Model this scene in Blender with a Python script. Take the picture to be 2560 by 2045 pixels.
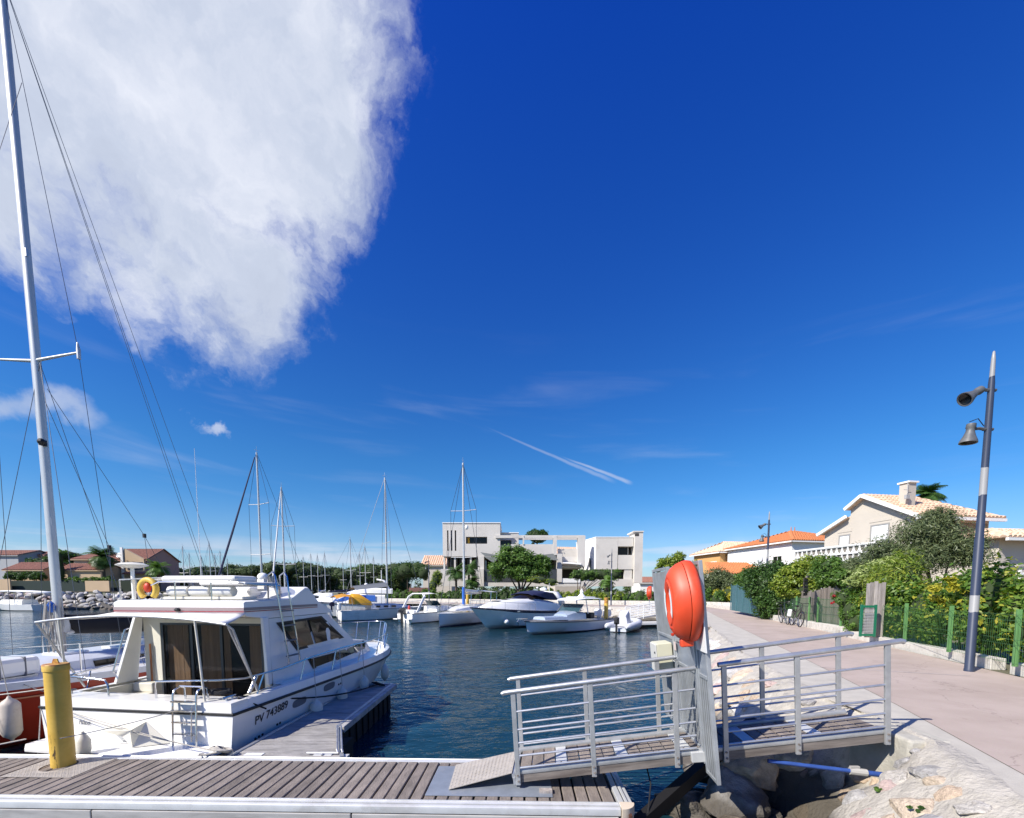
import bpy, bmesh, math, random
import numpy as np
from mathutils import Vector, Matrix, Euler
for _o in list(bpy.data.objects): bpy.data.objects.remove(_o)
sc = bpy.context.scene
COL = sc.collection
R = math.radians
rnd = random.Random(7)
# ------------------------------------------------------------------ camera
FPX, PITCH, CZ, HZ = 1080.0, R(4.2), 2.91, 1476.0      # focal length and horizon row on a 2560 px wide frame
YPP = HZ + FPX * math.tan(PITCH)
cam = bpy.data.cameras.new('camera'); camo = bpy.data.objects.new('camera', cam); COL.objects.link(camo)
cam.sensor_width = 36; cam.sensor_fit = 'HORIZONTAL'; cam.lens = 36 * FPX / 2560
cam.shift_y = (YPP - 1022.5) / 2560
cam.clip_start = .05; cam.clip_end = 6000
camo.location = (0, 0, CZ); camo.rotation_euler = (R(90) - PITCH, 0, 0)
sc.camera = camo
def ray(x, y):
    return Vector(((x - 1280) / FPX, math.cos(PITCH) + math.sin(PITCH) * (YPP - y) / FPX, -math.sin(PITCH) + math.cos(PITCH) * (YPP - y) / FPX))
def gz(x, y, z):            # where the line of sight through a photo point meets the level z
    d = ray(x, y); t = (z - CZ) / d.z
    return Vector((d.x * t, d.y * t, z))
def at(x, y, D):            # ... meets the distance D
    d = ray(x, y); t = D / d.y
    return Vector((d.x * t, D, CZ + d.z * t))
# ------------------------------------------------------------------ world, sun, exposure
SUN_TO = Vector((-.93, -.62, .98)).normalized()
SUN_EL = math.asin(SUN_TO.z); SUN_ROT = math.atan2(SUN_TO.x, SUN_TO.y) % (2 * math.pi)
world = bpy.data.worlds.new('World'); sc.world = world; world.use_nodes = True
WT = world.node_tree; WT.nodes.clear()
class NT:                   # tiny node expression builder
    def __init__(s, t): s.t = t
    def n(s, kind, **kw):
        x = s.t.nodes.new(kind)
        for k, v in kw.items(): setattr(x, k, v)
        return x
    def put(s, sock, v):
        if isinstance(v, bpy.types.NodeSocket): s.t.links.new(v, sock)
        elif v is not None: sock.default_value = v
    def m(s, op, a, b=None, c=None, clamp=False):
        x = s.n('ShaderNodeMath', operation=op, use_clamp=clamp)
        for i, v in enumerate((a, b, c)): s.put(x.inputs[i], v)
        return x.outputs[0]
    def v(s, op, a, b=None, out=0):
        x = s.n('ShaderNodeVectorMath', operation=op)
        s.put(x.inputs[0], a); s.put(x.inputs[1], b)
        return x.outputs[out]
    def noise(s, vec, scale, detail=4, rough=.55, dist=0, out=0):
        x = s.n('ShaderNodeTexNoise'); s.put(x.inputs['Vector'], vec)
        x.inputs['Scale'].default_value = scale; x.inputs['Detail'].default_value = detail
        x.inputs['Roughness'].default_value = rough; x.inputs['Distortion'].default_value = dist
        return x.outputs[out]
    def ramp(s, fac, stops, ease='LINEAR'):
        x = s.n('ShaderNodeValToRGB'); x.color_ramp.interpolation = ease
        e = x.color_ramp.elements
        while len(e) < len(stops): e.new(.5)
        for k, (p, c) in enumerate(stops):
            e[k].position = p; e[k].color = (c[0], c[1], c[2], 1) if not isinstance(c, (int, float)) else (c, c, c, 1)
        s.put(x.inputs[0], fac)
        return x.outputs[0]
    def mix(s, fac, a, b, blend='MIX'):
        x = s.n('ShaderNodeMix', data_type='RGBA', blend_type=blend)
        s.put(x.inputs[0], fac)
        for i, v in ((6, a), (7, b)):
            if isinstance(v, tuple) and len(v) == 3: v = (*v, 1)
            s.put(x.inputs[i], v)
        return x.outputs[2]
    def smooth(s, x, lo, hi):
        r = s.n('ShaderNodeMapRange', interpolation_type='SMOOTHSTEP')
        s.put(r.inputs[0], x); r.inputs[1].default_value = lo; r.inputs[2].default_value = hi
        return r.outputs[0]
W = NT(WT)
sky = W.n('ShaderNodeTexSky', sky_type='NISHITA', sun_disc=False, sun_elevation=SUN_EL, sun_rotation=SUN_ROT,
          altitude=0, air_density=1.0, dust_density=.35, ozone_density=3.0)
def wray(x, y): return tuple(ray(x, y).normalized())
dirv = W.v('NORMALIZE', W.n('ShaderNodeTexCoord').outputs['Generated'])
sep = W.n('ShaderNodeSeparateXYZ'); W.put(sep.inputs[0], dirv)
wob = W.v('SUBTRACT', W.noise(dirv, 6.5, 10, .58, .15, out=1), (.5, .5, .5))
wob2 = W.v('SUBTRACT', W.noise(dirv, 2.6, 2, .5, 0, out=1), (.5, .5, .5))
dw = W.v('ADD', W.v('ADD', dirv, W.v('MULTIPLY', wob, (.20, .20, .20))), W.v('MULTIPLY', wob2, (.10, .10, .10)))
cl = None
for (cx, cy, ex, ey) in [(460, -20, 1010, -20), (150, 250, 560, 420), (600, 110, 900, 150), (330, 430, 610, 500), (450, 640, 670, 700), (630, 705, 835, 715), (430, 740, 620, 820), (550, 790, 680, 840), (250, 640, 420, 760), (60, 520, 260, 680),
                         (-500, 200, -150, 640), (-100, -700, 700, -500), (-1500, -100, -700, 500), (-3000, -2500, -300, -500), (-400, -1800, 600, -1100)]:  # last entries: unseen cloud overhead and behind, added for neutral fill light
    c = wray(cx, cy); e = wray(ex, ey)
    rad = math.dist(c, e)
    b = W.m('SUBTRACT', rad, W.v('DISTANCE', dw, c, out=1))
    cl = b if cl is None else W.m('SMOOTH_MAX', cl, b, .03)
wisp = W.noise(W.v('ADD', dirv, W.v('MULTIPLY', wob, (.3, .3, .3))), 13, 8, .62)
big = W.smooth(W.m('ADD', cl, W.m('MULTIPLY', W.m('SUBTRACT', wisp, .5), .10)), -.02, .075)
low = None
for (cx, cy, ex, ey) in [(60, 1030, 190, 1030), (520, 1040, 560, 1040)]:
    c = wray(cx, cy); rad = math.dist(c, wray(ex, ey))
    b = W.m('DIVIDE', W.m('SUBTRACT', rad, W.v('DISTANCE', W.v('MULTIPLY', W.v('SUBTRACT', dw, c), (1, 1, 2.8)), (0, 0, 0), out=1)), rad)
    low = b if low is None else W.m('MAXIMUM', low, b)
low = W.m('MULTIPLY', W.smooth(low, -.5, .8), .6)
# thin high veils and the bright band over the horizon
el = W.m('ARCTAN2', sep.outputs[2], W.m('SQRT', W.m('ADD', W.m('MULTIPLY', sep.outputs[0], sep.outputs[0]), W.m('MULTIPLY', sep.outputs[1], sep.outputs[1]))))
az = W.m('ARCTAN2', sep.outputs[0], sep.outputs[1])
cmb = W.n('ShaderNodeCombineXYZ'); W.put(cmb.inputs[0], W.m('MULTIPLY', az, 2.2)); W.put(cmb.inputs[1], W.m('ADD', W.m('MULTIPLY', el, 17), W.m('MULTIPLY', az, 1.2)))
veil = W.m('MULTIPLY', W.smooth(W.noise(cmb.outputs[0], 1.1, 6, .5, .5), .52, .85), W.m('MULTIPLY', W.smooth(el, .02, .12), W.m('SUBTRACT', 1, W.smooth(el, .3, .55))))
veil = W.m('MULTIPLY', veil, .2)
cmb2 = W.n('ShaderNodeCombineXYZ'); W.put(cmb2.inputs[0], W.m('MULTIPLY', az, 3)); W.put(cmb2.inputs[1], W.m('MULTIPLY', el, 38))
bank = W.m('MULTIPLY', W.smooth(W.noise(cmb2.outputs[0], 1.0, 5, .5, .3), .33, .62), W.m('SUBTRACT', 1, W.smooth(el, .07, .125)))
bank = W.m('MULTIPLY', W.m('MULTIPLY', bank, W.smooth(el, -.03, .0)), .7)
def trail(a, b, w0, w1, k):
    A, Bv = Vector(wray(*a)), Vector(wray(*b)); n = A.cross(Bv).normalized(); t = (Bv - A); L = t.length; t.normalize()
    dd = W.v('ADD', dirv, W.v('MULTIPLY', wob, (.012, .012, .012)))
    s = W.m('DIVIDE', W.m('SUBTRACT', W.v('DOT_PRODUCT', dirv, tuple(t), out=1), A.dot(t)), L)
    h = W.m('ABSOLUTE', W.v('DOT_PRODUCT', dd, tuple(n), out=1))
    wd = W.m('ADD', w0, W.m('MULTIPLY', s, w1 - w0))
    e = W.m('SUBTRACT', 1, W.smooth(W.m('DIVIDE', h, W.m('MAXIMUM', wd, .0004)), .15, 1))
    g = W.m('MULTIPLY', W.smooth(s, 0, .4), W.m('SUBTRACT', 1, W.smooth(s, .88, 1.0)))
    return W.m('MULTIPLY', W.m('MULTIPLY', e, g), k)
tr = W.m('MAXIMUM', trail((1200, 1062), (1545, 1210), .002, .0065, .26), trail((1395, 1138), (1585, 1212), .002, .006, .42))
hazeb = W.m('MULTIPLY', W.m('SUBTRACT', 1, W.smooth(el, 0, .2)), .3)
bank = W.m('MAXIMUM', bank, hazeb)
mask = W.m('MAXIMUM', W.m('MAXIMUM', big, low), W.m('MAXIMUM', W.m('MAXIMUM', veil, bank), tr))
deep = W.ramp(el, [(0, (.66 / 1.6, .92 / 1.6, 1.16 / 1.6)), (.27, (.65 / 1.6, .91 / 1.6, 1.24 / 1.6)), (.55, (.69 / 1.6, .82 / 1.6, 1.42 / 1.6)), (.9, (.73 / 1.6, .75 / 1.6, 1.0))])
skyc = W.v('MULTIPLY', W.mix(1.0, sky.outputs[0], deep, 'MULTIPLY'), (1.6, 1.6, 1.6))
hs = W.n('ShaderNodeHueSaturation'); W.put(hs.inputs['Color'], skyc); hs.inputs['Saturation'].default_value = 1.14; hs.inputs['Value'].default_value = .95
n3 = W.noise(W.v('ADD', dirv, W.v('MULTIPLY', wob, (.35, .35, .35))), 3.4, 7, .52)
shade = W.m('ADD', W.m('MULTIPLY', n3, .75), W.m('ADD', W.m('MULTIPLY', wisp, .15), W.m('MULTIPLY', W.smooth(cl, .22, .0), .10)))
cloudc = W.ramp(shade, [(.34, (4.3, 4.8, 6.0)), (.50, (5.0, 5.55, 6.8)), (.66, (7.0, 7.3, 8.2))])
final = W.mix(mask, hs.outputs[0], cloudc)
bg = W.n('ShaderNodeBackground'); W.put(bg.inputs[0], final); bg.inputs[1].default_value = .086
W.put(W.n('ShaderNodeOutputWorld').inputs[0], bg.outputs[0])
sl = bpy.data.lights.new('sun', 'SUN'); slo = bpy.data.objects.new('sun', sl); COL.objects.link(slo)
sl.energy = 5.0; sl.angle = R(.53); sl.color = (1, .95, .865)
slo.rotation_euler = SUN_TO.to_track_quat('Z', 'Y').to_euler(); slo.location = SUN_TO * 60
vs = sc.view_settings
vs.view_transform = 'Standard'; vs.look = 'None'; vs.exposure = .48; vs.gamma = 1; vs.use_curve_mapping = False
sc.render.engine = 'CYCLES'; sc.cycles.max_bounces = 6; sc.cycles.transparent_max_bounces = 12
sc.cycles.use_denoising = True; sc.cycles.caustics_reflective = False; sc.cycles.caustics_refractive = False
# ------------------------------------------------------------------ materials
MATS = {}
def nmat(name):
    m = bpy.data.materials.new(name); m.use_nodes = True; t = m.node_tree
    return m, NT(t), t.nodes['Principled BSDF']
def mat(name, col, rough=.5, metal=0, var=.0, vs_=4.0, bump=0, bs=40.0, rv=0.0, spec=None, dirt=None, ds=1.5, da=.4, coat=0, stretch=None, alpha=None, trans=0, bd=.02, tide_shade=0):
    """procedural surface: colour with noise variation, per-object variation (rv), stains (dirt) and fine relief"""
    if name in MATS: return MATS[name]
    m, N, b = nmat(name)
    co = N.n('ShaderNodeTexCoord').outputs['Object']
    if rv or stretch:
        oi = N.n('ShaderNodeObjectInfo')
        off = N.n('ShaderNodeCombineXYZ'); 
        for i in range(3): N.put(off.inputs[i], N.m('MULTIPLY', oi.outputs['Random'], 37.0 + 11 * i))
        co = N.v('ADD', co, off.outputs[0])
    if stretch: co = N.v('MULTIPLY', co, stretch)
    c = (*col, 1)
    if var:
        n = N.noise(co, vs_, 5, .6)
        c = N.mix(N.smooth(n, .25, .75), tuple(x * (1 - var) for x in col), tuple(min(1, x * (1 + var)) for x in col))
    if dirt:
        n2 = N.noise(co, ds, 7, .68, .5)
        c = N.mix(N.m('MULTIPLY', N.smooth(n2, .5, .72), da), c, dirt)
    if tide_shade:                 # wet weed stain low down, also painted shade for the rocks under the gangway
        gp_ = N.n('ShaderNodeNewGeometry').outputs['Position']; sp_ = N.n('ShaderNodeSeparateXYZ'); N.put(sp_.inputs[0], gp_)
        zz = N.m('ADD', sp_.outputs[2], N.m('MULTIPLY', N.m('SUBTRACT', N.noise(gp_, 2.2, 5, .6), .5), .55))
        c = N.mix(N.m('MULTIPLY', N.m('SUBTRACT', 1, N.smooth(zz, tide_shade - .12, tide_shade + .2)), .9), c, (.050, .040, .026))
    if rv:
        h = N.n('ShaderNodeHueSaturation'); N.put(h.inputs['Color'], c)
        N.put(h.inputs['Value'], N.m('ADD', 1 - rv, N.m('MULTIPLY', oi.outputs['Random'], 2 * rv)))
        c = h.outputs[0]
    N.put(b.inputs['Base Color'], c)
    b.inputs['Roughness'].default_value = rough; b.inputs['Metallic'].default_value = metal
    if spec is not None: b.inputs['Specular IOR Level'].default_value = spec
    if coat: b.inputs['Coat Weight'].default_value = coat; b.inputs['Coat Roughness'].default_value = .08
    if trans: b.inputs['Transmission Weight'].default_value = trans
    if alpha is not None: b.inputs['Alpha'].default_value = alpha
    if bump:
        bn = N.n('ShaderNodeBump'); N.put(bn.inputs['Height'], N.noise(co, bs, 4, .6)); bn.inputs['Strength'].default_value = bump; bn.inputs['Distance'].default_value = bd
        N.put(b.inputs['Normal'], bn.outputs[0])
    MATS[name] = m
    return m
def leafmat(name, stops, rough=.45, tr=.35):
    m, N, b = nmat(name); MATS[name] = m
    g = N.n('ShaderNodeNewGeometry')
    co = N.n('ShaderNodeTexCoord').outputs['Object']
    f = N.m('ADD', N.m('MULTIPLY', g.outputs['Random Per Island'], .55), N.m('MULTIPLY', N.noise(co, 1.1, 3, .5), .45))
    c = N.ramp(f, stops)
    N.put(b.inputs['Base Color'], c); b.inputs['Roughness'].default_value = rough; b.inputs['Specular IOR Level'].default_value = .35
    t = N.n('ShaderNodeBsdfTranslucent'); N.put(t.inputs[0], N.mix(1, c, (1.0, 1.1, .45), 'MULTIPLY'))
    mx = N.n('ShaderNodeMixShader'); mx.inputs[0].default_value = tr
    out = [x for x in m.node_tree.nodes if x.type == 'OUTPUT_MATERIAL'][0]
    N.put(mx.inputs[1], b.outputs[0]); N.put(mx.inputs[2], t.outputs[0]); N.put(out.inputs[0], mx.outputs[0])
    return m
gel = mat('gelcoat', (.86, .845, .80), .22, var=.03, vs_=1.2, dirt=(.5, .47, .4), ds=.9, da=.16, coat=.25)
gelcream = mat('aged_gelcoat', (.68, .65, .55), .35, var=.05, vs_=2, dirt=(.42, .36, .25), ds=2, da=.3)
gelgrey = mat('grey_gelcoat', (.58, .60, .63), .3, var=.04)
silverblue = mat('silver_blue_paint', (.36, .42, .5), .25, coat=.4)
black = mat('black_rubber', (.012, .012, .013), .55)
rubgrey = mat('grey_rubber', (.16, .16, .17), .5)
glassd = mat('tinted_glass', (.012, .010, .009), .05, spec=.28)
glassb = mat('blue_tinted_glass', (.03, .07, .09), .05, spec=.8)
steel = mat('stainless', (.62, .62, .62), .18, 1)
alu = mat('aluminium', (.50, .505, .51), .42, .7, var=.16, vs_=6, dirt=(.3, .28, .25), ds=3, da=.35)
alup = mat('pale_aluminium', (.66, .66, .64), .45, .35, var=.08, vs_=5, dirt=(.36, .33, .28), ds=2.2, da=.4)
beamgrey = mat('weathered_beam', (.21, .18, .155), .6, .2, var=.35, vs_=5, dirt=(.08, .06, .05), ds=2.5, da=.6, stretch=(.4, 1, 3))
dullalu = mat('dull_aluminium', (.44, .445, .44), .45, .5, var=.14, vs_=6, dirt=(.26, .24, .21), ds=3, da=.35)
wood = mat('grey_decking', (.215, .18, .152), .75, var=.28, vs_=9, bump=.5, bs=60, rv=.16, dirt=(.3, .27, .24), ds=3, da=.35, stretch=(1, .35, 1))
woodx = mat('grey_decking_cross', (.33, .31, .285), .75, var=.25, vs_=9, bump=.5, bs=60, rv=.12, stretch=(.35, 1, 1))
oldwood = mat('weathered_boards', (.19, .165, .145), .8, var=.3, vs_=7, bump=.4, bs=30, rv=.22, stretch=(1.5, 1.5, .2))
greywood = mat('silver_boards', (.36, .32, .29), .8, var=.3, vs_=9, bump=.5, bs=40, rv=.2, stretch=(2, 2, .2))
fenderwood = mat('fender_board', (.4, .385, .36), .75, var=.2, vs_=6, dirt=(.16, .14, .12), ds=2.5, da=.55, stretch=(.3, 1, 1.6))
concrete = mat('concrete', (.47, .435, .37), .85, var=.09, vs_=3, bump=.35, bs=60, dirt=(.36, .33, .28), ds=1.3, da=.5)
mortar = mat('mortar', (.44, .405, .345), .9, tide_shade=.52, var=.16, vs_=7, bump=.8, bs=22, bd=.035, dirt=(.33, .30, .25), ds=3, da=.5)
kerbm = mat('painted_kerb', (.60, .565, .50), .85, var=.1, vs_=5, bump=.3, bs=40, dirt=(.24, .21, .165), ds=4.5, da=.75)
orange = mat('orange_plastic', (.70, .070, .022), .48, var=.06, vs_=3, dirt=(.62, .13, .07), ds=4, da=.4)
yellowp = mat('yellow_pile_paint', (.66, .40, .055), .5, var=.1, vs_=3, dirt=(.10, .055, .02), ds=5.5, da=.0, bump=.05)
checker = mat('checker_plate', (.50, .45, .385), .55, .25, var=.1, vs_=8, dirt=(.3, .26, .2), ds=4, da=.3)
zincplate = mat('zinc_sheet', (.27, .30, .34), .5, .3, var=.14, vs_=4, dirt=(.42, .40, .37), ds=3, da=.4)
lampblue = mat('slate_blue_paint', (.052, .066, .105), .42, var=.1, vs_=5, coat=.1)
lampgrey = mat('grey_primer', (.36, .36, .36), .6, var=.1, vs_=14)
greenp = mat('green_posts', (.115, .26, .085), .5, var=.1)
greend = mat('dark_green_frame', (.012, .14, .075), .45)
wiregreen = mat('green_wire', (.045, .13, .05), .5)
canvas = mat('white_canvas', (.72, .71, .67), .8, var=.05, vs_=3, bump=.25, bs=9, dirt=(.5, .47, .4), ds=3, da=.2)
navy = mat('navy_canvas', (.012, .016, .055), .7)
blackc = mat('black_canvas', (.008, .008, .010), .85)
blue = mat('blue_canvas', (.03, .14, .52), .7)
yellowc = mat('yellow_canvas', (.78, .40, .03), .75)
redhull = mat('red_hull', (.30, .028, .012), .3, var=.08, vs_=2, coat=.2, dirt=(.16, .02, .012), ds=2, da=.4)
stucco_w = mat('white_stucco', (.80, .79, .76), .9, var=.03, vs_=1)
stucco_c = mat('cream_stucco', (.53, .475, .40), .9, var=.04, vs_=.7, dirt=(.55, .5, .42), ds=.9, da=.25)
stucco_o = mat('ochre_stucco', (.60, .335, .125), .9, var=.05, vs_=.8)
stucco_b = mat('beige_concrete', (.60, .565, .51), .9, var=.05, vs_=.6, dirt=(.42, .38, .33), ds=.5, da=.35)
stucco_t = mat('tan_stucco', (.50, .37, .235), .9, var=.05, vs_=.6)
stucco_p = mat('pink_stucco', (.42, .24, .19), .9, var=.05)
tile_o = mat('orange_tile', (.52, .185, .065), .75, var=.2, vs_=6, rv=.12)
tile_p = mat('pale_tile', (.66, .45, .30), .8, var=.25, vs_=5, rv=.15, dirt=(.7, .62, .5), ds=2.2, da=.5)
tile_r = mat('rust_tile', (.31, .145, .10), .8, var=.25, vs_=3, rv=.12)
bark = mat('bark', (.10, .075, .055), .9, var=.3, vs_=12, bump=.5, bs=20)
ropew = mat('pale_rope', (.42, .39, .34), .9, var=.2, vs_=60)
roped = mat('dark_rope', (.012, .012, .014), .9)
wirem = mat('rigging_wire', (.10, .105, .12), .4, .6)
mastm = mat('mast_alloy', (.56, .56, .54), .4, .4, var=.06, vs_=1, dirt=(.3, .3, .28), ds=1, da=.25)
white = mat('white_paint', (.78, .78, .76), .5)
pvcgrey = mat('hypalon', (.62, .63, .65), .5, var=.05)
curtain = mat('brown_curtain', (.30, .19, .11), .9, var=.3, vs_=2, stretch=(1, 9, .4))
blueshut = mat('blue_shutter', (.02, .03, .16), .5)
bluepipe = mat('blue_pipe', (.03, .075, .27), .45, var=.15, vs_=8)
grnsheet = mat('teal_windbreak', (.05, .13, .15), .8, var=.25, vs_=3, stretch=(4, 4, .3))
# ------------------------------------------------------------------ mesh helpers
class B:
    def __init__(s): s.v = []; s.f = []
    def add(s, vs, fs):
        k = len(s.v); s.v += [tuple(p) for p in vs]; s.f += [tuple(i + k for i in f) for f in fs]; return s
    def box(s, c, d, M=None):
        x, y, z = (q / 2 for q in d)
        vs = [Vector((a * x, b * y, e * z)) for a in (-1, 1) for b in (-1, 1) for e in (-1, 1)]
        if M is not None: vs = [M @ p for p in vs]
        return s.add([p + Vector(c) for p in vs], [(0, 1, 3, 2), (4, 6, 7, 5), (0, 4, 5, 1), (2, 3, 7, 6), (0, 2, 6, 4), (1, 5, 7, 3)])
    def b2(s, a, b):
        return s.box([(p + q) / 2 for p, q in zip(a, b)], [abs(q - p) for p, q in zip(a, b)])
    def bar(s, p, q, w, h, up=(0, 0, 1)):
        p, q = Vector(p), Vector(q); d = (q - p).normalized(); u = Vector(up)
        sd = d.cross(u)
        if sd.length < 1e-4: sd = d.cross(Vector((1, 0, 0)))
        sd.normalize(); u = sd.cross(d)
        vs = [e + sd * (a * w / 2) + u * (b * h / 2) for e in (p, q) for a, b in ((-1, -1), (1, -1), (1, 1), (-1, 1))]
        return s.add(vs, [(3, 2, 1, 0), (4, 5, 6, 7), (0, 1, 5, 4), (1, 2, 6, 5), (2, 3, 7, 6), (3, 0, 4, 7)])
    def cyl(s, p, q, r, r2=None, n=10, cap=True):
        return s.tube([p, q], [r, r if r2 is None else r2], n, cap)
    def tube(s, pts, r, n=8, cap=True, flat=1.0, closed=False):
        P = [Vector(p) for p in pts]; rs = r if isinstance(r, (list, tuple)) else [r] * len(P)
        ref = None; rings = []
        for i, p in enumerate(P):
            if closed: d = P[(i + 1) % len(P)] - P[i - 1]
            else: d = P[min(i + 1, len(P) - 1)] - P[max(i - 1, 0)]
            d.normalize()
            if ref is None:
                ref = d.cross(Vector((0, 0, 1)))
                if ref.length < .05: ref = d.cross(Vector((0, 1, 0)))
            ref = (ref - d * ref.dot(d)).normalized(); o = d.cross(ref)
            rings.append([p + ref * (math.cos(2 * math.pi * k / n) * rs[i]) + o * (math.sin(2 * math.pi * k / n) * rs[i] * flat) for k in range(n)])
        vs = [q for g in rings for q in g]; fs = []
        m = len(P)
        for i in range(m if closed else m - 1):
            j = (i + 1) % m
            for k in range(n): fs.append((i * n + k, i * n + (k + 1) % n, j * n + (k + 1) % n, j * n + k))
        if cap and not closed: fs += [tuple(range(n))[::-1], tuple(range((m - 1) * n, m * n))]
        return s.add(vs, fs)
    def loft(s, rows, cap0=False, cap1=False, loop=False):
        n = len(rows[0]); vs = [p for r in rows for p in r]; fs = []
        for i in range(len(rows) - 1):
            for k in range(n if loop else n - 1):
                fs.append((i * n + k, (i + 1) * n + k, (i + 1) * n + (k + 1) % n, i * n + (k + 1) % n))
        if cap0: fs.append(tuple(range(n)))
        if cap1: fs.append(tuple(range((len(rows) - 1) * n, len(rows) * n))[::-1])
        return s.add(vs, fs)
    def prism(s, poly, off):
        n = len(poly); o = Vector(off); P = [Vector(p) for p in poly]
        return s.add(P + [p + o for p in P], [tuple(range(n))[::-1], tuple(range(n, 2 * n))] + [(k, (k + 1) % n, n + (k + 1) % n, n + k) for k in range(n)])
    def ell(s, c, r, nu=12, nv=8, M=None, v0=0.0, v1=1.0):
        rows = []
        for j in range(nv + 1):
            t = math.pi * (v0 + (v1 - v0) * j / nv)
            row = [Vector((r[0] * math.sin(t) * math.cos(2 * math.pi * i / nu), r[1] * math.sin(t) * math.sin(2 * math.pi * i / nu), r[2] * math.cos(t))) for i in range(nu)]
            rows.append([(M @ p if M is not None else p) + Vector(c) for p in row])
        return s.loft(rows, loop=True)
    def lathe(s, prof, c=(0, 0, 0), n=16, M=None):
        rows = []
        for r, z in prof:
            row = [Vector((r * math.cos(2 * math.pi * i / n), r * math.sin(2 * math.pi * i / n), z)) for i in range(n)]
            rows.append([(M @ p if M is not None else p) + Vector(c) for p in row])
        return s.loft(rows, loop=True)
    def mesh(s, name, smooth=None):
        me = bpy.data.meshes.new(name); me.from_pydata([tuple(p) for p in s.v], [], s.f)
        bm = bmesh.new(); bm.from_mesh(me)
        bmesh.ops.remove_doubles(bm, verts=bm.verts, dist=1e-5)
        bmesh.ops.recalc_face_normals(bm, faces=bm.faces); bm.to_mesh(me); bm.free()
        if smooth is not None:
            me.polygons.foreach_set('use_smooth', [True] * len(me.polygons)); me.set_sharp_from_angle(angle=R(smooth))
        return me
    def build(s, name, m, parent=None, smooth=None, bevel=0, **kw):
        return obj(name, s.mesh(name, smooth), m, parent, bevel, **kw)
def obj(name, me, m, parent=None, bevel=0, loc=None, rot=None, kind=None, label=None, cat=None, group=None):
    if m is not None and not me.materials: me.materials.append(m)
    o = bpy.data.objects.new(name, me); COL.objects.link(o)
    if parent is not None: o.parent = parent
    if loc is not None: o.location = loc
    if rot is not None: o.rotation_euler = rot
    if bevel:
        b = o.modifiers.new('bevel', 'BEVEL'); b.width = bevel; b.segments = 2; b.limit_method = 'ANGLE'; b.angle_limit = R(35)
    return tag(o, label, cat, group, kind)
def tag(o, label=None, cat=None, group=None, kind=None):
    if label: o['label'] = label
    if cat: o['category'] = cat
    if group: o['group'] = group
    if kind: o['kind'] = kind
    return o
def thing(name, label, cat, loc=(0, 0, 0), rz=0, group=None, rot=None):
    o = bpy.data.objects.new(name, None); COL.objects.link(o)
    o.location = loc; o.rotation_euler = rot if rot is not None else (0, 0, rz)
    return tag(o, label, cat, group)
def kids(o): return [x for x in COL.objects if x.parent is o]
def dup(root, loc=None, rz=None, label=None, scale=None):
    ch = kids(root)
    r = root.copy(); COL.objects.link(r)
    if loc is not None: r.location = loc
    if rz is not None: r.rotation_euler = (0, 0, rz)
    if label: r['label'] = label
    if scale: r.scale = (scale,) * 3
    for c in ch:
        d = c.copy(); COL.objects.link(d); d.parent = r
        for g in kids(c):
            e = g.copy(); COL.objects.link(e); e.parent = d
    return r
def link(name, me, parent, loc=(0, 0, 0), rot=(0, 0, 0), scale=(1, 1, 1)):
    o = bpy.data.objects.new(name, me); COL.objects.link(o); o.parent = parent; o.location = loc; o.rotation_euler = rot; o.scale = scale
    return o
def line(*p): return [Vector(q) for q in p]
def sag(p, q, s, n=10):
    p, q = Vector(p), Vector(q)
    return [p.lerp(q, i / n) - Vector((0, 0, s * 4 * (i / n) * (1 - i / n))) for i in range(n + 1)]
def text(body, size, m, parent, M, name='lettering', shear=0, ext=.002, sx=1):
    cu = bpy.data.curves.new(name, 'FONT'); cu.body = body; cu.size = size; cu.extrude = ext; cu.shear = shear; cu.align_x = 'CENTER'; cu.align_y = 'CENTER'
    t = bpy.data.objects.new(name, cu); COL.objects.link(t)
    dg = bpy.context.evaluated_depsgraph_get(); me = bpy.data.meshes.new_from_object(t.evaluated_get(dg))
    bpy.data.objects.remove(t); me.materials.clear(); me.materials.append(m)
    me.transform(Matrix.Diagonal((sx, 1, 1, 1)))
    o = bpy.data.objects.new(name, me); COL.objects.link(o); o.parent = parent; o.matrix_local = M
    return o
def basis(o, ex, ey):       # matrix with origin o, text running along ex, upright along ey
    ex = Vector(ex).normalized(); ey = Vector(ey); ey = (ey - ex * ex.dot(ey)).normalized(); ez = ex.cross(ey)
    return Matrix(((ex.x, ey.x, ez.x, o[0]), (ex.y, ey.y, ez.y, o[1]), (ex.z, ey.z, ez.z, o[2]), (0, 0, 0, 1)))
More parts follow.
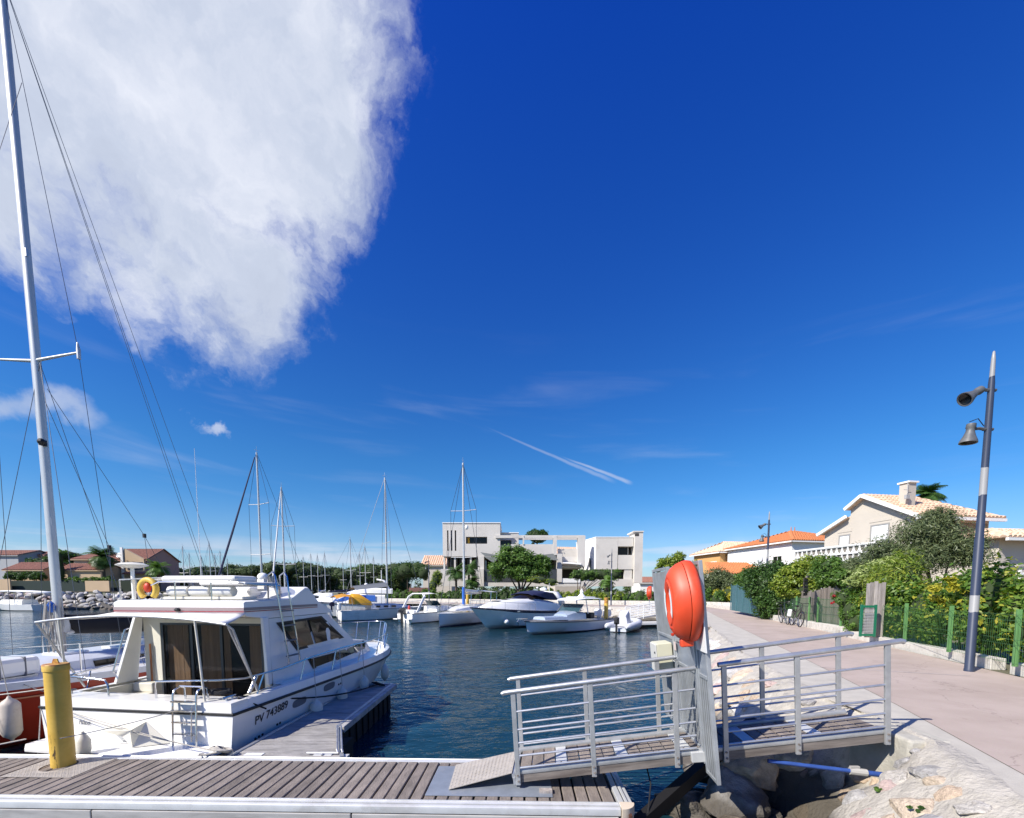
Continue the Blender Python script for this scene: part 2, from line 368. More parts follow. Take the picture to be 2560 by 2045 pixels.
# ------------------------------------------------------------------ foliage helpers
def quads(name, V, m, parent=None, **kw):
    n = len(V) // 4
    me = bpy.data.meshes.new(name); me.vertices.add(n * 4); me.vertices.foreach_set('co', V.astype(np.float32).ravel())
    me.loops.add(n * 4); me.loops.foreach_set('vertex_index', np.arange(n * 4, dtype=np.int32))
    me.polygons.add(n); me.polygons.foreach_set('loop_start', np.arange(0, n * 4, 4, dtype=np.int32)); me.polygons.foreach_set('loop_total', np.full(n, 4, np.int32))
    me.update(); me.validate()
    return obj(name, me, m, parent, **kw)
def leaf_quads(rg, P, out, l, w, droop=0.0):
    n = len(P)
    nrm = out * .75 + rg.normal(size=(n, 3)) * .55 + np.array([0, 0, .35]); nrm /= np.linalg.norm(nrm, axis=1)[:, None] + 1e-9
    a = rg.normal(size=(n, 3)); a[:, 2] -= droop; a -= nrm * (a * nrm).sum(1)[:, None]; a /= np.linalg.norm(a, axis=1)[:, None] + 1e-9
    b = np.cross(nrm, a); sz = rg.uniform(.65, 1.25, (n, 1))
    L, Wd = a * l * sz / 2, b * w * sz / 2
    return np.stack([P - L, P + Wd - L * .1, P + L, P - Wd - L * .1], 1).reshape(-1, 3)
def crown_pts(rg, blobs, n, clump=.33, per=60, shell=.5):
    P, O = [], []
    vol = np.array([(b[3] * b[4] * b[5]) ** (2 / 3) for b in blobs]); vol /= vol.sum()
    for b, f in zip(blobs, vol):
        k = max(3, int(n * f / per)); c, r = np.array(b[:3]), np.array(b[3:6])
        d = rg.normal(size=(k, 3)); d /= np.linalg.norm(d, axis=1)[:, None]
        rad = (shell + (1 - shell) * rg.random((k, 1))) * (1 - clump * .55)
        cc = d * rad
        cr = clump * rg.uniform(.6, 1.25, (k, 1))
        q = rg.normal(size=(k, per, 3)); q /= np.linalg.norm(q, axis=2)[:, :, None]; q *= rg.random((k, per, 1)) ** .45
        pts = cc[:, None, :] + q * cr[:, None, :]
        o = pts / (np.linalg.norm(pts, axis=2)[:, :, None] + 1e-6) * .5 + q * .9
        P.append((pts * r + c).reshape(-1, 3)); O.append(o.reshape(-1, 3))
    P = np.concatenate(P); O = np.concatenate(O); O /= np.linalg.norm(O, axis=1)[:, None] + 1e-9
    return P, O
def crown(name, blobs, n, l, w, m, parent, seed=1, clump=.33, per=60, shell=.5, zmin=None, **kw):
    rg = np.random.default_rng(seed)
    P, O = crown_pts(rg, blobs, n, clump, per, shell)
    if zmin is not None: k = P[:, 2] > zmin; P, O = P[k], O[k]
    return quads(name, leaf_quads(rg, P, O, l, w), m, parent, **kw)
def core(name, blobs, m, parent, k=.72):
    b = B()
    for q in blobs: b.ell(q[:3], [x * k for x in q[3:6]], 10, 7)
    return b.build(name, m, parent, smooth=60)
def limbs(base, tops, r, seed=0, fork=.45):
    g = random.Random(seed); b = B(); base = Vector(base)
    for i, t in enumerate(tops):
        t = Vector(t); p1 = base.lerp(t, fork * g.uniform(.7, 1.1)); p1.x = base.x + (p1.x - base.x) * .5; p1.y = base.y + (p1.y - base.y) * .5
        rr = r if i == 0 else r * .75
        b.tube([base, base.lerp(p1, .5) + Vector((g.uniform(-.05, .05), g.uniform(-.05, .05), 0)), p1, p1.lerp(t, .55) + Vector((g.uniform(-.1, .1), g.uniform(-.1, .1), .05)), t], [rr * 1.2, rr, rr * .75, rr * .45, rr * .15], 7)
    return b
leaf_dark = leafmat('leaf_dark', [(0, (0.020, 0.052, 0.014)), (.5, (0.052, 0.113, 0.024)), (1, (0.122, 0.209, 0.043))])
leaf_mid = leafmat('leaf_mid', [(0, (0.038, 0.086, 0.017)), (.5, (0.096, 0.192, 0.035)), (1, (0.227, 0.330, 0.061))])
leaf_lime = leafmat('leaf_lime', [(0, (0.070, 0.131, 0.017)), (.45, (0.174, 0.260, 0.031)), (.8, (0.348, 0.383, 0.052)), (1, (0.574, 0.504, 0.070))])
leaf_hedge = leafmat('leaf_hedge', tr=.45, stops=[(.1, (0.035, 0.086, 0.017)), (.45, (0.104, 0.209, 0.031)), (.68, (0.227, 0.330, 0.052)), (.82, (0.626, 0.522, 0.061)), (1, (0.720, 0.661, 0.104))])
leaf_olive = leafmat('leaf_olive', [(0, (0.052, 0.078, 0.035)), (.5, (0.113, 0.148, 0.061)), (1, (0.244, 0.260, 0.122))], tr=.2)
leaf_pale = leafmat('leaf_pale', [(0, (0.131, 0.189, 0.058)), (.5, (0.319, 0.392, 0.131)), (1, (0.580, 0.609, 0.261))])
leaf_yellow = leafmat('leaf_yellow', [(0, (0.116, 0.174, 0.022)), (.4, (0.435, 0.406, 0.043)), (1, (0.700, 0.623, 0.072))])
leaf_pine = leafmat('leaf_pine', [(0, (0.026, 0.049, 0.014)), (.5, (0.061, 0.096, 0.026)), (1, (0.123, 0.160, 0.043))], tr=.15)
corem = mat('inner_shade_core', (.03, .048, .014), .95)  # near-black green for solid crown cores, standing in for shade between leaves
def palm(name, label, base, h, r, fronds, fl, seed, group=None, m=None):
    g = random.Random(seed); t = thing(name, label, 'palm tree', base, group=group)
    b = B(); b.tube([(0, 0, -.1), (.05 * r, 0, h * .5), (0, 0, h)], [r * 1.1, r, r * .95], 9); b.build('trunk', bark, t, smooth=50)
    V = []
    for i in range(fronds):
        a = g.uniform(0, 6.283); e = g.uniform(-.55, 1.25); L = fl * g.uniform(.8, 1.1)
        p = Vector((0, 0, h)); d = Vector((math.cos(a) * math.cos(e), math.sin(a) * math.cos(e), math.sin(e))); st = 9
        for s in range(st):
            q = p + d * (L / st); d = (d + Vector((0, 0, -.17))).normalized()
            sd = d.cross(Vector((0, 0, 1))).normalized() if abs(d.z) < .98 else Vector((1, 0, 0))
            ll = L * .34 * math.sin(math.pi * (s + .9) / (st + .6)) + .04
            for sg in (-1, 1):
                for k in range(3):
                    o = p.lerp(q, k / 3); tip = o + sd * sg * ll + d * ll * .55 - Vector((0, 0, ll * .35)); wv = d * (L * .013 + .012)
                    V += [o - wv, o + wv, tip + wv * .3, tip - wv * .3]
            p = q
    quads('crown', np.array([tuple(v) for v in V]), m or leaf_mid, t)
    return t
# ------------------------------------------------------------------ setting: water, ground, quay, promenade
QZ = 1.31
def water_mat():
    m, N, b = nmat('sea_water')
    co = N.n('ShaderNodeTexCoord').outputs['Object']
    c1 = N.v('MULTIPLY', co, (.75, 1.25, 1)); w1 = N.noise(c1, 2.1, 3, .5, .5)
    c2 = N.v('MULTIPLY', co, (.8, 1.3, 1)); w2 = N.noise(c2, 7.5, 2, .5, .6)
    w3 = N.noise(co, .45, 2, .5, 0)
    gust = N.smooth(N.noise(co, .11, 3, .55, .4), .32, .68)
    h = N.m('ADD', N.m('MULTIPLY', w3, 1.1), N.m('MULTIPLY', N.m('ADD', N.m('MULTIPLY', w1, .72), N.m('MULTIPLY', w2, .16)), N.m('ADD', .5, N.m('MULTIPLY', gust, .85))))
    bn = N.n('ShaderNodeBump'); N.put(bn.inputs['Height'], h); bn.inputs['Strength'].default_value = 1; bn.inputs['Distance'].default_value = .075
    N.put(b.inputs['Normal'], bn.outputs[0])
    N.put(b.inputs['Base Color'], N.mix(N.noise(co, .25, 2), (.005, .026, .042), (.010, .040, .050)))
    b.inputs['Roughness'].default_value = .04; b.inputs['IOR'].default_value = 1.33; b.inputs['Specular IOR Level'].default_value = .5
    return m
b = B(); b.add([(-1500, -40, 0), (1500, -40, 0), (1500, 1500, 0), (-1500, 1500, 0)], [(0, 1, 2, 3)])
b.build('sea_water', water_mat(), kind='structure')
grass = mat('dry_ground', (.16, .15, .09), .95, var=.3, vs_=.3, dirt=(.07, .1, .03), ds=.15, da=.6)
Q = [(1.6, -3.5), (3.0, 1.2), (4.5, 4.4), (4.75, 6.6), (5.75, 10.4), (8.3, 17.6), (10.9, 25), (13.75, 33.2), (14.3, 35.5), (13.7, 38.6), (9.2, 42.2), (2, 45.6), (-6, 49), (-14, 52.5), (-22, 55.5)]
G1 = Q + [(-27, 60), (-30, 75), (-34, 110), (-75, 130), (-1500, 160), (-1500, 4000), (4000, 4000), (4000, -30), (1, -30)]
b = B(); b.add([(x, y, 1.28) for x, y in G1], [tuple(range(len(G1)))])
b.build('ground', grass, kind='structure')
PL = [(1.9, -3.5), (3.15, .4), (4.47, 3.67), (5.42, 6.0), (7.04, 10.5), (9.5, 17.6), (12.1, 25), (15.2, 33.6), (16.4, 37.0), (15.6, 40.2), (10, 44.0), (2.8, 47.3), (-5.2, 50.8), (-13, 54.4), (-21, 57.5)]
PR = [(5.0, -3.5), (6.9, .4), (8.5, 5.2), (9.4, 7.9), (10.4, 11.2), (12.6, 17.8), (16.2, 25), (19.4, 33.6), (20.8, 38.6), (18.8, 43.8), (12, 47.8), (4.4, 51.2), (-3.6, 54.8), (-11.4, 58.2), (-19.6, 61.4)]
def strip(name, a, c, z, m, **kw):
    b = B()
    b.loft([[(p[0] + (q[0] - p[0]) * k / 4, p[1] + (q[1] - p[1]) * k / 4, z) for k in range(5)] for p, q in zip(a, c)])
    return b.build(name, m, kind='structure', **kw)
def asphalt():
    m, N, b = nmat('pink_asphalt')
    co = N.n('ShaderNodeTexCoord').outputs['Object']
    c = N.mix(N.smooth(N.noise(co, .8, 5, .6), .3, .7), (.375, .30, .25), (.45, .365, .312))
    c = N.mix(N.m('MULTIPLY', N.smooth(N.noise(co, 2.6, 6, .7, .8), .56, .74), .35), c, (.22, .15, .13))
    c = N.mix(.14, c, N.noise(co, 90, 2, .6, 0, out=1), 'OVERLAY')
    vor = N.n('ShaderNodeTexVoronoi', feature='DISTANCE_TO_EDGE'); N.put(vor.inputs['Vector'], N.v('ADD', co, N.v('MULTIPLY', N.noise(co, 1.5, 4, .6, 0, out=1), (.8, .8, .8)))); vor.inputs['Scale'].default_value = .16
    c = N.mix(N.m('MULTIPLY', N.m('SUBTRACT', 1, N.smooth(vor.outputs['Distance'], .0006, .002)), .3), c, (.13, .1, .09))
    N.put(b.inputs['Base Color'], c); b.inputs['Roughness'].default_value = .9
    bn = N.n('ShaderNodeBump'); N.put(bn.inputs['Height'], N.noise(co, 120, 3, .7)); bn.inputs['Strength'].default_value = .35; bn.inputs['Distance'].default_value = .01
    N.put(b.inputs['Normal'], bn.outputs[0])
    return m
strip('promenade_path', PL, PR, QZ, asphalt())
QI = Q
strip('quay_coping', QI, [(x, y) for x, y in PL], QZ - .005, concrete)
j = B(); p0, p1 = gz(2052, 1668, QZ), gz(2425, 1690, QZ); d = (p1 - p0).normalized(); s_ = Vector((-d.y, d.x, 0)) * .03
j.add([p0 - s_, p1 - s_, p1 + s_, p0 + s_], [(0, 1, 2, 3)]); o = j.build('path_joint', mat('pale_joint', (.44, .38, .345), .9, var=.15, vs_=9), kind='structure'); o.location.z = .004
# --- riprap: sloping mortar bed with stones
def interp(poly, s):
    acc = 0
    for a, c in zip(poly, poly[1:]):
        L = math.dist(a, c)
        if s <= acc + L or c is poly[-1]:
            k = (s - acc) / L; t = Vector((c[0] - a[0], c[1] - a[1])).normalized()
            return Vector(a).lerp(Vector(c), k), t
        acc += L
def noise3(p, k=1.0):
    from mathutils import noise as nz
    return nz.noise(Vector(p) * k)
def carve(x, y, z):          # the hollow under the landing end of the gangway
    k = min(1, max(0, (4.42 - x) / .15)) * min(1, max(0, (y - 4.42) / .22)) * min(1, max(0, (6.1 - y) / .5)) * min(1, max(0, (x - 2.3) / .5))
    return z - .5 * k * (1 if z > .3 else .3)
def bed(poly, s0, s1, ds, prof, name, m, amp=.08):
    rows = []
    n = int((s1 - s0) / ds)
    for i in range(n + 1):
        p, t = interp(poly, s0 + (s1 - s0) * i / n); nr = Vector((-t.y, t.x))
        row = []
        for off, z in prof:
            q = p + nr * off; a = amp if off > .05 else 0
            if off < 0 and z > 1.2: q = p + nr * (off + .22 * noise3((p.x, p.y, 3), 1.3) + .07 * noise3((p.x, p.y, 8), 6)); z = QZ - .02
            elif off < .01 and z > 1.2: q = p + nr * (off + .16 * noise3((p.x, p.y, 3), 1.3)); z = QZ + .012
            row.append((q.x + a * noise3((q.x, q.y, 5 + z), 1.7), q.y + a * noise3((q.x, q.y, 9 + z), 1.7), z + a * (1.2 * noise3((q.x, q.y, z), 1.5) + .5 * noise3((q.x, q.y, z), 5.5) + .25 * noise3((q.x, q.y, z), 13))))
        rows.append([(x, y, carve(x, y, z)) for x, y, z in row])
    return B().loft(rows).build(name, m, smooth=60, kind='structure')
prof = [(-.14, QZ + .004), (0, QZ + .006), (.12, 1.28), (.3, 1.17), (.55, .98), (.8, .78), (1.05, .52), (1.3, .25), (1.55, -.05), (1.8, -.35), (2.4, -.6)]
prof_f = [(a + (c - a) * k / 3, za + (zc - za) * k / 3) for (a, za), (c, zc) in zip(prof, prof[1:]) for k in range(3)] + prof[-1:]
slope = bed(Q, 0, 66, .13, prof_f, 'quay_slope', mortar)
def rock_mesh(seed, flat=.6, sub_=2):
    g = random.Random(seed); bm = bmesh.new(); bmesh.ops.create_icosphere(bm, subdivisions=sub_, radius=1)
    o = Vector((g.uniform(0, 50), g.uniform(0, 50), g.uniform(0, 50)))
    pl = [Vector((g.gauss(0, 1), g.gauss(0, 1), g.gauss(0, 1))).normalized() for _ in range(9)]
    for v in bm.verts:
        for p in pl:
            d = v.co.dot(p)
            if d > .62: v.co -= p * (d - .62) * .85
        v.co *= 1 + .22 * noise3(v.co * 1.2 + o) + .12 * noise3(v.co * 3.1 + o) + (.06 * noise3(v.co * 8 + o) if sub_ > 2 else 0)
        v.co.z *= flat
    me = bpy.data.meshes.new('stone'); bm.to_mesh(me); bm.free()
    me.polygons.foreach_set('use_smooth', [True] * len(me.polygons)); me.set_sharp_from_angle(angle=R(28))
    return me
stone_cols = [(.56, .52, .46), (.50, .48, .46), (.60, .46, .33), (.58, .44, .39), (.64, .60, .54), (.64, .52, .39), (.46, .44, .41)]
stone_m = [mat('stone_%d' % i, tuple(x * .88 for x in c), .9, tide_shade=.45, var=.25, vs_=3.2, bump=.8, bs=9, bd=.035, rv=.12, dirt=(.28, .23, .17), ds=2.6, da=.45) for i, c in enumerate(stone_cols)]
rocks = []; rocks_near = []
for i in range(14):
    me = rock_mesh(i, .55 + .25 * (i % 3) / 2); me.materials.append(stone_m[i % 7]); rocks.append(me)
for i in range(14):
    me = rock_mesh(30 + i, .6 + .2 * (i % 3) / 2, 4); me.materials.append(stone_m[i % 7]); rocks_near.append(me)
g = random.Random(3); far_b = B(); n_near = 0
s = 1.2
def slope_z(off):
    for (a, za), (c, zc) in zip(prof, prof[1:]):
        if a <= off <= c: return za + (zc - za) * (off - a) / (c - a)
    return prof[-1][1]
def put_stone(s, off, r, near):
    global n_near
    p, t = interp(Q, s); nr = Vector((-t.y, t.x)); q = p + nr * off
    z = carve(q.x, q.y, slope_z(off)) - r * g.uniform(.1, .24)
    tilt = Matrix.Rotation(R(-40 if off > .3 else -14), 3, Vector((t.x, t.y, 0)))
    rot = Euler((g.uniform(-.2, .2), g.uniform(-.2, .2), g.uniform(0, 6.28)))
    sc_ = Vector((r * g.uniform(.95, 1.3), r * g.uniform(.8, 1.05), r * g.uniform(.55, .78)))
    Mx = Matrix.Translation((q.x, q.y, z)) @ (tilt @ rot.to_matrix()).to_4x4() @ Matrix.Diagonal((*sc_, 1))
    if near and n_near < 298:
        n_near += 1
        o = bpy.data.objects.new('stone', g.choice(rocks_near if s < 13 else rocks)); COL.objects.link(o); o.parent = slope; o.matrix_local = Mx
    else:
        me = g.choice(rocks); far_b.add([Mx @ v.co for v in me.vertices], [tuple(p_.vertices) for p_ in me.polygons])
for (sa, sb, cell, near) in ((5.2, 13, .29, True), (13, 31, .56, True), (31, 62, .62, False)):
    ns = int((sb - sa) / cell); no = int(1.75 / cell)
    for i in range(ns):
        for k in range(no):
            if g.random() < .07: continue
            s = sa + (i + .5 * (k % 2) + g.uniform(.1, .9)) * cell; off = .12 + (k + g.uniform(.15, .85)) * 1.7 / no
            put_stone(s, off, cell * g.choice((.45, .55, .66, .8)) * (.75 if off < .35 else 1), near)
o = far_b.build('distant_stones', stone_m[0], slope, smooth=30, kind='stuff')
for (x, y, z, r) in ((2.75, 5.2, .30, .42), (3.15, 5.65, .52, .40), (2.55, 4.75, .12, .36), (2.3, 5.5, .05, .4), (2.95, 6.1, .4, .42), (2.2, 4.45, -.02, .34), (3.6, 5.5, .72, .28)):
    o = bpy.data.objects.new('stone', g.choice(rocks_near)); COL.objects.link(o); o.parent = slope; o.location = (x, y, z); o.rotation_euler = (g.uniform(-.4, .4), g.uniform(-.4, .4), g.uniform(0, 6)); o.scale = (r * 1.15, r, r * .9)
# --- weeds in the joints
for i, (px_, py_, z) in enumerate([(2197, 1975, 1.02), (2290, 2024, 1.16)]):
    bpy.context.view_layer.update(); hit = sc.ray_cast(bpy.context.evaluated_depsgraph_get(), Vector((0, 0, CZ)), ray(px_, py_).normalized())
    p = hit[1] if hit[0] else gz(px_, py_, z)
    crown('weed', [(0, 0, .02, .075, .055, .035)], 150, .035, .014, leaf_mid if i == 0 else leaf_dark, None, seed=40 + i, loc=p, label='small green weed growing between foreground stones' if i == 0 else 'dry dark weed rooted at the bottom edge of the stones', cat='weed')
# --- the far embankment on the other side of the channel
EB = [(-140, 78), (-100, 71), (-85, 68.5), (-57, 68), (-50, 70), (-47, 90), (-52, 112), (-75, 129)]
ez = 2.72
b = B(); P2 = EB + [(-1500, 159), (-1500, 90)]
b.add([(x, y, ez) for x, y in P2], [tuple(range(len(P2)))]); b.build('embankment_ground', grass, kind='structure')
pave = mat('sandy_paving', (.42, .36, .29), .9, var=.1, vs_=.6)
strip('embankment_path', [(x, y + .5) for x, y in EB[:5]], [(x + (1 if x > -52 else 0), y + 4.5) for x, y in EB[:5]], ez + .02, pave)
eprof = [(0, ez - .01), (-.2, ez - .1), (-1.0, 1.9), (-1.9, .9), (-2.7, 0), (-3.2, -.5)]
eb = bed(EB[:6], 0, 100, 1.2, eprof, 'embankment_slope', mat('embankment_rubble', (.085, .078, .07), .95, var=.3, vs_=2), .12)
n = 0; taken = []; far_b = B()
for k in range(6000):
    s = g.uniform(40, 96); off = g.uniform(.15, 2.8); r = g.choice((.42, .55, .7, .85))
    if any(abs(s - a) < 2 and math.hypot(s - a, (off - o_) * 1.35) < (r + q) * .70 for a, o_, q in taken): continue
    taken.append((s, off, r)); p, t = interp(EB, s); nr = Vector((-t.y, t.x)); q = p - nr * off
    z = ez - .1 - off * .98
    sc_ = Vector((r * g.uniform(.9, 1.4), r * g.uniform(.8, 1.1), r * g.uniform(.9, 1.25)))
    Mx = Matrix.Translation((q.x, q.y, z)) @ Euler((g.uniform(-.6, .6), g.uniform(-.6, .6), g.uniform(0, 6.28))).to_matrix().to_4x4() @ Matrix.Diagonal((*sc_, 1))
    me = g.choice([rocks[1], rocks[0], rocks[4], rocks[6], rocks[3], rocks[8]])
    if p.x > -92 and n < 295:
        n += 1; o = bpy.data.objects.new('stone', me); COL.objects.link(o); o.parent = eb; o.matrix_local = Mx
    else: far_b.add([Mx @ v.co for v in me.vertices], [tuple(p_.vertices) for p_ in me.polygons])
far_b.build('distant_stones', stone_m[6], eb, smooth=30, kind='stuff')
# --- kerbs along the promenade
def wall_run(name, pts, h, w, m, label, z0=QZ - .03, cat='kerb', seg=1.2, **kw):
    rows = []
    P = [Vector(p) for p in pts]; total = sum((q - p).length for p, q in zip(P, P[1:])); nn = max(2, int(total / seg)); gg = random.Random(len(pts))
    for i in range(nn + 1):
        p, t = interp([tuple(x) for x in P], total * i / nn * .9999); nr = Vector((t.y, -t.x)) * (w / 2); dh = gg.uniform(-.012, .012)
        rows.append([(p.x - nr.x, p.y - nr.y, z0), (p.x - nr.x, p.y - nr.y, z0 + h + dh), (p.x + nr.x, p.y + nr.y, z0 + h + dh), (p.x + nr.x, p.y + nr.y, z0)])
    return B().loft(rows, True, True, True).build(name, m, label=label, cat=cat, bevel=.012, **kw)
KA = [(11.75, 15.2), (9.95, 8.75)]; KA2 = [(9.83, 8.3), (9.3, 6.6), (7.5, .8)]
wall_run('low_kerb', KA, .24, .26, kerbm, 'stained pale kerb under the green mesh fence, from gate to lamp post')
wall_run('low_kerb', KA2, .24, .26, kerbm, 'stained pale kerb under the hedge, right of the near lamp post')
wall_run('low_kerb', [tuple(gz(*q, QZ).xy) for q in ((2115, 1586), (2038, 1571), (1995, 1562), (1950, 1553), (1915, 1545), (1880, 1537), (1838, 1526), (1770, 1517))], .3, .3, kerbm, 'pale kerb running behind the two bicycles to the far bend')
wall_run('low_wall', [(20.6, 40.2), (19.0, 44.3), (12.2, 48.3), (4.6, 51.7), (-3.4, 55.3), (-11.2, 58.7), (-22, 63)], .5, .3, kerbm, 'low pale wall at the foot of the hedge across the basin', cat='wall')
# ------------------------------------------------------------------ walkway pontoon (local x to the right along the front edge, y away)
PZ = .55
pon = thing('walkway_pontoon', 'timber decked walkway pontoon with aluminium edges across the bottom of the view', 'pontoon', (1.163, 4.665, 0), R(-1.5))
PW = 1.06
def plank_mesh(L, w, t, along='y', ch=.008):
    h = w / 2
    sec = [(-h, -t), (h, -t), (h, -ch), (h - ch, 0), (-h + ch, 0), (-h, -ch)]
    b = B()
    if along == 'y': b.prism([(x, 0, z) for x, z in sec], (0, L, 0))
    else: b.prism([(0, x, z) for x, z in sec], (L, 0, 0))
    return b.mesh('plank')
pm = plank_mesh(PW, .127, .03); pm.materials.append(wood)
g = random.Random(5)
for k in range(74):
    link('plank', pm, pon, (-.075 - .1455 * k + g.uniform(-.003, .003), 0, PZ + g.uniform(-.003, .003)), (0, g.uniform(-.01, .01), g.uniform(-.003, .003)))
b = B(); b.b2((-10.9, .12, .04), (0, .94, .4)); b.b2((-10.9, .02, .4), (0, .1, .515)); b.b2((-10.9, .96, .4), (0, 1.04, .515)); b.b2((-10.9, .48, .4), (0, .56, .515))
b.build('float', mat('float_shell', (.03, .03, .032), .8), pon)
ext = lambda sec, x0=-11, x1=.02: B().prism([(x0, y, z) for y, z in sec], (x1 - x0, 0, 0))
ext([(-.005, .50), (-.005, PZ + .006), (-.028, PZ + .012), (-.03, PZ + .002), (-.06, PZ + .002), (-.062, PZ + .012), (-.085, PZ + .006), (-.085, .50)]).build('edge_profile', alup, pon)
ext([(-.088, .46), (-.088, .535), (-.10, .55), (-.125, .553), (-.145, .54), (-.15, .515), (-.15, .47)]).build('rub_profile', alup, pon, smooth=40)
for k in range(4):
    x1 = .0 - k * 2.94
    B().b2((x1 - 2.925, -.155, .27), (x1, -.1, .455)).build('fender_board', fenderwood, pon, bevel=.008)
ext([(PW + .004, .49), (PW + .004, PZ + .004), (PW + .03, PZ + .01), (PW + .034, PZ), (PW + .1, PZ), (PW + .11, PZ + .012), (PW + .13, PZ), (PW + .13, .40)]).build('edge_profile', alup, pon)
b = B(); b.b2((.022, -.09, .45), (.085, PW + .13, PZ + .008)); b.b2((.1, -.09, .45), (.135, PW + .13, PZ + .002)); b.b2((.145, -.06, .43), (.19, PW + .13, PZ - .02))
b.build('end_profile', alup, pon, bevel=.006)
b = B(); b.b2((-.0, -.06, .1), (.17, PW + .1, .42)); b.build('end_board', fenderwood, pon)
rows = []
for i in range(9):
    a = math.pi / 2 * i / 8; z_ = .56 - .06 * (1 - math.cos(a)) * 0
    rows.append([(.03 + .16 * math.sin(a), -.02 - .16 * math.cos(a), z) for z in (.26, .5, .545, .56)] + [(.03 + .09 * math.sin(a), -.02 - .08 * math.cos(a), .566), (.03, -.02, .566)])
bp = B().loft(rows, True, True).build('corner_bumper', mat('cream_plastic', (.66, .55, .42), .45, var=.05), pon, smooth=45)
B().b2((.105, -.19, .36), (.135, -.11, .50)).build('slot', mat('rust_slot', (.08, .03, .015), .9), bp)
# plates on the deck
b = B(); b.b2((-2.17, .09, PZ + .004), (-.7, .92, PZ + .009)); b.build('wear_plate', zincplate, pon)
b = B(); b.b2((-.85, .17, PZ + .0095), (-.7, .26, PZ + .035)); b.build('wood_offcut', greywood, pon)
x0, x1, y0, y1, cx, cy, rr = -7.66, -6.74, .44, 1.07, -7.28, .80, .19
ring = [(cx + rr * math.cos(2 * math.pi * k / 24), cy + rr * math.sin(2 * math.pi * k / 24)) for k in range(24)]
def edge_hit(px_, py_):
    dx, dy = px_ - cx, py_ - cy; t = min(((x1 - cx) / dx if dx > 0 else (x0 - cx) / dx) if abs(dx) > 1e-6 else 9, ((y1 - cy) / dy if dy > 0 else (y0 - cy) / dy) if abs(dy) > 1e-6 else 9)
    return cx + dx * t, cy + dy * t
b = B(); n = 24
vs_ = [(x, y, PZ + .008) for x, y in ring] + [(*edge_hit(x, y), PZ + .008) for x, y in ring]
b.add(vs_, [(k, (k + 1) % n, n + (k + 1) % n, n + k) for k in range(n)])
for (px_, py_) in ((x0, y0), (x1, y0), (x1, y1), (x0, y1)):     # corners
    ks = sorted(range(n), key=lambda k: math.dist(vs_[n + k][:2], (px_, py_)))[:2]
    b.add([vs_[n + ks[0]], (px_, py_, PZ + .008), vs_[n + ks[1]]], [(0, 1, 2)])
pc = b.build('collar_plate', checker, pon)
studs = B()
for i in range(22):
    for k in range(15):
        px_, py_ = x0 + .03 + i * .041, y0 + .03 + k * .041
        if math.hypot(px_ - cx, py_ - cy) < rr + .03 or py_ > y1 - .02: continue
        a = .8 if (i + k) % 2 else -.8
        studs.box((px_, py_, PZ + .010), (.026, .009, .004), Matrix.Rotation(a, 3, 'Z'))
studs.build('tread_studs', checker, pc, kind='stuff')
# ------------------------------------------------------------------ yellow pile
def yellow_mat():
    m, N, b = nmat('scraped_yellow_paint')
    co = N.n('ShaderNodeTexCoord').outputs['Object']
    s = N.v('MULTIPLY', co, (9, 9, 1.6))
    c = N.mix(N.smooth(N.noise(co, 3, 4), .3, .7), (.60, .37, .05), (.70, .455, .085))
    c = N.mix(N.m('MULTIPLY', N.smooth(N.noise(co, 30, 3), .45, .75), .2), c, (.5, .28, .05))
    scr = N.noise(s, 1.3, 7, .7, .3)
    sp = N.n('ShaderNodeSeparateXYZ'); N.put(sp.inputs[0], co)
    lowz = N.m('SUBTRACT', 1, N.smooth(sp.outputs[2], .75, 1.2))
    c = N.mix(N.m('MULTIPLY', N.smooth(scr, .575, .60), lowz), c, (.055, .03, .015))
    top = N.m('MULTIPLY', N.smooth(sp.outputs[2], 1.90, 1.935), N.smooth(N.noise(co, 14, 4), .35, .6))
    c = N.mix(top, c, (.36, .13, .04))
    N.put(b.inputs['Base Color'], c); b.inputs['Roughness'].default_value = .5
    return m
ym = yellow_mat()
pile = thing('mooring_pile', 'thick scraped yellow steel pile standing through the walkway pontoon', 'mooring pile', (-6.09, 5.71, 0))
B().lathe([(.125, -1), (.125, 1.84), (.135, 1.845), (.135, 1.925), (.128, 1.935), (0, 1.94)], n=28).build('shaft', ym, pile, smooth=40)
b = B(); b.prism([(-.05, -.008, 1.93), (.05, -.008, 1.93), (.025, -.008, 2.0), (-.025, -.008, 2.0)], (0, .016, 0)); b.build('eye_lug', ym, pile)
# far piles
for (x, y, D, h, lb) in [(1515, 1550, 33.5, 2.35, 'slim yellow pile beside the grey inflatable boat across the basin'), (1169, 1500, 46.5, 2.1, 'small yellow bollard on the far quay between the moored boats')]:
    p = at(x, y, D); t = thing('mooring_pile', lb, 'mooring pile', (p.x, D, 0 if D < 40 else .9))
    B().lathe([(.16, -.6), (.16, h - .08), (.17, h - .08), (.17, h), (0, h + .01)], n=12).build('shaft', ym, t, smooth=40)
